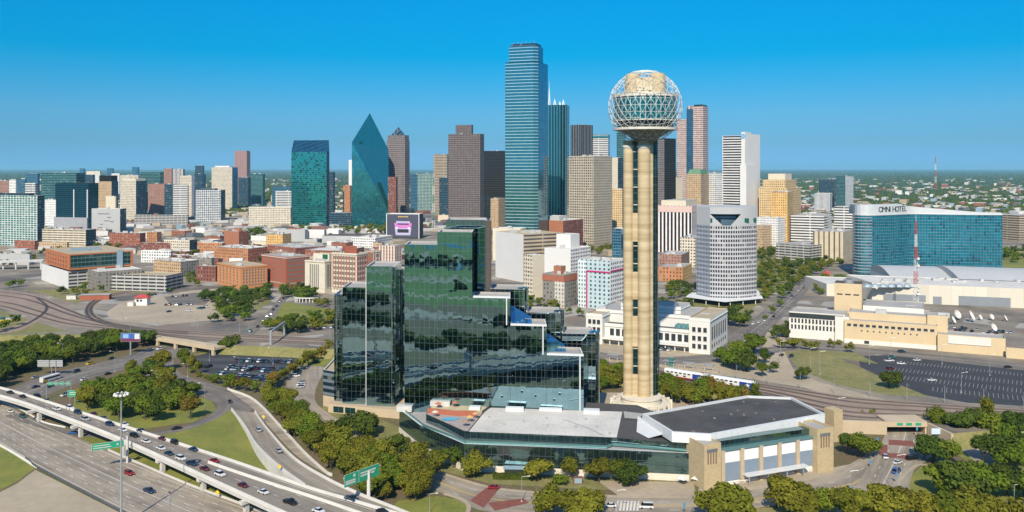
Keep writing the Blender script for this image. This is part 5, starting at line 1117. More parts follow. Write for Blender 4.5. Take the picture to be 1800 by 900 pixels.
def prism():
    d = 1700; A, Bq, C, Dq = D(618.5, d), D(683, d + 6), D(683, d + 52), D(619, d + 50); t, _ = bthing('skyscraper', 'faceted green glass prism tower tapering to a sharp point', [A, Bq, C, Dq], 'skyscraper')
    L = lambda p, z: (p.x - t.location.x, p.y - t.location.y, z - ZC)
    At, Bm, Bt, Ap = L(A, ZT(250, d)), L(Bq, ZT(373, d)), L(C, ZT(262, d)), L(D(650, d + 30), ZT(197, d)); Dt = L(Dq, ZT(262, d)); g = ST('prism')
    g2 = facade('green_prism_lower_glass', (.05, .28, .31), (.06, .33, .36), 4.6, 4.0, .9, .88, gr=.04, gmet=.85, blind=.1, blindc=(.10, .24, .20), wr=.2, wmet=.7, warp=.02)
    mb = MB(); w_ = 64.5 * d / F
    mb.poly([L(A, ZC), L(Bq, ZC), Bm, At], [(0, 0), (w_, 0), (w_, Bm[2]), (0, At[2])]); mb.poly([L(Dq, ZC), L(A, ZC), At, Dt], [(0, 0), (50, 0), (50, At[2]), (0, Dt[2])]); mb.poly([L(C, ZC), L(Dq, ZC), Dt, Bt]); mb.build('wall', g2, t)
    mb = MB(); mb.poly([At, Bm, Bt], [(0, At[2]), (w_, Bm[2]), (w_, Bt[2])]); mb.poly([At, Bt, Ap], [(0, At[2]), (w_, Bt[2]), (w_ / 2, Ap[2])]); mb.poly([L(Bq, ZC), L(C, ZC), Bt, Bm], [(0, 0), (46, 0), (46, Bt[2]), (0, Bm[2])]); mb.poly([Dt, At, Ap]); mb.poly([Bt, Dt, Ap]); mb.build('slanted_facet', g, t)
prism()
def slant_tower():
    d = 1760; f = bx(512, 574, 579, d, 10); t, fl = bthing('glass_tower', 'bright teal patchy glass tower with a dark slanted glass roof', f)
    z = ZT(267, d); part_shell(t, f, ZC, z, 'teal_tower', 'd', side='dark_blue')
    q = fl; zr, zt = z - ZC + .05, ZT(246, d) - ZC; i0, i1 = q[3].lerp(q[0], .04), q[0].lerp(q[3], .06); b0, b1 = q[2].lerp(q[1], .08) , q[1].lerp(q[2], .02)
    b0, b1 = q[2].lerp(q[3], .2), q[1].lerp(q[0], .2); mb = MB()
    V3 = lambda p, zz: (p.x, p.y, zz)
    mb.poly([V3(q[3], zr), V3(q[0], zr), V3(b1, zt), V3(b0, zt)]); mb.poly([V3(q[0], zr), V3(q[1], zr), V3(b1, zt)]); mb.poly([V3(q[2], zr), V3(q[3], zr), V3(b0, zt)]); mb.poly([V3(q[1], zr), V3(q[2], zr), V3(b0, zt), V3(b1, zt)])
    mb.build('slanted_roof', facade('slanted_roof_glass', (.02, .10, .14), (.02, .12, .19), 3, 4, .95, .95, gr=.06, gmet=.8, blind=0), t)
slant_tower()
def pyramid():
    t = next(o for o in bpy.data.objects if o.get('label', '').startswith('grey granite tower with glass pyramid')); f = inset([Vector((p.x, p.y, 0)) for p in bx(680, 712, 720, 1780, 22)], .74); f = local(t, f); z = ZT(240.5, 1780) - ZC; za = ZT(222, 1780) - ZC; c = sum(f, Vector()) / 4
    mb = MB()
    for i in range(4): a, b = f[i], f[(i + 1) % 4]; mb.poly([(a.x, a.y, z), (b.x, b.y, z), (c.x, c.y, za)])
    mb.build('pyramid_roof', ST('dark_blue'), t)
    t = next(o for o in bpy.data.objects if o.get('label', '').startswith('old ornate hotel')); f = local(t, bx(1208, 1232, 1245, 1560, 30)); z = ZT(305.8, 1560) - ZC; g = inset(f, .75); mb = MB()
    for i in range(4): a, b, c_, e = f[i], f[(i + 1) % 4], g[(i + 1) % 4], g[i]; mb.poly([(a.x, a.y, z), (b.x, b.y, z), (c_.x, c_.y, z + 8), (e.x, e.y, z + 8)])
    mb.poly([(p.x, p.y, z + 8) for p in g]); mb.build('mansard_roof', plain('green_copper', (.10, .22, .12), .7, 0, .2, .2), t)
pyramid()
def pink_tower():
    d = 1700; f = bx(1190, 1236, 1245, d, 30); t, fl = bthing('skyscraper', 'pink granite tower with an arched glass strip down its middle, right of the globe', f, 'skyscraper')
    zt = ZT(186, d) - ZC; q = lambda a0, a1, dep: rect_in([fl[3], fl[0], fl[1], fl[2]], a0, a1, 0, dep)
    for a0, a1, ztop in ((0, .36, ZT(208, d) - ZC), (.62, 1.0, zt)): shell('wall', q(a0, a1, 1), 0, ztop, ST('pinkband'), ROOFS['d'], t)
    shell('upper_wall', q(.66, .97, .9), zt - .7, ZT(183.5, d) - ZC, ST('bronze'), ROOFS['d'], t)
    g = q(.36, .62, .94); off = (fl[0] - fl[3]).cross(Vector((0, 0, 1))).normalized() * -1.5; g = [p + off for p in g]
    shell('glass_strip', g, 0, zt - 5, facade('blue_strip_glass', (.10, .16, .20), (.06, .20, .28), 3, 4, .94, .9, gr=.04, gmet=.9, blind=0, warp=.05), ROOFS['d'], t)  # blue glass strip, the tint is its own
    a, b = g[0], g[1]; m_ = (a + b) / 2; R2 = (b - a).length / 2; e = (b - a).normalized(); dn = (g[3] - g[0]); mb = MB(); n_ = 14
    pr = [(m_ + e * (-R2 * math.cos(math.pi * i / n_)), zt - 5.5 + R2 * math.sin(math.pi * i / n_)) for i in range(n_ + 1)]
    for i in range(n_): (p, z0), (p1, z1) = pr[i], pr[i + 1]; mb.poly([(p.x, p.y, z0), (p1.x, p1.y, z1), (p1.x + dn.x, p1.y + dn.y, z1), (p.x + dn.x, p.y + dn.y, z0)])
    mb.poly([(p.x, p.y, z) for p, z in pr]); mb.build('barrel_vault', ST('pinkband'), t)
pink_tower()
def telecom():
    d = 1350; f = bx(1270, 1306, 1333, d, 38); t, fl = bthing('office_tower', 'white tower with dark window bands and a taller blank pylon marked by a blue emblem', f)
    l = lambda a0, a1, b0, b1: rect_in([fl[3], fl[0], fl[1], fl[2]], a0, a1, b0, b1)
    shell('wall', l(0, .94, 0, .9), 0, ZT(238, d) - ZC, ST('att'), ROOFS['w'], t)
    shell('pylon', l(.94, 1.12, -.03, .35), 0, ZT(232, d) - ZC, ST('white_plain'), ROOFS['w'], t)
    shell('end_wall', l(.8, 1.1, .36, .98), 0, ZT(235, d) - ZC, ST('white_plain'), ROOFS['w'], t)
    shell('lower_slab', l(.95, 1.25, -.12, .62), 0, ZT(290, d) - ZC, ST('white_plain'), ROOFS['w'], t)
    p = l(.94, 1.12, -.03, .35); a, b = p[0], p[1]; e = (b - a).normalized(); nn = Vector((e.y, -e.x, 0)); c = (a + b) / 2 + nn * .4; z = ZT(239.5, d) - ZC
    mb = MB(); n_ = 20
    mb.poly([(c.x + e.x * 3.6 * math.cos(6.283 * i / n_), c.y + e.y * 3.6 * math.cos(6.283 * i / n_), z + 3.6 * math.sin(6.283 * i / n_)) for i in range(n_)]); mb.build('emblem', plain('emblem_blue', (.03, .32, .62), .5, 0, .1, .5), t)
    for k in range(3): mb = MB(); c2 = c + nn * .05; zz = z + 1.6 - k * 1.6; w_ = (2.6, 3.2, 2.2)[k]; mb.poly([(c2.x - e.x * w_, c2.y - e.y * w_, zz - .3), (c2.x + e.x * w_, c2.y + e.y * w_, zz - .3), (c2.x + e.x * w_, c2.y + e.y * w_, zz + .3), (c2.x - e.x * w_, c2.y - e.y * w_, zz + .3)]); mb.build('emblem_stripe', M_PAINT, t)
telecom()
def concave():
    d = 760; a, b, c = D(1224.5, d + 16), D(1248, d), D(1330, d + 6); t, _ = bthing('office_tower', 'white curved-fronted office tower with a notched crown and flaring ground canopy', [a, b, c, D(1330, d + 40), D(1226, d + 42)])
    face = []
    n_ = 14
    for i in range(n_ + 1): k = i / n_; p = b.lerp(c, k); face.append(p - Vector((0, 7.0 * 4 * k * (1 - k), 0)))
    foot = local(t, face + [D(1329, d + 40), D(1226, d + 42), a]); z1, z2 = ZT(396, d) - ZC, ZT(364, d) - ZC
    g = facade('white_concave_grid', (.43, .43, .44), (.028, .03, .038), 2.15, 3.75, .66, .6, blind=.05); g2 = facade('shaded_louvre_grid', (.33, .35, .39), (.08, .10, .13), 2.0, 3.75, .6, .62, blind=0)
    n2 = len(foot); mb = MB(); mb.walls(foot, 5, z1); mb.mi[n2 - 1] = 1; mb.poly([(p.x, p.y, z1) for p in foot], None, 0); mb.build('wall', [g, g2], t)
    B_, C_, A_ = local(t, [b, c, a]); wp = plain('pale_grey_crown', (.40, .405, .41), .7, 0, .06, .2); back = local(t, [D(1329, d + 40), D(1226, d + 42)])
    def fp(k, z, off=.1): p = B_.lerp(C_, k); return (p.x, p.y - off - 7.0 * 4 * k * (1 - k), z)
    zb, zc = z1 + .02, z2; zm = ZT(376, d) - ZC; mb = MB(); N_ = 42
    zo = lambda k: zb + (zm - zb) * (1 - k / .24 if k < .24 else (0 if k < .40 else min(1, (k - .40) / .22)))
    for i in range(N_):
        k0, k1 = i / N_, (i + 1) / N_; mb.poly([fp(k0, zm), fp(k1, zm), fp(k1, zc), fp(k0, zc)])
        if max(zo(k0), zo(k1)) > zb + .05: mb.poly([fp(k0, zb), fp(k1, zb), fp(k1, zo(k1)), fp(k0, zo(k0))])
    mb.poly([(A_.x, A_.y, zb), fp(0, zb), fp(0, zc), (A_.x, A_.y, zc)]); mb.poly([fp(1, zb), (back[0].x, back[0].y, zb), (back[0].x, back[0].y, zc), fp(1, zc)]); mb.poly([(A_.x, A_.y, zc)] + [fp(i / N_, zc) for i in range(N_ + 1)] + [(back[0].x, back[0].y, zc), (back[1].x, back[1].y, zc)])
    mb.build('crown', wp, t)
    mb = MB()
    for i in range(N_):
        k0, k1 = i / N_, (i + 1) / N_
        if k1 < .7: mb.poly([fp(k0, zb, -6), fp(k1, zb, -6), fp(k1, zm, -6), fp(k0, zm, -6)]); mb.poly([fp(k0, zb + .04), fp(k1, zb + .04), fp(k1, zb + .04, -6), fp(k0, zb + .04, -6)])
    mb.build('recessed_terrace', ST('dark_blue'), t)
    mb = MB(); mb.sweep([Vector(fp(.05 + .5 * i / 12, zb + (zm - zb) * .62, -5)) for i in range(13)], [(-.2, 0), (.2, 0), (.2, 1.6), (-.2, 1.6)]); mb.build('terrace_rail', wp, t)
    gm = plain('green_tinted_window', (.02, .16, .09), .1, .4, .1, .5)
    for k, w_ in ((.03, 2.4), (.73, 5.6), (.93, 4.4)): p = Vector(fp(k, 0, .3)); mb = MB(); mb.box((p.x, p.y, z1 + 2.5), w_, .3, 3.6, math.atan2(C_.y - B_.y, C_.x - B_.x)); mb.build('crown_window', gm, t)
    # canopy and set-back ground floor
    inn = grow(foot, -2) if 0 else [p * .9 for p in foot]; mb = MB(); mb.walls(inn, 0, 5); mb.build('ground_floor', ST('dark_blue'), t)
    ca = local(t, [D(1206, d + 6), D(1274, d - 22), D(1341, d - 2), D(1332, d + 46), D(1222, d + 48)]); mb = MB(); mb.prism(ca, 4.6, 5.4); mb.build('canopy', plain('white_canopy', (.62, .63, .63), .7, 0, .05, .2), t)
    for i in range(5):
        for k in (.15, .5, .85): p = ca[i].lerp(ca[(i + 1) % 5], k) * .95; mb = MB(); mb.tube((p.x, p.y, 0), (p.x, p.y, 4.6), .35, n=6); mb.build('canopy_column', M_STRUT, t)
concave()
def omni():
    pts = [(1499, 962), (1503, 948), (1514, 940), (1530, 938), (1550, 943), (1575, 953), (1603, 966), (1640, 962), (1680, 955), (1720, 950), (1762, 948)]
    fr_ = cr([D(x, d) for x, d in pts], 50); back = [D(1762, 985), D(1610, 1000), D(1510, 990)]; t, _ = bthing('teal_hotel', 'wide curved teal glass hotel with a silver sign band on its roof', fr_ + back, 'hotel')
    fo = local(t, fr_ + back); zt = ZT(376, 955) - ZC; mb = MB(); mb.walls(fo, 0, zt); mb.build('wall', ST('omni'), t)
    mb = MB(); mb.poly([(p.x, p.y, zt - .6) for p in fo]); mb.build('roof', ROOFS['g'], t)
    silver = plain('brushed_silver_band', (.52, .54, .54), .6, .1, .08, .2)
    sl = local(t, fr_); i0 = 0
    mb = MB(); L = 0
    for i in range(len(sl) - 1):
        k0, k1 = i / (len(sl) - 1), (i + 1) / (len(sl) - 1)
        h = lambda k: 10.5 * min(1, max(0, (k - .02) / .05)) if k < .44 else max(1.5, 8.6 - 7.6 * (k - .44) / .5)
        a, b = sl[i] + Vector((0, 1.2, 0)), sl[i + 1] + Vector((0, 1.2, 0)); mb.poly([(a.x, a.y, zt), (b.x, b.y, zt), (b.x, b.y, zt + h(k1)), (a.x, a.y, zt + h(k0))])
        a2, b2 = a + Vector((0, 12, 0)), b + Vector((0, 12, 0)); mb.poly([(a.x, a.y, zt + h(k0)), (b.x, b.y, zt + h(k1)), (b2.x, b2.y, zt + h(k1)), (a2.x, a2.y, zt + h(k0))])
    mb.build('sign_band', silver, t)
    mb = MB(); mb.sweep([Vector((p.x, p.y, zt)) for p in sl], [(-.3, -.8), (.6, -.8), (.6, .5), (-.3, .5)]); mb.build('coping', M_COPING, t)
    dk = plain('sign_dark_letters', (.03, .05, .06), .5, .2, .05, .5)
    text = 'OMNI HOTEL'; wds = [7, 9, 7, 3, 4, 7, 7, 6, 6, 5]; tot = sum(wds); run = 0
    for ch, w_ in zip(text, wds):
        px = 1546 + 48 * (run + w_ / 2) / tot; run += w_
        if ch == ' ': continue
        j = min(range(len(fr_) - 1), key=lambda k: abs((PXof(fr_[k]) + PXof(fr_[k + 1])) / 2 - px)); q0, q1 = sl[j], sl[j + 1]; k = (px - PXof(fr_[j])) / max(PXof(fr_[j + 1]) - PXof(fr_[j]), .1); p = q0.lerp(q1, k); e = (q1 - q0).normalized()
        cu = bpy.data.curves.new('letter', 'FONT'); cu.body = ch; cu.size = 8.2; cu.extrude = .15; cu.align_x = 'CENTER'; cu.materials.append(dk); o = bpy.data.objects.new('letter', cu); COL.objects.link(o); bpy.context.view_layer.update(); me = bpy.data.meshes.new_from_object(o.evaluated_get(bpy.context.evaluated_depsgraph_get())); bpy.data.objects.remove(o); o = bpy.data.objects.new('letter', me); COL.objects.link(o); o.parent = t
        o.location = (p.x + e.y * .2, p.y + 1.2 - e.x * .25, zt + 2.6); o.rotation_euler = (math.radians(90), 0, math.atan2(e.y, e.x))
    n_ = 0
    for i in range(3, 49, 1):                              # rounded end shows its open balconies
        if PXof(fr_[i]) < 1534: n_ = i
    for z in [6 + 3.2 * k * 1.0 for k in range(19)]:
        mb = MB(); mb.sweep([Vector((p.x, p.y, z)) for p in sl[:n_ + 1]], [(-.1, 0), (.8, 0), (.8, .45), (-.1, .45)]); mb.build('balcony_edge', silver, t)
    mb = MB(); mb.prism([p + Vector((0, -3, 0)) for p in sl[:n_]] + [sl[n_] + Vector((0, 6, 0)), sl[0] + Vector((0, 10, 0))], 0, 3.5); mb.build('podium', ST('dark_blue'), t)
omni()
# ---- billboard block
def billboard():
    d = DB(420); f = bx(679, 737, 744, d, 12); t, fl = bthing('billboard_building', 'black box of a building with a large car advertisement on its white-edged front', f)
    part_shell(t, f, ZC, ZT(376, d), plain('black_cladding', (.03, .032, .04), .6, 0, .1, .2), 'w')
    a, b = fl[3], fl[0]; e = (b - a).normalized(); nn = Vector((e.y, -e.x, 0)); L = (b - a).length; h = ZT(376, d) - ZC
    def rec(name, u0, u1, z0, z1, off, mat, par=t, sl=0): mb = MB(); P_ = lambda u, z: tuple(a + e * (u * L) + nn * off + Vector((0, 0, z * h))); mb.poly([P_(u0 + sl, z0), P_(u1 - sl, z0), P_(u1, z1), P_(u0, z1)]); return mb.build(name, mat, par)
    fm = plain('white_sign_edge', (.7, .7, .72), .6, 0, .05, .5)
    for q in ((0, .02, 0, 1), (.98, 1, 0, 1), (.02, .98, .98, 1)): rec('sign_edge', *q, .15, fm)
    pn = rec('advert_panel', .03, .97, .06, .97, .1, plain('advert_charcoal', (.06, .06, .09), .5, 0, .1, .1))
    pk, lv, dk2 = plain('advert_pink', (.55, .18, .48), .5, 0, .1, .3), plain('advert_lilac', (.45, .40, .58), .5, 0, .1, .3), plain('advert_black', (.02, .02, .025), .5, 0, .1, .3)
    rec('advert_car_roof', .30, .72, .62, .70, .14, lv, pn, -.0); rec('advert_car_body', .24, .78, .42, .62, .14, pk, pn, .03); rec('advert_car_nose', .26, .76, .14, .42, .14, lv, pn, .03); rec('advert_grille', .34, .68, .24, .38, .18, dk2, pn); rec('advert_windscreen', .34, .68, .56, .61, .18, dk2, pn)
    for i in range(2): rec('advert_lamp', .28 + .37 * i, .35 + .37 * i, .40, .46, .18, fm, pn)
    for i in range(7): rec('advert_lettering', .36 + .045 * i, .39 + .045 * i, .86, .90, .14, plain('advert_yellow', (.7, .5, .08), .5, 0, .1, .3), pn)
billboard()
# ---- the old red, orange and cream court buildings by the plaza
def old_block(name, label, xs, yt, d, al, wall, side, roof, nl, nr, floors, win, crn, z_first=2.0, top_gap=2.2, pil=None, fh=None, units=2, wfr=None):
    f = bx(*xs, d, al); t, fl = bthing(name, label, f); h = ZT(yt, d) - ZC; part_shell(t, f, ZC, ZT(yt, d), wall, roof, side=side)
    mb = MB(); mb.sweep([Vector((p.x, p.y, h - 1.6)) for p in (fl[3], fl[0], fl[1])], [(-.1, 0), (.55, 0), (.75, .9), (-.1, .9)]); mb.build('cornice', crn, t)
    mb = MB(); mb.sweep([Vector((p.x, p.y, 4.2)) for p in (fl[3], fl[0], fl[1])], [(-.1, 0), (.3, 0), (.3, .5), (-.1, .5)]); mb.build('string_course', crn, t)
    zs = lin(floors, z_first, h - top_gap); zs = [z - (h - top_gap - z_first) / floors * .3 for z in zs]
    hh = (h - top_gap - z_first) / floors * .62
    Ll, Lr = (fl[0] - fl[3]).length, (fl[1] - fl[0]).length
    if nl: windows(t, fl[3], fl[0], lin(nl, .06, .94), zs, pane(min(2.2, Ll / nl * .5), hh, win, wfr))
    if nr: windows(t, fl[0], fl[1], lin(nr, .06, .94), zs, pane(min(2.2, Lr / nr * .5), hh, win, wfr))
    if pil:
        for (a, b, n_) in ((fl[3], fl[0], nl), (fl[0], fl[1], nr)):
            e = (b - a).normalized(); nn = Vector((e.y, -e.x, 0)); L = (b - a).length
            for i in range(n_ + 1): p = a + e * (L * (.06 + .88 * i / n_)) + nn * .1; mb = MB(); mb.box((p.x, p.y, 4.7), .8, .5, h - 4.7 - 2.4, math.atan2(e.y, e.x)); mb.build('pilaster', pil, t)
    rq = random.Random(xs[0])
    for i in range(units):
        p = fl[0].lerp(fl[1], rq.uniform(.2, .8)).lerp(fl[3].lerp(fl[2], rq.uniform(.2, .8)), rq.uniform(.25, .75)); mb = MB(); mb.box((p.x, p.y, h - .8), rq.uniform(3, 6), rq.uniform(3, 6), rq.uniform(1.5, 3), .4); mb.build('rooftop_unit', M_UNIT, t)
    return t, fl, h
M_OB = plain('orange_brick', (.50, .215, .08), .85, 0, .12, .3); M_OB2 = plain('orange_brick_trim', (.56, .27, .12), .85, 0, .1, .3); M_RB = plain('deep_red_brick', (.33, .095, .052), .85, 0, .14, .3); M_LST = plain('pale_limestone', (.60, .54, .43), .8, 0, .1, .3)
WLT = facade('pale_blind_window', (.3, .3, .27), (.16, .16, .14), 1.1, 1.4, .9, .9, gr=.15, gmet=.2, blind=0)
old_block('book_warehouse', 'square orange brick warehouse with arched bays and flat tan roof by the plaza', (382, 423, 470), 469, 850, 42, M_OB, M_OB, 't', 6, 8, 6, WLT, M_OB2, pil=M_OB2, units=1)
t, fl, h = old_block('red_courthouse', 'deep red brick office block with white framed window bays behind the orange warehouse', (460, 503, 544), 452, 855, 44, M_RB, M_RB, 'g', 5, 7, 6, WLT, M_LST, units=3)
t, fl, h = old_block('jail_block', 'cream limestone block with narrow dark vertical slots', (536, 571, 584), 459, 822, 28, M_LST, M_LST, 'g', 0, 0, 1, WGL, M_LST, units=2)
windows(t, fl[3], fl[0], lin(5, .22, .72), [4.5], pane(.9, h - 8, WGL)); windows(t, fl[0], fl[1], lin(3, .2, .8), [4.5], pane(.9, h - 8, WGL))
f_ = inset(fl, .8); shell('upper_storey', [p + Vector((4, 6, 0)) for p in f_], h - 1, h + 6, M_LST, ROOFS['t'], t); mb = MB(); q = f_[3].lerp(f_[0], .75) + Vector((4, 5.9, 0)); mb.box((q.x, q.y, h + .8), 6, .3, 4.5, math.atan2(f_[0].y - f_[3].y, f_[0].x - f_[3].x)); mb.build('green_window', plain('green_tinted_window', (.02, .16, .09)), t)
t, fl, h = old_block('criminal_courts', 'ornate limestone and red brick court building with tall window bays beside the jail block', (583, 627, 646), 446, 815, 28, M_LST, M_LST, 't', 8, 4, 7, WLT, M_LST, pil=M_RB, units=2)
c = fl[3].lerp(fl[1], .5); mb = MB(); mb.box((c.x, c.y, h - .8), 11, 10, 6.5, .5); mb.build('brick_penthouse', M_RB, t); mb = MB(); mb.lathe((c.x - 8, c.y, h - .8), [(1.4, 0), (1.4, 4), (0, 4.8)], 12); mb.build('water_tank', M_STEEL, t)
old_block('brick_building', 'brown brick and limestone annex behind the ornate court building', (645, 656, 671), 441, 850, 50, M_RB, 'brick_white', 't', 2, 4, 6, WLT, M_LST, units=1)
# ---- orange office over a white garage
def orange_office():
    d = 850; f = bx(73, 120, 233, d, 42, most=140); t, fl = bthing('orange_office', 'terracotta framed glass office raised over a white concrete garage', f); zm, zt = ZT(475, d), ZT(447, d)
    part_shell(t, f, ZC, zm - 1.2, 'white_plain', 'g', 'garage', side='garage')
    g = [p for p in bx(80, 122, 234, d - 1, 42, most=140)]; ter = plain('terracotta_frame', (.42, .14, .05), .8, 0, .1, .2); gl = facade('office_green_glass', (.08, .13, .13), (.04, .11, .11), 3.6, 4.2, .93, .8, gr=.05, gmet=.7, blind=.12, blindc=(.16, .22, .20))
    part_shell(t, g, zm, zt, ter, 't', 'upper_floors', side=gl)
    q = local(t, g); e = (q[1] - q[0]).normalized(); nn = Vector((e.y, -e.x, 0)); L = (q[1] - q[0]).length; hz = zm - ZC; hT = zt - ZC; rz = math.atan2(e.y, e.x)
    for u0, u1, z0, z1 in ((0, L, hz, hz + 1.6), (0, L, hT - 1.2, hT), (L - 2.5, L, hz + 1.6, hT - 1.2), (0, .8, hz + 1.6, hT - 1.2)): m_ = q[0] + e * ((u0 + u1) / 2) + nn * .1; mb = MB(); mb.box((m_.x, m_.y, z0), u1 - u0, .5, z1 - z0, rz); mb.build('frame', ter, t)
    m_ = q[0] + e * (L * .78) + nn * .6; mb = MB(); mb.box((m_.x, m_.y, hz - 1), L * .09, 1.4, hT - hz + 2.5, rz); mb.build('stair_bay', ST('metal_blue'), t)
    windows(t, q[3], q[0], lin(8, .08, .92), [hz + 2.0, hz + 6.2, hz + 10.4], pane(2.2, 2.0, WGL))
    for k, w_ in ((.35, 16), (.6, 9)): p = q[0].lerp(q[1], k).lerp(q[3].lerp(q[2], k), .5); mb = MB(); mb.box((p.x, p.y, hT - .8), w_, 5, 3, rz); mb.build('rooftop_unit', ST('metal_blue'), t)
orange_office()
# ---- blocks between the glass hotel and the globe tower
B('office_building', 'large windowless white walled building with a tan banded side', (871, 920, 988), 412, 900, 32, 'white_plain', 't', side='tan_band', units=4)
B('office_building', 'white stepped building with a square white penthouse right of the windowless wall', (957, 1003, 1038), 438, 880, 34, 'white_plain', 'w', side='white_grid', units=2, crown=(((.45, .9, .35, .9), 13, 'white_plain'),))
B('office_building', 'narrow cream gridded mid-rise in front of the windowless white wall', (921, 937, 957), 449, 790, 40, 'cream_grid', 'w', side='cream_plain', units=1)
t, fl = B('old_hotel', 'grey brick hotel with a red tiled parapet band and white corner', (954, 991, 1014), 483, 735, 36, 'grey_brick', 'g', side='grey_brick', units=2, crown=(((.35, .7, .35, .7), 6, 'brick_plain'),), band=(0, 5, M_CORNR)) if 0 else B('old_hotel', 'grey brick hotel with a red tiled parapet band and white corner', (954, 991, 1014), 483, 735, 36, 'grey_brick', 'g', side='grey_brick', units=2, crown=(((.35, .7, .35, .7), 6, 'brick_plain'),))
h = t['top'] - ZC
mb = MB(); mb.walls(grow(fl, .3), h - 6, h - 1); mb.build('tile_band', M_CORNR, t)
q = fl[0].lerp(fl[3], .18); mb = MB(); mb.prism([fl[0] + Vector((.2, -.3, 0)), fl[0].lerp(fl[1], .06) + Vector((.2, -.2, 0)), fl[0].lerp(fl[1], .06) + Vector((0, 1, 0)), fl[0].lerp(fl[3], .42) + Vector((0, 1, 0)), fl[0].lerp(fl[3], .42) + Vector((-.2, -.3, 0))], 0, h - 6); mb.build('white_corner', facade('corner_pale_windows', (.55, .52, .45), (.09, .08, .07), 3.2, 3.4, .35, .45, blind=.2), t)
t, fl = B('pale_blue_hotel', 'pale blue hotel outlined by a raspberry red stripe, with a white right side', (1016, 1073, 1098), 459, 725, 34, 'pale_blue', 'w', side='white_grid', units=4)
h = t['top'] - ZC; e = (fl[0] - fl[3]).normalized(); nn = Vector((e.y, -e.x, 0)); L = (fl[0] - fl[3]).length; rs = plain('raspberry_stripe', (.45, .02, .12), .6, 0, .05, .5); rz = math.atan2(e.y, e.x)
p = fl[3] + e * (L * .28) + nn * .2; mb = MB(); mb.box((p.x, p.y, 0), 1.0, .6, h - 9, rz); mb.build('stripe', rs, t)
p = fl[3] + e * (L * .64) + nn * .2; mb = MB(); mb.box((p.x, p.y, h - 10), L * .72, .6, 1.1, rz); mb.build('stripe', rs, t)
e2 = (fl[1] - fl[0]).normalized(); p = fl[0].lerp(fl[1], .5) + Vector((e2.y, -e2.x, 0)) * .2; mb = MB(); mb.box((p.x, p.y, h - 9), (fl[1] - fl[0]).length, .6, 1.1, math.atan2(e2.y, e2.x)); mb.build('stripe', rs, t)
p = fl[3].lerp(fl[0], .13) + nn * .15; mb = MB(); mb.box((p.x, p.y, 0), L * .24, .4, h - 1, rz); mb.build('pale_bay', facade('pale_bay_windows', (.58, .66, .66), (.06, .07, .08), 2.6, 3.5, .4, .5, blind=.1), t)
B('brick_building', 'broad red brick block with blank walls behind the white stepped building', (921, 990, 1025), 388, 1160, 34, plain('red_blank_brick', (.34, .105, .06), .85, 0, .1, .1) if 0 else 'brick_plain', 'w', side='brick_dark', units=5, crown=(((.2, .6, .2, .7), 5, 'grey_plain'),))
B('office_building', 'low white roofed block with cooling units in front of the broad brick block', (866, 915, 925), 402, 1100, 20, 'cream_plain', 'w', units=6)
B('office_building', 'small teal glass kiosk block at the foot of the beige gridded tower', (1076, 1092, 1098), 402, 1150, 20, 'blue_glass', 'w', units=0)
# ---- white railway station
def station():
    a, b, c = D(1030, 590), D(1248, 552), D(1279, 590); u = (b - a).normalized(); n_ = Vector((-u.y, u.x, 0)); t, _ = bthing('railway_station', 'long white stone railway station with flat roofs and arched windows behind the globe tower', [a, b, c], 'station'); o = t.location
    Lw = (b - a).length; q = lambda s, k: Vector((a.x, a.y, 0)) + u * s * Lw + n_ * k - Vector((o.x, o.y, 0))
    wh = plain('white_station_stone', (.64, .63, .58), .8, 0, .07, .15); win = WGL; rz = math.atan2(u.y, u.x)
    def blk(name, s0, s1, k0, k1, h, roof='g'): f = [q(s0, k0), q(s1, k0), q(s1, k1), q(s0, k1)]; shell(name, f, 0, h, wh, ROOFS[roof], t, .7); mb = MB(); mb.sweep([Vector((p.x, p.y, h - 2.2)) for p in (f[3], f[0], f[1], f[2])], [(-.1, 0), (.5, 0), (.6, .5), (-.1, .5)]); mb.build('cornice', wh, t); return f
    blk('main_hall', .02, .97, 14, 52, 21, 'g'); blk('end_pavilion', 0, .14, 0, 40, 20, 't'); f = blk('end_pavilion', .84, 1, 0, 46, 22.5, 't'); blk('front_wing', .12, .86, 5, 16, 13.5, 'd'); blk('attic', .2, .7, 22, 44, 25, 'g')
    windows(t, f[0], f[1], lin(3, .1, .9), [3, 8, 13.5], pane(2.2, 3.0, win, wh)); windows(t, f[1], f[2], lin(7, .06, .94), [8], pane(2.6, 8.5, win, wh)); windows(t, f[1], f[2], lin(7, .06, .94), [3], pane(2.0, 2.4, win, wh))
    windows(t, q(0, 0), q(.14, 0), lin(3, .1, .9), [3, 8, 13], pane(2.2, 3.0, win, wh)); windows(t, q(.16, 5), q(.84, 5), lin(13, .02, .98), [5.5], pane(2.8, 4.6, win, wh))
    for s in lin(9, .16, .84): p = q(s, 1); mb = MB(); mb.tube((p.x, p.y, 0), (p.x, p.y, 3.6), .4, n=8); mb.build('portico_column', wh, t)
    mb = MB(); mb.prism([q(.14, -.5), q(.84, -.5), q(.84, 5), q(.14, 5)], 3.6, 4.4); mb.build('portico_roof', wh, t)
    for i in range(3): p = q(.72 + .035 * i, 12); mb = MB(); mb.lathe((p.x, p.y, 13), [(3, 0), (2.6, 1.6), (1.5, 2.8), (0, 3.2)], 10); mb.build('skylight', plain('skylight_green', (.12, .25, .25), .3, .3, .2, .3), t)
    for s, k in ((.3, 30), (.5, 36), (.62, 28), (.9, 22), (.05, 20)): p = q(s, k); mb = MB(); mb.box((p.x, p.y, 20.5 if .14 < s < .84 else 19), 6, 4, 3, rz); mb.build('rooftop_unit', M_UNIT, t)
station()
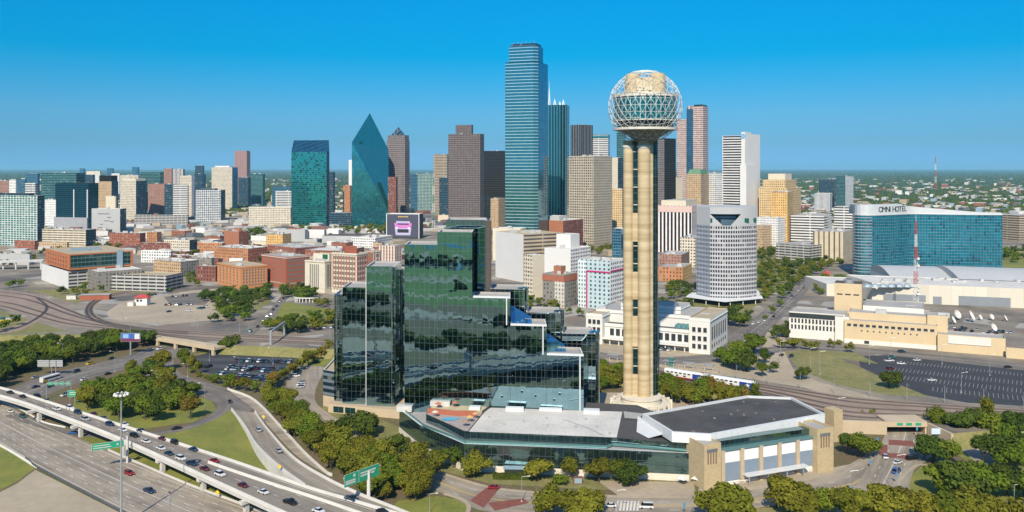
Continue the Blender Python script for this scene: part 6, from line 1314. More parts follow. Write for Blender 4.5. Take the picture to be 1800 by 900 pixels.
# ---- long tan broadcasting building and the convention halls
def broadcaster():
    tan = plain('buff_stone', (.58, .45, .27), .85, 0, .1, .08); wht = plain('white_render', (.66, .63, .56), .8, 0, .08, .1)
    a, b = D(1484, 590), D(1648, 566); t, _ = bthing('broadcast_building', 'long buff stone building with a row of small windows and a square tower', [a, b, D(1650, 620), D(1484, 640)]); o = t.location; u = (b - a).normalized(); n_ = Vector((-u.y, u.x, 0)); rz = math.atan2(u.y, u.x)
    q = lambda s, k: Vector((a.x - o.x, a.y - o.y, 0)) + u * s + n_ * k; L = (b - a).length
    def blk(name, s0, s1, k0, k1, h, mat, roof='g', z0=0): f = [q(s0, k0), q(s1, k0), q(s1, k1), q(s0, k1)]; shell(name, f, z0, h, mat, ROOFS[roof], t, .7); return f
    f = blk('main_wing', 0, L, 0, 24, 15.5, tan); windows(t, f[0], f[1], lin(14, .02, .98), [11.4], pane(2.4, 1.7, WGL, wht)); windows(t, f[0], f[1], lin(10, .16, .82), [8.4], pane(.9, .9, WGL)); mb = MB(); mb.prism([q(0, -.4), q(L, -.4), q(L, 0), q(0, 0)], 0, 2.8); mb.build('white_plinth', wht, t)
    mb = MB(); mb.box((*q(14, -.45)[:2], .6), 3, .3, 1.9, rz); mb.build('window', WGL, t)
    blk('upper_roof', 2, L - 4, 10, 40, 19.5, tan); blk('rear_roof', 10, L - 8, 26, 58, 22, wht, 'g')
    f = blk('office_wing', -36, 0, 4, 24, 18, wht); windows(t, f[0], f[1], lin(15, .02, .98), [6.2, 10.4], pane(1.2, 3.0, WGL)); mb = MB(); mb.prism([q(-36, 3.5), q(-1, 3.5), q(-1, 4), q(-36, 4)], 14.2, 17.2); mb.build('loggia', WGL, t); blk('link_block', -6, 3, 2, 20, 17, wht); blk('rear_office', -38, -4, 24, 56, 14, wht)
    f = blk('square_tower', -9, 9, 30, 46, 36, tan, 'd'); 
    for k in (.2, .5, .8): p = f[0].lerp(f[1], k); mb = MB(); mb.box((p.x, p.y - .1, 28), 3.6, .3, .8, rz); mb.build('vent_slot', M_DARK, t)
    mb = MB(); p = q(0, 38); mb.lathe((p.x, p.y, 35.3), [(3.5, 0), (3.5, 2.5), (2.5, 3)], 14); mb.build('rooftop_unit', M_STEEL, t)
    f = blk('lower_wing', L, L + 38, -3, 12, 11, tan); mb = MB(); mb.prism([q(L + 6, -3.4), q(L + 30, -3.4), q(L + 30, -3), q(L + 6, -3)], 5.5, 10.5); mb.build('white_panel', M_PAINT if 0 else wht, t)
    blk('end_block', L - 6, L + 6, 8, 22, 21, tan); blk('yard_wall', L + 38, L + 95, -8, -7, 6.5, tan)
    for s, k in ((22, 16), (60, 18), (40, 44)): p = q(s, k); mb = MB(); mb.box((p.x, p.y, 18.5), 7, 4, 3, rz); mb.build('rooftop_unit', M_UNIT, t)
    # equipment yard with satellite dishes
    for px, py, r in ((1705, 566, 3.9), (1681, 562, 3.3), (1674, 570, 2.8), (1745, 584, 2.8), (1722, 563, 2.0), (1742, 563, 2.2), (1766, 565, 2.2)):
        p = P(px, py, ZC); dsh = thing('satellite_dish', None, 'satellite dish', (p.x, p.y, ZC)); auto(dsh, ('large' if r > 3.2 else 'small') + ' white satellite dish', 'beside the buff broadcast building', 'satellite dish')
        mb = MB(); mb.tube((0, 0, 0), (0, 0, r * 1.0), .35, n=6); mb.build('pedestal', M_STEEL, dsh)
        mb = MB(); prof = [(r * k, r * .42 * k * k) for k in (0, .3, .6, .85, 1)]; mb.lathe((0, 0, 0), prof + [(r * 1.03, r * .44), (r * .98, r * .36)][:1], 20); d_ = mb.build('reflector', M_BARR, dsh); d_.location = (0, 0, r * 1.15); d_.rotation_euler = (math.radians(62), 0, math.radians(25 + px % 30))
        mb = MB(); mb.tube((0, 0, .1), (0, 0, r * .8), .12, n=4); f_ = mb.build('feed_horn', M_STEEL, d_)
broadcaster()
def convention():
    cw = facade('cream_panel_wall', (.50, .46, .38), (.60, .55, .45), 9, 30, .97, .99, gr=.8, blind=0, wr=.8, pv=.1); t, _ = bthing('convention_centre', 'huge cream panelled convention hall with grey vaulted roofs below the teal hotel', [D(1455, 800), D(1920, 740), D(1920, 880), D(1460, 900)]); o = t.location
    def q(px, d): p = D(px, d); return Vector((p.x - o.x, p.y - o.y, 0))
    def blk(name, x0, d0, x1, d1, back, py, mat=cw, roof='w'): f = [q(x0, d0), q(x1, d1), q(x1, d1) + Vector((0, back, 0)), q(x0, d0) + Vector((0, back, 0))]; return shell(name, f, 0, ZT(py, d0) - ZC, mat, ROOFS[roof], t, .6)
    blk('front_hall', 1533, 772, 1940, 716, 60, 497); blk('entrance_hall', 1453, 806, 1533, 795, 60, 499)
    met = plain('vault_grey_metal', (.46, .47, .46), .6, .2, .08, .05)
    for x0, x1, d0, d1, py in ((1566, 1680, 828, 815, 488), (1685, 1960, 800, 760, 490)):
        a, b = q(x0, d0), q(x1, d1); z = ZT(py, d0) - ZC; bk = Vector((6, 62, 0)); mb = MB(); mb.prism([a, b, b + bk, a + bk], 0, z); w_ = mb.build('vault_wall', ST('white_plain'), t)
        mb = MB(); n_ = 8; hgt = 7.5
        for i in range(n_):
            k0, k1 = i / n_, (i + 1) / n_; z0, z1 = z + hgt * math.sin(k0 * 2.6), z + hgt * math.sin(k1 * 2.6); p0, p1 = bk * (k0 - .02) , bk * (k1 - .02)
            mb.poly([(a.x + p0.x, a.y + p0.y, z0), (b.x + p0.x, b.y + p0.y, z0), (b.x + p1.x, b.y + p1.y, z1), (a.x + p1.x, a.y + p1.y, z1)])
        mb.poly([(a.x + bk.x * (k / n_ - .02), a.y + bk.y * (k / n_ - .02), z + hgt * math.sin(k / n_ * 2.6)) for k in range(n_ + 1)] + [(a.x + bk.x, a.y + bk.y, z)]); mb.poly([(b.x + bk.x * (k / n_ - .02), b.y + bk.y * (k / n_ - .02), z + hgt * math.sin(k / n_ * 2.6)) for k in range(n_ + 1)] + [(b.x + bk.x, b.y + bk.y, z)])
        mb.build('vault_roof', met, t)
    sg = plain('slate_louvre_panel', (.22, .24, .26), .6, .1, .1, .2)
    A_, B_ = D(1533, 772), D(1940, 716)
    def pan(name, x0, x1, y0, y1, mat):
        def on(x): u = (x - 900) / F; v = B_ - A_; k = (u * A_.y - A_.x) / (v.x - u * v.y); return A_ + v * k
        a, b = on(x0), on(x1); d0 = a.y; a, b = a - Vector((o.x, o.y + .35, 0)), b - Vector((o.x, o.y + .35, 0)); mb = MB(); mb.prism([a, b, b + Vector((0, .3, 0)), a + Vector((0, .3, 0))], ZT(y1, d0) - ZC, ZT(y0, d0) - ZC); mb.build(name, mat, t)
    pan('louvre_band', 1553, 1627, 516, 527, sg); pan('louvre_band', 1685, 1776, 520, 536, sg); pan('louvre_panel', 1640, 1655, 521, 538, sg); pan('loading_bay', 1528, 1628, 530, 541, M_DARK)
    rq = random.Random(4)
    for i in range(26): p = q(rq.uniform(1540, 1850), rq.uniform(778, 800)); mb = MB(); mb.box((p.x, p.y, ZT(497, 772) - ZC - .7), rq.uniform(2, 7), rq.uniform(2, 5), rq.uniform(1, 2.4), rq.uniform(-.2, .2)); mb.build('rooftop_unit', M_UNIT, t)
    for i in range(9): p = q(1500 + i * 14, 760); mb = MB(); mb.lathe((p.x, p.y + 4, 14), [(4.5, 0), (3, 2), (0, 3)], 8, smooth=False); mb.build('canopy_pyramid', plain('canopy_blue_grey', (.30, .36, .40), .5, .2, .1, .3), t)
convention()
# ---- masts
def mast(label, px, d, ytop, ybot, wid, cols, secs, dish=()):
    c = D(px, d); z0 = ZT(ybot, d); H_ = ZT(ytop, d) - z0; t = thing('radio_mast', label, 'mast', (c.x, c.y, z0))
    for s in range(secs):
        a, b = H_ * s / secs, H_ * (s + 1) / secs; wa, wb = wid * (1 - .75 * s / secs), wid * (1 - .75 * (s + 1) / secs); mb = MB(); r_ = max(.12, wid * .06)
        for k in range(4):
            t0, t1 = math.pi / 4 + k * math.pi / 2, math.pi / 4 + (k + 1) * math.pi / 2; v = lambda w_, t_, z: (w_ * math.cos(t_), w_ * math.sin(t_), z)
            mb.tube(v(wa, t0, a), v(wb, t0, b), r_, n=4)
            nb = max(1, round((b - a) / (wid * 1.6)))
            for j in range(nb):
                za, zb = a + (b - a) * j / nb, a + (b - a) * (j + 1) / nb; w0, w1 = wa + (wb - wa) * j / nb, wa + (wb - wa) * (j + 1) / nb; mb.tube(v(w0, t0, za), v(w1, t1, zb), r_ * .7, n=3, caps=False); mb.tube(v(w0, t0, za), v(w0, t1, za), r_ * .7, n=3, caps=False)
        mb.build('mast_section', cols[s % len(cols)], t)
    mb = MB(); mb.tube((0, 0, H_), (0, 0, H_ * 1.08), max(.1, wid * .05), n=5); mb.build('antenna', cols[0], t)
    for k, r in dish: mb = MB(); mb.lathe((0, 0, 0), [(0, 0), (r * .7, .3), (r, .9), (r * .95, 1.0)], 14); o = mb.build('dish', M_BARR, t); o.location = (.4, -wid * .9, H_ * k); o.rotation_euler = (math.radians(90), 0, .3)
M_RED = plain('mast_red', (.52, .06, .05), .6, .1, .1, .5); M_MW = plain('mast_white', (.75, .73, .70), .6, .1, .1, .5); M_MG = plain('mast_green', (.10, .28, .24), .6, .1, .1, .5)
mast('red and white lattice mast with dishes in front of the teal hotel', 1610, 700, 390, 541, 2.3, [M_MW, M_MW, M_RED, M_MW, M_RED, M_MW, M_RED], 7, ((.18, 1.9), (.21, 1.6), (.58, 1.3), (.5, 1.3)))
mast('tall slender red and white transmitter mast on the far right horizon', 1644.5, 3900, 276, 333, 5.5, [M_RED, M_MW, M_RED, M_MW, M_RED], 5)
mast('pale lattice mast in front of the green gridded glass cube', 762, 1480, 312, 402, 3.4, [M_MW, M_MG], 6)
# ---- red flower sculpture beside the hotel
p = P(1453, 492, ZC); t = thing('sculpture', 'big red flower-like sculpture on the street corner left of the teal hotel', 'sculpture', (p.x, p.y, ZC))
mb = MB(); mb.tube((0, 0, 0), (0, 0, 7), .5, n=8); mb.build('stem', M_RED, t)
for i in range(9): a = 6.283 * i / 9; mb = MB(); mb.tube((0, 0, 6.2), (5.2 * math.cos(a), 1.5 * math.sin(a * 2), 6.6 + 4.6 * math.sin(a)), 1.1, .15, n=6); mb.build('petal', M_RED, t)
# ---- signal house, brick shed, sheds by the railway
p = P(248, 537, ZC); t = thing('signal_house', 'small white railway signal house with a red hipped roof', 'building', (p.x, p.y, ZC)); mb = MB(); mb.box((0, 3, 0), 11, 6, 6.2, -.1); mb.build('wall', plain('white_station_stone', (.64, .63, .58)), t)
mb = MB(); f = [Vector((x, y + 3, 0)) for x, y in ((-6.6, -4), (6.6, -4), (6.6, 4), (-6.6, 4))]
for i in range(4): a, b = f[i], f[(i + 1) % 4]; A_, B_ = Vector((a.x * .4, 3, 9)), Vector((b.x * .4, 3, 9)); mb.poly([(a.x, a.y, 6.3), (b.x, b.y, 6.3), tuple(B_), tuple(A_)])
mb.build('roof', plain('red_tile_roof', (.38, .05, .04), .8, 0, .15, .4), t); mb = MB(); mb.box((-7.5, -2, 0), 5, 4, 3.2); mb.build('annex', M_BARR, t)
for k in (-3, 0, 3): mb = MB(); mb.box((k, -.1, 3.4), 1.8, .25, 1.6, -.1); mb.build('window', WGL, t)
p = P(166, 527, ZC); t = thing('brick_shed', 'long low red brick shed beside the railway junction', 'building', (p.x, p.y, ZC), .12); mb = MB(); mb.box((0, 3, 0), 25, 7, 4.2); mb.build('wall', M_RB, t); mb = MB(); mb.box((0, 3, 4.2), 26, 8, .5); mb.build('roof', M_ROOFG, t)
p = P(126, 526, ZC); t = thing('relay_cabinet', 'white metal relay cabinet between the tracks', 'cabinet', (p.x, p.y, ZC), .1); mb = MB(); mb.box((0, 0, 0), 8, 3, 3.4); mb.build('cabinet_body', M_BARR, t); mb = MB(); mb.box((0, 0, 3.4), 8.4, 3.4, .25); mb.build('cabinet_roof', M_STEEL, t)
# ---- freeway viaduct at the left edge
t = thing('viaduct', 'dark concrete freeway viaduct on round columns at the left edge behind the tracks', 'bridge'); pth = [P(x, y, ZC) for x, y in ((-120, 475), (-40, 474), (20, 473), (76, 471))]
mb = MB(); mb.sweep(pth, [(-7, 8), (7, 8), (7, 9.6), (6.6, 9.6), (6.6, 9), (-6.6, 9), (-6.6, 9.6), (-7, 9.6)]); mb.build('deck', M_BEAM, t)
for x in range(-60, 80, 22): p = P(x, 473.5, ZC); mb = MB(); mb.tube((p.x, p.y, ZC), (p.x, p.y, ZC + 8), 1.0, n=10); mb.build('column', M_BEAM, t)
# ================================================================ trees
def leaf_mat(name, a, b, c):
    n = NT(name); g = n.n('ShaderNodeNewGeometry'); oi = n.n('ShaderNodeObjectInfo'); tc = n.n('ShaderNodeTexCoord')
    col = n.mix(n.ramp(n.noise(tc.outputs['Object'], .45, 2), .35, .65), a, b); col = n.mix(n.math('MULTIPLY', g.outputs['Random Per Island'], .55), col, c)
    h = n.n('ShaderNodeHueSaturation'); n.link(col, h.inputs['Color']); n.put(h.inputs['Value'], n.math('ADD', n.math('MULTIPLY', oi.outputs['Random'], .5), .75)); n.put(h.inputs['Hue'], n.math('ADD', n.math('MULTIPLY', n.math('FRACT', n.math('MULTIPLY', oi.outputs['Random'], 7.3)), .03), .485))
    m = n.done(h.outputs[0], .85, 0, .1)
    tr = n.n('ShaderNodeBsdfTranslucent'); n.link(h.outputs[0], tr.inputs[0]); mx = n.n('ShaderNodeMixShader'); mx.inputs[0].default_value = .28
    n.link(n.b.outputs[0], mx.inputs[1]); n.link(tr.outputs[0], mx.inputs[2]); n.link(mx.outputs[0], n.out.inputs[0]); return m
LEAF = {'dark': leaf_mat('leaves_dark_green', (.030, .056, .011), (.066, .105, .014), (.12, .15, .02)), 'green': leaf_mat('leaves_green', (.072, .12, .011), (.12, .17, .015), (.18, .21, .022)),
        'olive': leaf_mat('leaves_olive', (.10, .112, .010), (.155, .157, .014), (.24, .225, .028)), 'gold': leaf_mat('leaves_yellowing', (.15, .12, .014), (.20, .15, .02), (.26, .19, .04))}
M_BARK = plain('bark', (.085, .065, .045), .95, 0, .3, .6)
TREE_MESH = []
def make_tree(seed, wide, tall, trunk, leaves):
    """unit-ish tree in metres: crown of leaf clumps over a dark inner mass, trunk with limbs"""
    r = random.Random(seed); mb = MB(); lobes = []
    nl = 7 + seed % 4
    for i in range(nl):
        a = 6.283 * i / nl + r.uniform(-.4, .4); k = r.uniform(.2, .72); zz = trunk + tall * r.uniform(.2, .8)
        lobes.append((Vector((wide * k * math.cos(a), wide * k * math.sin(a), zz)), wide * r.uniform(.28, .5), tall * r.uniform(.18, .32)))
    lobes.append((Vector((0, 0, trunk + tall * .62)), wide * .5, tall * .38))
    for c, rw, rh in lobes:
        for i in range(4):            # solid inside of the crown, ragged
            n_ = 7; z0, z1 = -1 + i * .5, -1 + (i + 1) * .5; q0, q1 = math.sqrt(max(0, 1 - z0 * z0)) * .62, math.sqrt(max(0, 1 - z1 * z1)) * .62
            for j in range(n_):
                t0, t1 = 6.283 * j / n_, 6.283 * (j + 1) / n_; P4 = [(q0, t0, z0), (q0, t1, z0), (q1, t1, z1), (q1, t0, z1)]
                if q0 < .01: P4 = P4[1:]
                elif q1 < .01: P4 = P4[:3]
                mb.poly([c + Vector((q * rw * math.cos(t_), q * rw * math.sin(t_), z_ * .62 * rh)) for q, t_, z_ in P4])
    for i in range(leaves):
        c, rw, rh = r.choice(lobes); v = Vector((r.gauss(0, 1), r.gauss(0, 1), r.gauss(0, 1) + .25)).normalized(); k = r.uniform(.68, 1.2)
        p = c + Vector((v.x * rw * k, v.y * rw * k, v.z * rh * k))
        nn = (v * 1.0 + Vector((r.uniform(-1, 1), r.uniform(-1, 1), r.uniform(-.4, 1))) * .75).normalized(); a = nn.orthogonal().normalized(); b = nn.cross(a); ang = r.uniform(0, 6.28); a, b = a * math.cos(ang) + b * math.sin(ang), b * math.cos(ang) - a * math.sin(ang)
        s_ = wide * (r.uniform(.045, .10) if leaves > 400 else r.uniform(.07, .13)); q = [p - a * s_ - b * s_ * .3, p + a * s_ * .2 - b * s_ * .8, p + a * s_ + b * s_ * .2, p + a * s_ * .1 + b * s_ * .7, p - a * s_ * .7 + b * s_ * .5]; mb.poly(q)
    cr_ = mb.build('crown', LEAF['green']); tb = MB(); tb.tube((0, 0, -.1), (0, 0, trunk + tall * .45), wide * .055, wide * .03, n=7)
    for i in range(4): c = lobes[i * 2 % nl][0]; tb.tube((0, 0, trunk * .8 + .2 * i), c, wide * .028, wide * .01, n=5)
    tr = tb.build('trunk', M_BARK)
    for o in (cr_, tr): COL.objects.unlink(o)
    return cr_, tr
VAR = {'broad': [make_tree(s, 6.2, 7.0, 2.0, 2300) for s in (1, 2, 3)], 'round': [make_tree(s, 4.6, 7.2, 2.0, 1800) for s in (4, 5, 6)], 'tall': [make_tree(s, 3.4, 9.0, 2.2, 900) for s in (7, 8)], 'shrub': [make_tree(s, 2.6, 3.2, .3, 600) for s in (9, 10)]}
TR = random.Random(3)
DESC = {('broad', 'dark'): 'broad dark green tree', ('broad', 'green'): 'broad green tree', ('broad', 'olive'): 'broad olive tree', ('broad', 'gold'): 'broad yellowing tree', ('round', 'dark'): 'round dark green tree', ('round', 'green'): 'round green tree', ('round', 'olive'): 'round olive tree', ('round', 'gold'): 'round yellowing tree',
        ('tall', 'dark'): 'tall dark green tree', ('tall', 'green'): 'tall green tree', ('tall', 'olive'): 'tall olive tree', ('tall', 'gold'): 'tall yellowing tree', ('shrub', 'dark'): 'dark green shrub', ('shrub', 'green'): 'green shrub', ('shrub', 'olive'): 'olive shrub', ('shrub', 'gold'): 'yellowing shrub'}
NTREE = 0
SPEC = []
def tree(p, shape, leaf, scale, place, group=None): SPEC.append((p, shape, leaf, scale * TR.uniform(.92, 1.08), place, group, TR.uniform(0, 6.28), TR.randrange(99)))
def plant_all():
    """the trees that show largest stand as objects of their own, the small rest as one mass"""
    SPEC.sort(key=lambda q: -(q[3] * {'broad': 6.6, 'round': 5.4, 'tall': 5.2, 'shrub': 3.4}[q[1]]) / q[0].y)
    n_ = {'tree': 0, 'shrub': 0}; rest = []
    for q in SPEC:
        p, shape, leaf, sc_, place, group, rz, vi = q; kind = 'shrub' if shape == 'shrub' else 'tree'
        if not (-70 < PXof(p) < 1880 and PYof(p) < 960): continue
        n_[kind] += 1
        if n_[kind] > 285: rest.append(q); continue
        cr_, tr = VAR[shape][vi % len(VAR[shape])]; t = thing(kind, None, kind, p, rz); t.scale = (sc_, sc_, sc_ * (.92 + .02 * (vi % 10)))
        for src in (cr_, tr):
            c = src.copy(); COL.objects.link(c); c.parent = t
            if src is cr_: c.material_slots[0].link = 'OBJECT'; c.material_slots[0].material = LEAF[leaf]
        auto(t, DESC[shape, leaf], place, kind, group)
    import numpy as np
    V, Fc, MI, b = [], [], [], 0; names = list(LEAF)
    lows = {k: [make_tree(60 + i, w_, h_, 1.8, 170)[0] for i in range(2)] for k, (w_, h_) in {'broad': (6.2, 7.0), 'round': (4.6, 7.2), 'tall': (3.4, 9.0), 'shrub': (2.6, 3.2)}.items()}
    for p, shape, leaf, sc_, place, group, rz, vi in rest:
        me = lows[shape][vi % 2].data; co = np.empty(len(me.vertices) * 3, np.float32); me.vertices.foreach_get('co', co); co = co.reshape(-1, 3) * sc_; c_, s_ = math.cos(rz), math.sin(rz)
        V += [(x * c_ - y * s_ + p.x, x * s_ + y * c_ + p.y, z + p.z) for x, y, z in co.tolist()]; Fc += [tuple(v + b for v in pl.vertices) for pl in me.polygons]; MI += [names.index(leaf)] * len(me.polygons); b += len(me.vertices)
    if V:
        me = bpy.data.meshes.new('distant_trees'); me.from_pydata(V, [], Fc); [me.materials.append(LEAF[k]) for k in names]; me.polygons.foreach_set('material_index', MI); o = bpy.data.objects.new('distant_trees', me); COL.objects.link(o); stuff(o)
def inpoly(p, poly):
    c = False; n_ = len(poly)
    for i in range(n_):
        a, b = poly[i], poly[i - 1]
        if (a[1] > p[1]) != (b[1] > p[1]) and p[0] < (b[0] - a[0]) * (p[1] - a[1]) / (b[1] - a[1]) + a[0]: c = not c
    return c
def grove(px, z, gap, shapes, leaves, sc_, place, group=None, most=400, jit=.35):
    """trees on a jittered grid over the ground inside a photo outline"""
    poly = [(P(x, y, z).x, P(x, y, z).y) for x, y in px]; x0, x1 = min(p[0] for p in poly), max(p[0] for p in poly); y0, y1 = min(p[1] for p in poly), max(p[1] for p in poly); y = y0; k = 0; row = 0
    while y < y1:
        x = x0 + (gap / 2 if row % 2 else 0)
        while x < x1:
            q = (x + TR.uniform(-jit, jit) * gap, y + TR.uniform(-jit, jit) * gap)
            if inpoly(q, poly) and k < most: tree(Vector((q[0], q[1], z)), TR.choice(shapes), TR.choice(leaves), sc_ * TR.uniform(.8, 1.15), place, group); k += 1
            x += gap
        y += gap * .87; row += 1
def row(pts, z, n_, shapes, leaves, sc_, place, group=None):
    for p in cr(PL(pts, z), n_): tree(p + Vector((TR.uniform(-1, 1), TR.uniform(-1, 1), 0)), TR.choice(shapes), TR.choice(leaves), sc_ * TR.uniform(.85, 1.12), place, group)
def at(lst, z, place, group=None):
    for x, y, sh, lf, sc_ in lst: tree(P(x, y, z), sh, lf, sc_, place, group)
grove([(-40, 640), (0, 625), (80, 618), (180, 602), (262, 594), (266, 606), (190, 624), (130, 640), (60, 652), (30, 672), (-40, 690)], 0, 9.5, ['broad', 'round', 'broad'], ['dark', 'dark', 'green'], 1.12, 'in the belt beyond the arterial road')
grove([(145, 716), (185, 685), (245, 652), (285, 648), (300, 664), (330, 688), (352, 712), (330, 724), (290, 712), (250, 732), (205, 742), (160, 728)], 0, 11.5, ['round', 'broad', 'broad'], ['olive', 'green', 'dark', 'olive'], 1.05, 'on the grass island inside the loop road')
at([(335, 737, 'round', 'gold', 1.05), (255, 738, 'round', 'green', 1.1), (275, 740, 'broad', 'dark', .9), (318, 722, 'tall', 'olive', .9)], 0, 'at the near edge of the loop road island')
row([(140, 705), (165, 690), (200, 672), (235, 660)], 0, 9, ['shrub', 'round'], ['olive', 'dark'], .7, 'hedging the arterial road')
row([(322, 640), (335, 652), (365, 668), (400, 682), (440, 690), (470, 690)], 0, 17, ['shrub', 'round'], ['green', 'olive'], .9, 'hedging the sunken car park')
row([(470, 694), (492, 672), (520, 655), (545, 640), (570, 626), (583, 618)], 0, 17, ['round'], ['olive', 'gold', 'olive'], .88, 'between the car park and hotel drive')
grove([(462, 706), (500, 704), (520, 728), (566, 772), (620, 800), (700, 828), (770, 842), (778, 866), (740, 892), (680, 888), (650, 868), (606, 850), (586, 838), (540, 798), (500, 752)], 0, 7.4, ['round', 'round', 'broad'], ['olive', 'olive', 'olive', 'green'], 1.0, 'in the thick row beside the slip ramp')
at([(610, 765, 'broad', 'dark', 0.98), (640, 768, 'broad', 'dark', 1.10), (655, 762, 'round', 'olive', 0.98), (700, 800, 'broad', 'dark', 0.92), (735, 818, 'round', 'olive', 1.10), (768, 826, 'broad', 'olive', 0.92), (800, 822, 'round', 'dark', 1.04), (838, 838, 'broad', 'olive', 1.07), (946, 846, 'broad', 'olive', 1.00), (1005, 842, 'round', 'olive', 0.92), (1053, 848, 'broad', 'olive', 1.00), (1088, 850, 'round', 'green', 1.04), (1110, 853, 'broad', 'dark', 1.00), (985, 852, 'shrub', 'green', 1.34)], 0, 'in front of the glass hotel podium')
at([(968, 905, 'broad', 'olive', 0.92), (1000, 912, 'broad', 'olive', 1.15), (1030, 915, 'broad', 'olive', 1.09), (1050, 908, 'round', 'olive', 0.92)], 0, 'on the traffic island by the street')
at([(1255, 915, 'broad', 'olive', 1.12), (1290, 918, 'broad', 'olive', 1.19), (1365, 892, 'round', 'olive', 1.38), (1385, 902, 'broad', 'olive', 1.25), (1415, 912, 'broad', 'olive', 1.25), (1450, 915, 'round', 'green', 1.25), (1485, 918, 'broad', 'olive', 1.19), (1520, 915, 'broad', 'olive', 1.19), (1555, 922, 'broad', 'olive', 1.25), (1590, 920, 'round', 'olive', 1.25), (1625, 922, 'broad', 'olive', 1.25), (1660, 925, 'broad', 'green', 1.19), (1700, 925, 'broad', 'olive', 1.25), (1745, 930, 'round', 'olive', 1.25), (1790, 932, 'broad', 'olive', 1.25)], 0, 'in the near row below the street')
at([(1490, 800, 'round', 'dark', 0.94), (1512, 806, 'broad', 'green', 1.06), (1535, 802, 'round', 'green', 0.88)], 0, 'between the hall pylon and underpass street')
at([(1640, 812, 'broad', 'dark', 1.17), (1670, 818, 'round', 'green', 1.10), (1625, 805, 'round', 'dark', 0.78)], 0, 'at the corner beside the underpass street')
at([(1660, 872, 'broad', 'green', 1.28), (1690, 878, 'broad', 'dark', 1.42), (1725, 874, 'broad', 'green', 1.35), (1700, 862, 'round', 'dark', 1.22)], 0, 'on the junction lawn')
at([(1650, 762, 'round', 'green', 1.26), (1690, 770, 'broad', 'dark', 1.19), (1720, 768, 'broad', 'dark', 1.40), (1752, 772, 'broad', 'green', 1.47), (1780, 776, 'round', 'dark', 1.40), (1800, 768, 'broad', 'dark', 1.26), (1735, 758, 'tall', 'olive', 1.26)], 0, 'in front of the railway wall')
at([(1730, 812, 'round', 'dark', 1.15), (1760, 820, 'broad', 'dark', 1.22), (1785, 828, 'broad', 'green', 1.28), (1770, 800, 'round', 'green', 1.22), (1795, 805, 'broad', 'dark', 1.08), (1770, 872, 'broad', 'dark', 1.22), (1800, 880, 'broad', 'green', 1.22)], 0, 'in the small park near the frame edge')
at([(1472, 738, 'round', 'olive', .6), (1515, 742, 'tall', 'olive', .65), (1535, 744, 'tall', 'olive', .65), (1498, 742, 'round', 'green', .5)], 0, 'along the foot of the rail wall')
grove([(1050, 655), (1100, 664), (1100, 690), (1050, 684)], 0, 7, ['round', 'round'], ['green', 'olive'], .95, 'between the hotel and globe tower')
grove([(1160, 690), (1200, 694), (1330, 710), (1340, 720), (1250, 722), (1170, 712)], 0, 6.8, ['round', 'tall', 'round'], ['olive', 'olive', 'green', 'gold'], 1.05, 'in the thicket behind the exhibition hall')
# upper level
at([(1272, 640, 'broad', 'green', 1.19), (1290, 648, 'broad', 'green', 1.25), (1312, 652, 'broad', 'dark', 1.19), (1300, 632, 'broad', 'green', 1.25), (1325, 622, 'broad', 'green', 1.44), (1345, 640, 'round', 'dark', 0.88), (1360, 656, 'round', 'dark', 0.88), (1340, 662, 'round', 'green', 0.88), (1410, 668, 'broad', 'dark', 0.69)], ZC, 'on the station forecourt')
at([(1372, 612, 'broad', 'olive', .7), (1395, 614, 'broad', 'olive', .75), (1415, 615, 'round', 'olive', .8), (1430, 616, 'broad', 'olive', .7), (1460, 612, 'round', 'olive', .75), (1495, 620, 'round', 'olive', .85), (1475, 606, 'shrub', 'olive', 1.0)], ZC, 'in front of the broadcast office wing')
at([(1562, 682, 'broad', 'dark', 1.05), (1575, 680, 'round', 'dark', .9)], ZC, 'at the edge of the large car park')
at([(1262, 562, 'broad', 'green', 1.1), (1280, 572, 'broad', 'dark', 1.15), (1300, 575, 'broad', 'green', 1.1), (1315, 565, 'round', 'dark', 1.0), (1290, 556, 'broad', 'dark', 1.0)], ZC, 'by the canopy of the white notched tower')
grove([(1160, 532), (1225, 540), (1230, 552), (1165, 548)], ZC, 10, ['broad', 'round'], ['dark', 'green'], .8, 'behind the railway station')
at([(1360, 596, 'round', 'dark', .85), (1375, 592, 'broad', 'dark', .9), (1345, 560, 'shrub', 'green', 1), (1358, 552, 'round', 'green', .8), (1372, 540, 'round', 'green', .8), (1394, 560, 'round', 'dark', .8), (1385, 580, 'round', 'dark', .8)], ZC, 'lining the avenue near the station')
grove([(1332, 470), (1400, 452), (1480, 450), (1492, 466), (1440, 486), (1400, 508), (1350, 540), (1334, 530)], ZC, 15, ['broad', 'round'], ['green', 'olive', 'dark', 'olive'], .95, 'in the park along the avenue')
grove([(1425, 512), (1450, 492), (1500, 492), (1470, 512), (1440, 528)], ZC, 13, ['broad', 'round'], ['green', 'olive'], .85, 'between the avenue and convention hall')
grove([(340, 528), (400, 512), (440, 516), (474, 506), (476, 524), (440, 540), (430, 566), (395, 568), (368, 566), (384, 546)], ZC, 12, ['broad', 'broad', 'round'], ['dark', 'dark', 'green'], .95, 'between the parking plaza and orange warehouse')
grove([(496, 514), (540, 508), (556, 524), (540, 530), (505, 528)], ZC, 11, ['broad'], ['dark', 'green'], .95, 'below the jail block')
at([(556, 538, 'round', 'olive', .9), (568, 540, 'round', 'olive', .8), (575, 536, 'broad', 'dark', .7)], ZC, 'beside the white colonnade')
grove([(462, 582), (470, 572), (510, 572), (540, 566), (590, 556), (592, 572), (540, 586), (500, 588)], ZC, 9.5, ['broad', 'round'], ['dark', 'green', 'olive'], .88, 'beyond the tracks on the plaza lawn')
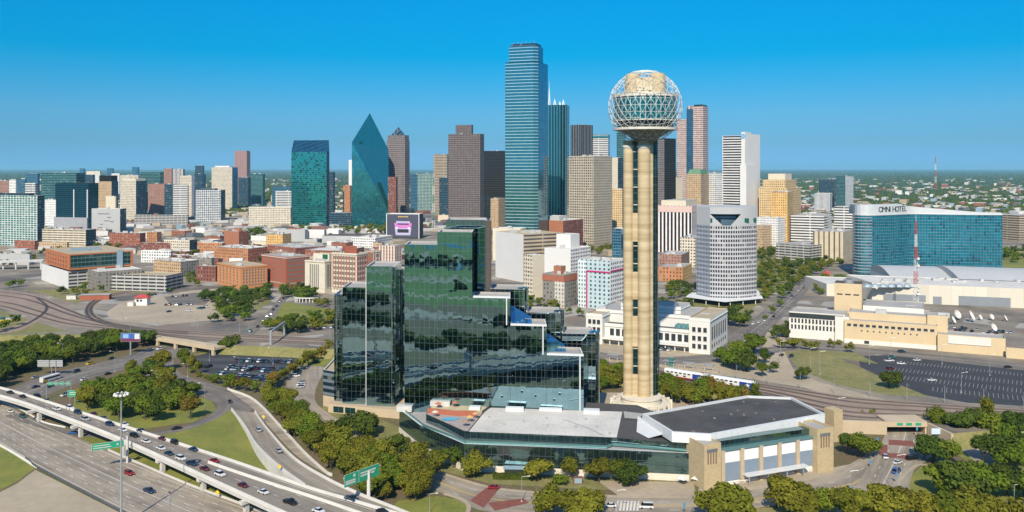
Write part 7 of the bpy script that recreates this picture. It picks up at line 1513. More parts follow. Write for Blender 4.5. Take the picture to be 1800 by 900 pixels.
at([(402, 618, 'broad', 'dark', 1.15), (445, 620, 'shrub', 'green', 1.2), (470, 622, 'round', 'olive', .6), (500, 618, 'shrub', 'green', 1.3), (540, 632, 'broad', 'olive', .7), (560, 628, 'round', 'olive', .7), (575, 624, 'broad', 'olive', .75)], 0, 'on the bank below the railway')
at([(20, 506, 'broad', 'green', 1.0), (36, 504, 'round', 'green', .9), (8, 580, 'broad', 'green', .9), (28, 572, 'round', 'dark', 1.0), (-8, 586, 'round', 'olive', .9)], ZC, 'by the tracks at the left edge')
at([(148, 512, 'round', 'green', .95), (150, 516, 'shrub', 'olive', 1.1), (178, 514, 'round', 'green', .8), (318, 486, 'tall', 'green', .9), (332, 496, 'shrub', 'green', 1.2), (262, 520, 'shrub', 'green', 1), (300, 512, 'shrub', 'green', 1.1)], ZC, 'around the long open garage')
grove([(580, 404), (680, 402), (684, 412), (600, 411)], ZC, 22, ['broad', 'round'], ['green', 'olive'], 1.25, 'in the park below the glass prism')
grove([(1030, 434), (1096, 424), (1096, 446), (1040, 450)], ZC, 17, ['broad', 'round'], ['green', 'olive'], 1.0, 'in the square left of the globe tower')
grove([(1764, 446), (1830, 440), (1830, 462), (1764, 464)], ZC, 16, ['broad', 'round'], ['dark', 'green'], 1.1, 'in the grove right of the teal hotel')
grove([(165, 436), (205, 430), (210, 436), (175, 444)], ZC, 18, ['broad'], ['dark', 'green'], 1.0, 'below the pale concrete cube')
grove([(410, 420), (440, 405), (470, 412), (440, 426), (415, 430)], ZC, 22, ['broad'], ['dark', 'green'], 1.1, 'below the cream office on arches')
grove([(90, 440), (140, 446), (140, 456), (60, 452)], ZC, 20, ['round'], ['dark', 'green'], 1.0, 'behind the freeway viaduct')
for q in (((0, 456), (60, 452), (60, 462), (0, 470)), ((236, 437), (300, 433), (300, 440), (240, 444)), ((296, 446), (350, 446), (350, 452), (300, 453)), ((1165, 500), (1220, 506), (1225, 530), (1165, 526)), ((440, 452), (470, 448), (474, 456), (450, 462)), ((330, 487), (345, 484), (350, 506), (335, 508)), ((1330, 442), (1362, 438), (1362, 452), (1332, 460)), ((600, 476), (660, 470), (662, 480), (600, 490)), ((80, 514), (140, 512), (140, 518), (80, 520)), ((860, 520), (925, 530), (1020, 552), (1025, 560), (900, 545))):
    grove(q, ZC, 13, ['broad', 'round'], ['green', 'dark', 'olive'], .8, 'in the planted gaps of the old quarter')
plant_all()
# ---- woodland too far off to count, and an unseen river wood added for the mirror glass to reflect
def woodland(name, spots, mat):
    mb = MB(); r = random.Random(17)
    for x, y, z, R_ in spots:
        n_ = 6; h = R_ * r.uniform(.9, 1.4); a0 = r.uniform(0, 1); prof = ((1.0 * R_, 0), (1.08 * R_, h * .45), (.62 * R_, h * .85)); rings = [[Vector((x + q * math.cos(a0 + 6.283 * j / n_) * r.uniform(.8, 1.2), y + q * math.sin(a0 + 6.283 * j / n_) * r.uniform(.8, 1.2), z + zz * r.uniform(.85, 1.12))) for j in range(n_)] for q, zz in prof]; top = Vector((x, y, z + h))
        b = len(mb.v)
        for rg in rings: mb.v += [tuple(p) for p in rg]
        mb.v.append(tuple(top))
        for k in range(2):
            for j in range(n_): mb.f.append((b + k * n_ + j, b + k * n_ + (j + 1) % n_, b + (k + 1) * n_ + (j + 1) % n_, b + (k + 1) * n_ + j)); mb.uv.append([(0, 0)] * 4); mb.mi.append(0); mb.sm.append(False)
        for j in range(n_): mb.f.append((b + 2 * n_ + j, b + 2 * n_ + (j + 1) % n_, b + 3 * n_)); mb.uv.append([(0, 0)] * 3); mb.mi.append(0); mb.sm.append(False)
    return stuff(mb.build(name, mat))
from mathutils import noise as mnoise
sp = []
while len(sp) < 17000:
    py = H0 + 4.5 + (TR.random() ** 1.25) * 105; px = TR.uniform(-60, 1860); d = (HC - ZC) * F / (py - H0); x = (px - 900) / F * d
    if d < 900: continue
    dens = .25 + .75 * min(1, max(0, (d - 1500) / 2500)); n_ = mnoise.noise(Vector((x / 420, d / 600, 0)))
    core = 1 if (d < 2300 and 560 < px < 1420) else 0
    if core and TR.random() < .9: continue
    if d < 1250 and (TR.random() < .55 or 700 < px < 1500): continue
    if px > 1330 and d < 2300: dens *= .7
    if n_ + TR.uniform(-.35, .35) > dens - .42: continue
    sp.append((x, d, ZC - .3, TR.uniform(3.5, 6.5) * (1 if d < 3000 else 1 + min(1.4, (d - 3000) / 6000))))
woodland('far_woodland', sp, LEAF['dark'])
sp = []
while len(sp) < 1300:
    x, y = TR.uniform(-1300, 1300), TR.choice((TR.gauss(95, 12), TR.gauss(200, 10), TR.gauss(-75, 12), TR.gauss(-285, 22)))
    if mnoise.noise(Vector((x / 140, y / 140, 2))) > -.05: 
        d_ = max(y, 1); vis = y > 150 and abs(x) < .62 * y + 8 and (HC * F / d_ + H0) < 930
        if not vis and abs(y) > 6: sp.append((x, y, 0, TR.uniform(4, 8)))
woodland('riverside_woodland', sp, LEAF['dark'])
# ================================================================ vehicles
CARGL = plain('car_window_glass', (.015, .018, .02), .08, .3, .1, .5); TYRE = plain('tyre_rubber', (.02, .02, .02), .9, 0, .1, .5)
PAINT = {k: plain('car_paint_' + k, c, .28, .25, .05, .5) for k, c in {'white': (.72, .72, .71), 'silver': (.42, .43, .44), 'black': (.015, .015, .017), 'dark blue': (.02, .045, .10), 'grey': (.12, .13, .14), 'red': (.30, .015, .02), 'maroon': (.12, .012, .03), 'teal': (.03, .12, .14), 'yellow': (.65, .42, .02), 'blue': (.04, .12, .35)}.items()}
LAMPW, LAMPR = plain('headlamp_clear', (.6, .6, .58), .2, .2, .05, .5), plain('tail_lamp_red', (.35, .01, .01), .3, 0, .05, .5)
def car_meshes(kind):
    L, W = {'sedan': (4.6, 1.8), 'suv': (4.8, 1.95), 'pickup': (5.6, 2.0), 'van': (5.2, 2.0)}[kind]; h = {'sedan': .95, 'suv': 1.1, 'pickup': 1.15, 'van': 1.15}[kind]; H_ = {'sedan': 1.45, 'suv': 1.8, 'pickup': 1.85, 'van': 2.1}[kind]
    cab = {'sedan': (-1.55, -.85, .45, 1.25), 'suv': (-2.2, -1.95, .45, 1.2), 'pickup': (-.55, -.35, .95, 1.65), 'van': (-2.5, -2.35, 1.1, 1.9)}[kind]
    body = MB(); w0, w1 = W / 2, W / 2 * .93
    ring = [(-L / 2, .35), (-L / 2 - .02, .7), (-L / 2 + .12, h - .05), (cab[0], h), (cab[3], h), (L / 2 - .3, h - .12), (L / 2, h - .32), (L / 2, .35)]
    for s_ in (-1, 1): q = [(x, s_ * (w0 if z < .75 else w1), z) for x, z in ring]; body.poly(q if s_ < 0 else q[::-1])
    for i in range(len(ring)): (xa, za), (xb, zb) = ring[i], ring[(i + 1) % len(ring)]; wa, wb = (w0 if za < .75 else w1), (w0 if zb < .75 else w1); body.poly([(xa, wa, za), (xb, wb, zb), (xb, -wb, zb), (xa, -wa, za)])
    wr = W / 2 * .78; body.poly([(cab[1], -wr, H_), (cab[2], -wr, H_), (cab[2], wr, H_), (cab[1], wr, H_)])
    g = MB(); A = [(cab[0], -w1 * .98, h), (cab[3], -w1 * .98, h), (cab[3], w1 * .98, h), (cab[0], w1 * .98, h)]; T = [(cab[1], -wr, H_ - .02), (cab[2], -wr, H_ - .02), (cab[2], wr, H_ - .02), (cab[1], wr, H_ - .02)]
    for i in range(4): g.poly([A[i], A[(i + 1) % 4], T[(i + 1) % 4], T[i]])
    if kind == 'pickup': body.poly([(-L / 2 + .15, -w1 * .8, h + .02), (cab[0] - .1, -w1 * .8, h + .02), (cab[0] - .1, w1 * .8, h + .02), (-L / 2 + .15, w1 * .8, h + .02)], None, 1)
    b_ = body.build('body', [PAINT['white'], MAT['dark_metal']]); g_ = g.build('windows', CARGL); wm = MB(); wm.tube((0, -.12, 0), (0, .12, 0), .34, n=10); w_ = wm.build('wheel', TYRE)
    lm = MB(); lm.box((0, 0, 0), .08, .35, .14); l_ = lm.build('headlight', LAMPW); lr = MB(); lr.box((0, 0, 0), .08, .3, .16); r_ = lr.build('tail_light', LAMPR)
    for o in (b_, g_, w_, l_, r_): COL.objects.unlink(o)
    return dict(body=b_, win=g_, wheel=w_, lamp=l_, tail=r_, L=L, W=W)
CARM = {k: car_meshes(k) for k in ('sedan', 'suv', 'pickup', 'van')}
CR = random.Random(21); KN = {'sedan': 'sedan', 'suv': 'SUV', 'pickup': 'pickup truck', 'van': 'van'}
def car(p, rz, color, kind, place, group, near=True):
    m = CARM[kind]; t = thing('parked_car' if 'parked' in group else 'car', None, 'car', p, rz)
    def add(src, loc=(0, 0, 0)): c = src.copy(); COL.objects.link(c); c.parent = t; c.location = loc; return c
    b = add(m['body']); b.material_slots[0].link = 'OBJECT'; b.material_slots[0].material = PAINT[color]; add(m['win'])
    for x in (-.3, .31):
        for y in (-.46, .46): add(m['wheel'], (m['L'] * x, m['W'] * y, .34))
    if near:
        for y in (-.35, .35): add(m['lamp'], (m['L'] / 2, m['W'] * y, .62)); add(m['tail'], (-m['L'] / 2, m['W'] * y, .72))
    auto(t, f'{color} {KN[kind]}', place, 'car', group)
def tangent(path, p): i = min(range(len(path)), key=lambda j: (path[j].x - p.x) ** 2 + (path[j].y - p.y) ** 2); a, b = path[max(i - 1, 0)], path[min(i + 1, len(path) - 1)]; return math.atan2(b.y - a.y, b.x - a.x)
UP = Vector((0, 0, .05))
for x, y, c, k in [(18, 690, 'black', 'sedan'), (40, 697, 'black', 'sedan'), (66, 697, 'black', 'suv'), (100, 719, 'white', 'sedan'), (123, 717, 'white', 'suv'), (137, 725, 'dark blue', 'suv'), (165, 728, 'maroon', 'sedan'), (182, 735, 'grey', 'sedan'), (193, 746, 'dark blue', 'suv'), (219, 746, 'white', 'sedan'), (216, 756, 'white', 'sedan'), (248, 757, 'dark blue', 'sedan'), (236, 766, 'black', 'suv'), (257, 776, 'white', 'sedan'), (283, 788, 'white', 'sedan'), (286, 771, 'maroon', 'sedan'), (308, 778, 'black', 'suv'), (297, 797, 'dark blue', 'sedan'), (318, 806, 'white', 'suv'), (337, 815, 'dark blue', 'pickup'), (360, 824, 'maroon', 'sedan'), (387, 834, 'white', 'suv'), (377, 810, 'red', 'sedan'), (427, 853, 'maroon', 'sedan'), (463, 865, 'white', 'sedan'), (510, 883, 'black', 'pickup'), (560, 898, 'white', 'sedan'), (82, 704, 'grey', 'sedan'), (150, 737, 'silver', 'suv'), (340, 790, 'dark blue', 'sedan')]:
    p = P(x, y, DZ + .5); p.z = DZ + .03; car(p, tangent(RA, p), c, k, 'queueing on the elevated ramp', 'cars on the elevated ramp')
for x, y, c, k in [(618, 877, 'dark blue', 'pickup'), (672, 899, 'black', 'sedan')]: p = P(x, y, DZ + .5); p.z = DZ + .03; car(p, tangent(RA, p), c, k, 'where the slip ramp joins the bridge', 'cars on the elevated ramp')
SLP = [P(427, 722), P(450, 753), P(487, 798), P(535, 835)]
for x, y, c, k, z in [(454, 756, 'silver', 'suv', 2.3), (489, 792, 'silver', 'sedan', 4.5)]: p = P(x, y, z + .5); p.z = z + .1; car(p, tangent(SLP, p) + math.pi, c, k, 'on the slip ramp between white barriers', 'cars on the slip ramp')
fa, fb = FWY
for x, y, c, k in [(227, 832, 'red', 'suv'), (262, 863, 'dark blue', 'pickup'), (18, 723, 'white', 'sedan'), (40, 732, 'teal', 'suv')]: p = P(x, y, .5); p.z = .05; car(p, tangent(fa, p), c, k, 'on the wide concrete freeway', 'cars on the freeway')
ART = PL([(33, 690), (187, 645), (273, 622), (400, 592)], 0)
for x, y, c, k in [(159, 639, 'yellow', 'pickup'), (134, 653, 'dark blue', 'suv'), (148, 667, 'white', 'sedan'), (190, 657, 'black', 'sedan'), (225, 642, 'black', 'suv'), (196, 630, 'black', 'sedan'), (263, 614, 'white', 'sedan'), (281, 613, 'white', 'suv'), (330, 613, 'white', 'sedan'), (278, 627, 'silver', 'suv'), (88, 679, 'teal', 'suv'), (63, 680, 'dark blue', 'sedan'), (115, 694, 'white', 'pickup'), (62, 663, 'silver', 'sedan')]: p = P(x, y, .5); p.z = .04; car(p, tangent(ART, p) + (0 if y > 655 else math.pi), c, k, 'on the arterial road', 'cars on the arterial road')
LOOPP = PL([(292, 652), (312, 668), (348, 682), (378, 693), (394, 708), (384, 727), (345, 746), (300, 758), (240, 765), (130, 760)], 0)
for x, y, c, k in [(129, 761, 'blue', 'sedan'), (310, 753, 'black', 'sedan'), (404, 706, 'black', 'sedan'), (292, 652, 'dark blue', 'van'), (302, 656, 'white', 'suv'), (276, 694, 'dark blue', 'sedan')]: p = P(x, y, .5); p.z = .06; car(p, tangent(LOOPP, p), c, k, 'on the curving loop road', 'cars on the loop road')
def lot(rows, cols, z, place, n_skip, heading=0.0):
    for (A, B), n_ in rows:
        A, B = P(*A, z), P(*B, z); hd = math.atan2(B.y - A.y, B.x - A.x) + math.pi / 2
        for i in range(n_):
            if CR.random() < n_skip: continue
            p = A.lerp(B, (i + .5) / n_); p.z = z + .03; car(p, hd + (math.pi if CR.random() < .5 else 0) + CR.uniform(-.03, .03), CR.choice(cols), CR.choice(('sedan', 'suv', 'sedan', 'suv', 'pickup')), place, 'cars parked ' + place, False)
CC = ['white', 'black', 'dark blue', 'grey', 'silver', 'black', 'dark blue', 'maroon', 'white', 'teal']
lot([(((415, 635), (512, 638)), 20), (((392, 646), (500, 651)), 22), (((398, 649.5), (496, 655)), 20), (((385, 658), (480, 666)), 20), (((392, 662), (474, 670)), 17), (((360, 645), (375, 646)), 3)], CC, 0, 'in the sunken car park', .14)
lot([(((505, 580), (590, 576)), 14), (((560, 570), (592, 566)), 5)], CC, ZC, 'beside the tracks left of the hotel', .35)
lot([(((282, 537), (340, 536)), 9), (((300, 522), (362, 519)), 10), (((275, 546), (300, 549)), 4), (((330, 548), (366, 540)), 6), (((262, 520), (300, 513)), 6)], CC, ZC, 'on the pale parking plaza', .4)
lot([(((1130, 612), (1180, 617)), 7), (((1165, 656), (1200, 660)), 4), (((1345, 622), (1395, 628)), 6)], CC, ZC, 'on the station forecourt', .4)
lot([(((525, 648), (520, 664)), 5), (((548, 640), (562, 636)), 3), (((530, 672), (527, 684)), 3)], CC, 0, 'along the hotel drive', .25)
lot([(((1650, 574), (1780, 586)), 20), (((1670, 580), (1770, 590)), 14)], CC, ZC, 'in the broadcast equipment yard', .45)
for x, y, c, k in [(1563, 634, 'white', 'pickup'), (1612, 633, 'white', 'sedan'), (1584, 639, 'white', 'sedan'), (1568, 628, 'teal', 'suv'), (1638, 668, 'white', 'sedan'), (1565, 648, 'maroon', 'suv')]: p = P(x, y, ZC + .5); p.z = ZC + .05; car(p, CR.uniform(-.3, .3), c, k, 'in the large dark car park', 'cars parked in the large dark car park', False)
for x, y, c, k, h in [(1556, 803, 'silver', 'suv', 1.3), (1578, 813, 'white', 'sedan', .6), (1602, 806, 'black', 'suv', .3), (1576, 829, 'blue', 'van', .8)]: p = P(x, y, .5); p.z = .07; car(p, h, c, k, 'on the street before the underpass', 'cars on the underpass street')
for x, y, c, k in [(868, 857, 'red', 'sedan'), (1073, 889, 'white', 'sedan'), (1136, 891, 'white', 'van')]: p = P(x, y, .5); p.z = .07; car(p, math.pi - .08, c, k, 'on the brick crossing street below the hotel', 'cars on the front street')
PST = PL([(428, 592), (442, 579), (472, 558), (492, 532), (510, 514), (536, 492)], ZC)
for x, y, c, k in [(440, 582, 'teal', 'suv'), (453, 574, 'black', 'sedan'), (460, 568, 'black', 'suv'), (463, 563, 'white', 'sedan'), (470, 556, 'white', 'suv'), (477, 552, 'silver', 'suv'), (480, 544, 'black', 'sedan'), (486, 538, 'dark blue', 'sedan'), (492, 530, 'grey', 'suv'), (498, 524, 'black', 'sedan')]: p = P(x, y, ZC + .5); p.z = ZC + .05; car(p, tangent(PST, p), c, k, 'on the street past the plaza lawn', 'cars on the plaza street')
AVP = PL([(1300, 612), (1316, 588), (1356, 554), (1402, 513), (1430, 485)], ZC)
for x, y, c, k in [(1324, 569, 'white', 'suv'), (1334, 566, 'white', 'sedan'), (1345, 563, 'white', 'sedan'), (1372, 541, 'silver', 'sedan'), (1392, 520, 'dark blue', 'suv'), (1404, 511, 'white', 'sedan'), (1412, 507, 'grey', 'suv'), (1360, 556, 'black', 'sedan'), (1420, 496, 'dark blue', 'suv')]: p = P(x, y, ZC + .5); p.z = ZC + .06; car(p, tangent(AVP, p), c, k, 'on the tree lined avenue', 'cars on the avenue')
for x, y, c, k in [(1352, 620, 'blue', 'sedan'), (1585, 618, 'dark blue', 'suv'), (1772, 645, 'black', 'sedan')]: p = P(x, y, ZC + .5); p.z = ZC + .07; car(p, .1, c, k, 'on the street before the broadcast building', 'cars on the station street')
# bus on the arterial road, works vehicle by the tracks
def bus(p, rz):
    t = thing('bus', 'long white and yellow bus on the arterial road below the sign gantry', 'bus', p, rz); mb = MB(); mb.box((0, 0, .5), 12.5, 2.6, 2.7); mb.build('body', PAINT['white'], t); mb = MB(); mb.box((-4.6, 0, .5), 3.2, 2.64, 1.4); mb.build('rear_panel', PAINT['yellow'], t)
    for y in (-1, 1): mb = MB(); mb.box((.3, y * 1.31, 1.75), 11, .04, .9); mb.build('side_windows', CARGL, t)
    mb = MB(); mb.box((6.26, 0, 1.4), .05, 2.3, 1.4); mb.build('windscreen', CARGL, t)
    for x in (-3.6, 3.8):
        for y in (-1.15, 1.15): c = CARM['sedan']['wheel'].copy(); COL.objects.link(c); c.parent = t; c.location = (x, y, .45); c.scale = (1.35,) * 3
p = P(88, 668, .5); p.z = .04; bus(p, tangent(ART, p))
p = P(11, 566, ZC); t = thing('works_vehicle', 'yellow and blue rail works vehicle parked beside the spur track', 'works vehicle', (p.x, p.y, ZC), .15); mb = MB(); mb.box((0, 0, .8), 9, 2.6, 1.2); mb.build('flat_bed', PAINT['yellow'], t); mb = MB(); mb.box((-2.6, 0, 2), 2.6, 2.4, 1.8); mb.build('cab', PAINT['teal'], t); mb = MB(); mb.box((1.8, 0, 2), 3.6, 2.2, 1.2); mb.build('crane_box', PAINT['silver'], t)
for x in (-3, 0, 3):
    for y in (-1.1, 1.1): c = CARM['sedan']['wheel'].copy(); COL.objects.link(c); c.parent = t; c.location = (x, y, .5); c.scale = (1.5,) * 3
# ---- commuter train
def star(mb, c, e, r): mb.poly([tuple(c + e * (q * math.sin(6.283 * i / 10)) + Vector((0, 0, q * math.cos(6.283 * i / 10)))) for i in range(10) for q in (r if i % 2 == 0 else r * .42,)])
def train():
    blue = plain('train_blue', (.02, .05, .28), .4, .1, .05, .5); wh = plain('train_white', (.72, .72, .70), .4, .1, .05, .5); redp = plain('train_red', (.42, .05, .04), .4, .1, .05, .5); gl = CARGL
    A, B_ = P(1170, 662, ZC), P(1331, 688, ZC); L = (B_ - A).length; e = (B_ - A).normalized(); rz = math.atan2(e.y, e.x); cl = L / 2 - .8
    for i in range(2):
        c = A + e * (cl / 2 + i * (cl + 1.2)); t = thing('train_carriage', ('white and blue double-deck carriage with a starred blue end, farther from the globe tower', 'white and blue double-deck carriage with a star, close beside the globe tower')[1 - i], 'train', (c.x, c.y, ZC + .3), rz, 'carriages of the commuter train')
        mb = MB(); prof = [(-1.5, .7), (1.5, .7), (1.55, 3.9), (1.1, 4.7), (-1.1, 4.7), (-1.55, 3.9)]; hx = cl / 2; mb.sweep([Vector((-hx, 0, 0)), Vector((hx, 0, 0))], prof); mb.build('body', wh, t)
        def side(name, x0, x1, z0, z1, mat, y=-1.57): m2 = MB(); m2.poly([(x0, y, z0), (x1, y, z0), (x1, y, z1), (x0, y, z1)]); return m2.build(name, mat, t)
        side('blue_end', hx * .32, hx, .7, 3.9, blue); side('red_stripe', -hx, hx * .32, .7, 1.3, redp, -1.575)
        m2 = MB(); star(m2, Vector((hx * .68, -1.6, 2.3)), Vector((1, 0, 0)), 1.45); m2.build('star', wh, t)
        for k in range(6): side('window', -hx * .9 + k * hx * .2, -hx * .9 + k * hx * .2 + hx * .12, 2.9, 3.6, gl, -1.58)
        for k in range(3): side('window', -hx * .8 + k * hx * .35, -hx * .8 + k * hx * .35 + hx * .12, 1.6, 2.3, gl, -1.58)
        for x in (-.7, .7): mb = MB(); mb.box((hx * x, 0, 0), 3, 2.2, .7); mb.build('bogie', M_DARK, t)
train()
def platform():
    A, B_ = P(1060, 634, ZC), P(1262, 656, ZC); e = (B_ - A).normalized(); nn = Vector((-e.y, e.x, 0)); L = (B_ - A).length; rz = math.atan2(e.y, e.x)
    t = thing('station_platform', 'long low concrete station platform beside the tracks with canopies', 'platform'); mb = MB(); mb.prism([A, B_, B_ + nn * 4, A + nn * 4], ZC, ZC + .6); mb.build('slab', M_PLAZA, t)
    for i in range(6):
        p = A + e * (L * (i + .5) / 6) + nn * 2; mb = MB(); mb.box((p.x, p.y, ZC + 3.6), 7, 3.4, .25, rz); c = mb.build('canopy', M_STEEL, t)
        for s_ in (-2.5, 2.5): q = p + e * s_; mb = MB(); mb.tube((q.x, q.y, ZC + .6), (q.x, q.y, ZC + 3.6), .15, n=6); mb.build('post', M_STRUT, c)
    for i in (1, 3): p = A + e * (L * i / 5) + nn * 2.2; mb = MB(); mb.box((p.x, p.y, ZC + .6), 2.6, 2.4, 5.2, rz); mb.build('lift_tower', plain('lift_green_glass', (.10, .32, .30), .15, .5, .1, .5), t)
platform()
# white colonnade on the plaza lawn
p = P(538, 532, ZC); t = thing('colonnade', 'curved white concrete colonnade on the plaza lawn', 'colonnade', (p.x, p.y, ZC))
for i in range(9): a = -1.1 + 2.2 * i / 8; mb = MB(); mb.tube((11 * math.sin(a), 4 - 4 * math.cos(a), 0), (11 * math.sin(a), 4 - 4 * math.cos(a), 3.6), .4, n=8); mb.build('column', M_STRUT, t)
mb = MB(); mb.sweep([Vector((11 * math.sin(-1.2 + 2.4 * i / 16), 4 - 4 * math.cos(-1.2 + 2.4 * i / 16), 3.6)) for i in range(17)], [(-.6, 0), (.6, 0), (.6, .7), (-.6, .7)]); mb.build('beam', M_STRUT, t)
# ---- lamps, poles and signs
def lamp(px, py, z, ytop, place, arm=2.2, side=1, r=.13):
    p = P(px, py, z); h = ZT(ytop, p.y) - z; t = thing('street_lamp', None, 'street lamp', p); mb = MB(); mb.tube((0, 0, 0), (0, 0, h), r, r * .6, n=6); mb.tube((0, 0, h - .1), (side * arm, -.3, h + .35), r * .5, n=5); mb.build('pole', M_STEEL, t); mb = MB(); mb.box((side * (arm + .4), -.35, h + .28), 1.0, .4, .2); mb.build('lamp_head', M_STRUT, t); mb = MB(); mb.tube((0, 0, 0), (0, 0, .5), .3, .25, n=8); mb.build('base', M_BEAM, t)
    auto(t, 'tall grey street lamp', place, 'street lamp')
for x, y, yt in ((202, 653, 618), (110, 640, 604), (229, 614, 560)): lamp(x, y, 0, yt, 'beside the arterial road', side=-1)
for x, y, yt in ((276, 690, 652), (360, 724, 674), (330, 662, 640)): lamp(x, y, 0, yt, 'by the loop road', side=-1)
for x, y, yt in ((1299, 898, 845), (1494, 864, 828), (1577, 872, 800), (1474, 745, 700), (1722, 768, 738), (1783, 886, 852), (1654, 865, 840)): lamp(x, y, 0, yt, 'along the streets below the railway', side=1)
for x, y, yt in ((917, 882, 838), (1084, 902, 862), (755, 902, 868)): lamp(x, y, 0, yt, 'by the street below the hotel')
for x, y, yt in ((1425, 652, 612), (1441, 658, 618), (1372, 640, 600), (1528, 640, 608), (1566, 628, 594), (1656, 640, 606), (1740, 660, 624), (1690, 690, 655)): lamp(x, y, ZC, yt, 'around the large car park', side=1)
for x, y, yt in ((420, 660, 628), (480, 640, 612), (368, 634, 606)): lamp(x, y, 0, yt, 'in the sunken car park', side=-1)
def high_mast():
    p = P(213, 925, 0); h = ZT(690, p.y); t = thing('high_mast_light', 'very tall steel mast with a ring of floodlights beside the freeway', 'floodlight mast', p); mb = MB(); mb.tube((0, 0, 0), (0, 0, h), .42, .2, n=10); mb.build('pole', M_STEEL, t)
    mb = MB(); mb.lathe((0, 0, h - .6), [(1.5, 0), (1.75, 0), (1.75, .25), (1.5, .25)], 20); mb.build('ring', M_STEEL, t)
    for i in range(10): a = 6.283 * i / 10; mb = MB(); mb.lathe((2.1 * math.cos(a), 2.1 * math.sin(a), h - .9), [(.55, 0), (.5, .5), (0, .8)], 8); mb.build('floodlight', M_BARR, t)
    p = P(298, 945, 0); h = ZT(866, p.y); t = thing('steel_pole', 'plain thick steel pole standing on the freeway edge near the frame bottom', 'pole', p); mb = MB(); mb.tube((0, 0, 0), (0, 0, h), .3, .26, n=8); mb.build('pole', M_STEEL, t); mb = MB(); mb.tube((0, 0, h), (0, 0, h + .25), .4, n=8); mb.build('cap', M_DARK, t)
high_mast()
SG = MAT['sign_green']
def sign_panel(t, o, e, w_, h, lines, split=None, shield=None):
    """green road sign: panel, pale edge, and rows of lettering too far off to read"""
    nn = Vector((e.y, -e.x, 0))
    def rec(name, u0, u1, v0, v1, off, mat): mb = MB(); q = [o + e * u0 + Vector((0, 0, v0)) + nn * off, o + e * u1 + Vector((0, 0, v0)) + nn * off, o + e * u1 + Vector((0, 0, v1)) + nn * off, o + e * u0 + Vector((0, 0, v1)) + nn * off]; mb.prism([q[0], q[1], q[1] - nn * .06, q[0] - nn * .06], q[0].z, q[2].z); return mb.build(name, mat, t)
    rec('panel_edge', 0, w_, 0, h, 0, M_PAINT); rec('panel', .08, w_ - .08, .08, h - .08, .03, SG)
    rq = random.Random(int(w_ * 100))
    for u0, u1, v in lines:
        x = u0
        while x < u1 - .05: l = rq.uniform(.12, .24) * h / 3; rec('lettering', x * w_, min(x * w_ + l * .8, u1 * w_), v * h, v * h + .13 * h, .06, M_PAINT); x += (l * 1.05) / w_
    if split: rec('divider', split * w_ - .05, split * w_ + .05, .1, h - .1, .06, M_PAINT)
    if shield: mb = MB(); c = o + e * (shield[0] * w_) + Vector((0, 0, shield[1] * h)) + nn * .07; mb.poly([tuple(c + e * (.26 * h / 2 * math.cos(6.283 * i / 12)) + Vector((0, 0, .26 * h / 2 * math.sin(6.283 * i / 12)))) for i in range(12)]); mb.build('route_shield', M_PAINT, t)
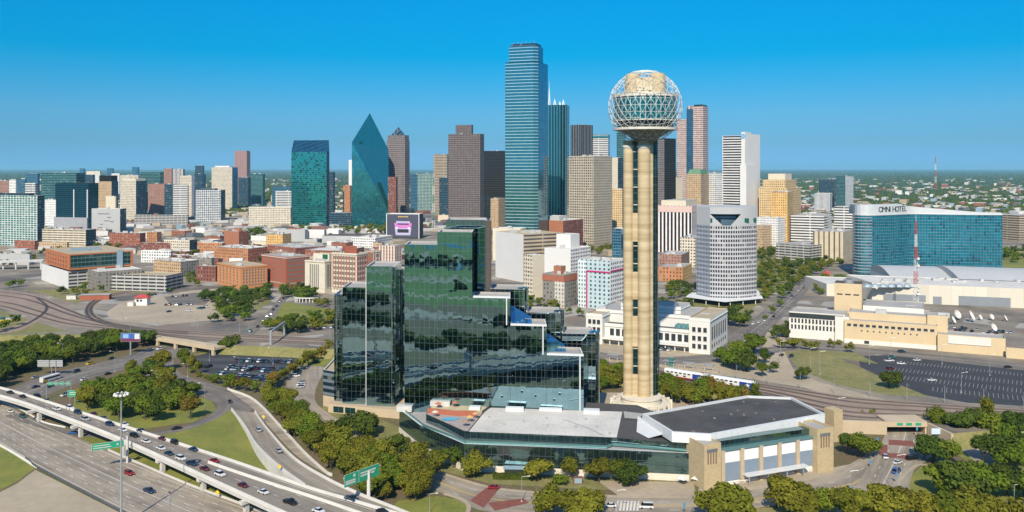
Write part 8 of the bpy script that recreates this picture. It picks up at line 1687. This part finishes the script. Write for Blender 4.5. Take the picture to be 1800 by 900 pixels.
def green_signs():
    p = P(648, 905, 0); d = p.y; t = thing('road_sign', 'large green two panel road sign held out from a thick white post', 'road sign'); mb = MB(); mb.tube((p.x, p.y, 0), (p.x, p.y, ZT(828, d)), .75, .6, n=8); mb.build('post', M_BARR, t)
    a = D(605, d - 9); b = D(644, d - 1); e = (b - a).normalized(); a.z = ZT(859, d - 9) + .2; sign_panel(t, a, e, (b - a).length, 4.3, [(.04, .36, .34), (.04, .36, .16), (.46, .95, .62), (.46, .9, .4)], .41, (.28, .74)); mb = MB(); q = a + Vector((0, 0, 3.2)) + Vector((e.y, -e.x, 0)) * -.4; mb.tube(q, q + e * ((b - a).length + 1), .18, n=6); mb.build('arm', M_BARR, t)
    p = P(222, 815, 0); d = p.y - 7; t = thing('road_sign', 'long green road sign hanging over the freeway from a bridge column', 'road sign'); a, b = D(161, d - 4), D(200, d); e = (b - a).normalized(); a.z = ZT(793, d - 4); sign_panel(t, a, e, (b - a).length, 2.7, [(.05, .6, .58), (.05, .66, .25)], None, (.8, .5)); mb = MB(); q = a + Vector((0, 0, 1.4)) + Vector((0, .4, 0)); mb.tube(q, (p.x, p.y + 1, q.z), .2, n=6); mb.build('arm', M_STEEL, t); mb = MB(); mb.box((p.x, p.y + 1, 0), .8, .8, q.z + 1); mb.build('post', M_BEAM, t)
    p = P(126, 712, 0); d = p.y; t = thing('road_sign', 'square green road sign beside the arterial road', 'road sign'); a, b = D(119, d), D(134, d); e = Vector((1, 0, 0)); a.z = ZT(697, d); sign_panel(t, a, e, (b - a).length, 3.1, [(.15, .8, .6), (.15, .7, .3)])
    for k in (.2, .8): q = a.lerp(b, k); mb = MB(); mb.tube((q.x, q.y + .2, 0), (q.x, q.y + .2, a.z + 2.5), .12, n=5); mb.build('post', M_STEEL, t)
    p = P(103, 702, 0); d = p.y; t = thing('sign_gantry', 'gantry of small green signs spanning the arterial road', 'sign gantry'); z = ZT(677, d)
    for x0, x1 in ((84, 92), (95, 102), (105, 112), (116, 123)): a, b = D(x0, d), D(x1, d); a.z = z; sign_panel(t, a, Vector((1, 0, 0)), (b - a).x, 1.7, [(.2, .8, .4)])
    a, b = D(82, d + .4), D(125, d + .4); mb = MB(); mb.tube((a.x, a.y, z + .8), (b.x, b.y, z + .8), .2, n=6); mb.build('beam', M_STEEL, t)
    for q in (a, b): mb = MB(); mb.tube((q.x, q.y, 0), (q.x, q.y, z + .9), .22, n=6); mb.build('post', M_STEEL, t)
    p = P(92, 660, 0); d = p.y; t = thing('sign_gantry', 'bare backs of road signs on a cantilever gantry before the tree belt', 'sign gantry'); a, b = D(66, d), D(110, d); z0, z1 = ZT(645, d), ZT(633, d)
    for k0, k1 in ((0, .45), (.5, .72), (.76, 1)): q0, q1 = a.lerp(b, k0), a.lerp(b, k1); mb = MB(); mb.prism([q0, q1, q1 + Vector((0, .2, 0)), q0 + Vector((0, .2, 0))], z0, z1); mb.build('sign_back', M_STEEL, t)
    for k in range(4): mb = MB(); zz = z0 + (z1 - z0) * (k + .5) / 4; mb.box(((a.x + b.x) / 2, a.y - .15, zz), (b - a).x * 1.02, .15, .15); mb.build('rail', M_STRUT, t)
    for x in (91, 98): q = D(x, d + .4); mb = MB(); mb.tube((q.x, q.y, 0), (q.x, q.y, z1), .25, n=6); mb.build('post', M_STEEL, t)
green_signs()
def hoarding():
    p = P(229, 624, 0); d = p.y; t = thing('billboard', 'blue, red and white advertising billboard on one pole in front of the tree belt', 'billboard'); a, b = D(213, d), D(246, d); z0, z1 = ZT(600, d), ZT(586, d); e = Vector((1, 0, 0))
    def rec(name, k0, k1, v0, v1, off, mat): mb = MB(); q0, q1 = a.lerp(b, k0) + Vector((0, -off, 0)), a.lerp(b, k1) + Vector((0, -off, 0)); mb.prism([q0, q1, q1 + Vector((0, .1, 0)), q0 + Vector((0, .1, 0))], z0 + (z1 - z0) * v0, z0 + (z1 - z0) * v1); mb.build(name, mat, t)
    rec('frame', -.02, 1.02, -.05, 1.05, 0, M_STEEL); rec('poster', 0, 1, .35, 1, .15, plain('poster_blue', (.04, .12, .38), .5, 0, .05, .5)); rec('poster_stripe', 0, 1, 0, .35, .15, plain('poster_red', (.16, .03, .07), .5, 0, .05, .5)); rec('poster_white', .72, .98, .3, .95, .2, M_BARR); rec('poster_figure', .1, .4, .4, .9, .2, plain('poster_pale_blue', (.25, .40, .6), .5, 0, .05, .5))
    mb = MB(); mb.tube((p.x, d + .4, 0), (p.x, d + .4, z0), .5, n=8); mb.build('pole', M_STEEL, t)
hoarding()
def small_sign(px, py, z, h, w_, hh, mat, desc, place, diamond=False):
    p = P(px, py, z); t = thing('street_sign', None, 'sign', p); mb = MB(); mb.tube((0, .08, 0), (0, .08, h + hh), .07, n=5); mb.build('post', M_STEEL, t); mb = MB()
    if diamond: q = [(0, 0, h - .1), (w_ / 2, 0, h + hh / 2), (0, 0, h + hh + .1), (-w_ / 2, 0, h + hh / 2)]; mb.poly(q); mb.poly([(x, .04, zz) for x, _, zz in q][::-1])
    else: mb.box((0, 0, h), w_, .08, hh)
    mb.build('sign_plate', mat, t); auto(t, desc, place, 'sign')
YEL, BLU = plain('warning_yellow', (.72, .48, .03), .5, 0, .05, .5), plain('banner_blue', (.05, .22, .42), .6, 0, .05, .5)
for x, y, z in ((382, 878, 0), (463, 742, 0), (491, 832, 5.2)): small_sign(x, y, z, 1.8, 1.7, 1.6, YEL, 'yellow diamond warning sign', 'near the elevated ramp', True)
for x, y, z, h in ((1203, 905, 0, 2.5), (1530, 822, 0, 1.6), (1492, 868, 0, 1.2), (1542, 790, 0, 3.4), (1612, 768, 0, 3), (1576, 850, 0, 2.4)): small_sign(x, y, z, h, .8, 1.7, BLU, 'bright blue street banner on a post', 'by the lower streets')
small_sign(1646, 775, 0, 3.0, 4.4, 2.6, plain('info_sign_pale', (.5, .62, .72), .5, 0, .05, .5), 'wide pale blue information board on a post', 'right of the underpass portal')
small_sign(1556, 764, 0, 1.6, 1.6, 1.6, YEL, 'yellow diamond warning sign', 'inside the underpass mouth', True)
def pole_row(pts, z, n_, h, place, desc, portal=False):
    for p in cr(PL(pts, z), n_):
        t = thing('catenary_pole', None, 'pole', p); mb = MB(); mb.tube((0, 0, 0), (0, 0, h), .16, .1, n=6); mb.build('pole', M_STEEL, t); mb = MB(); mb.tube((0, 0, h - .8), (0, -3.4, h - .4), .07, n=4); mb.tube((0, 0, h - .1), (0, -3.2, h - .5), .05, n=4); mb.build('arm', M_STEEL, t); auto(t, desc, place, 'pole')
pole_row([(1190, 655), (1350, 676), (1500, 696), (1660, 708), (1800, 720)], ZC, 11, 8.5, 'along the tracks beyond the arena', 'slim steel catenary pole')
pole_row([(20, 512), (120, 538), (180, 562), (260, 572), (360, 580), (480, 588), (580, 594)], ZC, 13, 8, 'along the curving tracks on the left', 'slim steel catenary pole')
p = P(476, 606, ZC); q = P(500, 588, ZC); t = thing('signal_gantry', 'grey lattice signal gantry spanning the tracks left of the hotel', 'signal gantry')
for a in (p, q): mb = MB(); mb.box((a.x, a.y, ZC), 1.2, 1.2, 8.5); mb.build('leg', M_STEEL, t)
mb = MB(); mb.sweep([p + Vector((0, 0, 8)), q + Vector((0, 0, 8))], [(-.6, 0), (.6, 0), (.6, 1.2), (-.6, 1.2)]); mb.build('beam', M_STEEL, t)
# ---- hedge, shelter and small courts before the podium
p = P(898, 842, 0); t = thing('hedge', 'clipped dark green hedge in front of the hotel podium', 'hedge', p, -.05); c = VAR['shrub'][0][0]
mb = MB(); r_ = random.Random(2)
for i in range(900): x, y, z = r_.uniform(-7, 7), r_.uniform(-1.3, 1.3), r_.uniform(.2, 2.2); f = Vector((r_.uniform(-1, 1), r_.uniform(-1, 1), r_.uniform(0, 1))).normalized(); a = f.orthogonal().normalized() * .35; b = f.cross(a); v = Vector((x, y, z)); mb.poly([v - a, v - b, v + a, v + b])
mb.box((0, 0, 0), 13.6, 2.2, 2.0); mb.build('foliage', LEAF['dark'], t)
p = P(907, 836, 0); t = thing('shelter', 'blue-grey flat roofed shelter behind the hedge', 'shelter', p, -.05); mb = MB(); mb.box((0, 0, 3), 10, 3.5, .35); mb.build('roof', ST('metal_blue'), t)
for x in (-4.5, 4.5):
    for y in (-1.4, 1.4): mb = MB(); mb.tube((x, y, 0), (x, y, 3), .12, n=6); mb.build('post', M_STEEL, t)
p = P(1016, 850, 0); t = thing('bus_shelter', 'small dark kiosk with a blue glass front among the podium trees', 'kiosk', p); mb = MB(); mb.box((0, 0, 0), 3.4, 1.8, 2.6); mb.build('frame', plain('kiosk_brown', (.16, .08, .06), .7, 0, .1, .5), t); mb = MB(); mb.box((0, -.95, .4), 2.8, .08, 1.9); mb.build('glass_front', ST('metal_blue'), t)
# ================================================================ the air
hz = NT('haze_air'); pv_ = hz.n('ShaderNodeVolumePrincipled'); pv_.inputs['Color'].default_value = (.36, .80, 1.0, 1); pv_.inputs['Density'].default_value = 2.8e-5; pv_.inputs['Anisotropy'].default_value = 0.0
hz.t.nodes.remove(hz.b); hz.link(pv_.outputs[0], hz.out.inputs['Volume'])
mb = MB(); mb.prism([Vector((-46000, -21000, 0)), Vector((46000, -21000, 0)), Vector((46000, 61000, 0)), Vector((-46000, 61000, 0))], -1.0, 320.0)
stuff(mb.build('haze', hz.m))
finish_labels()
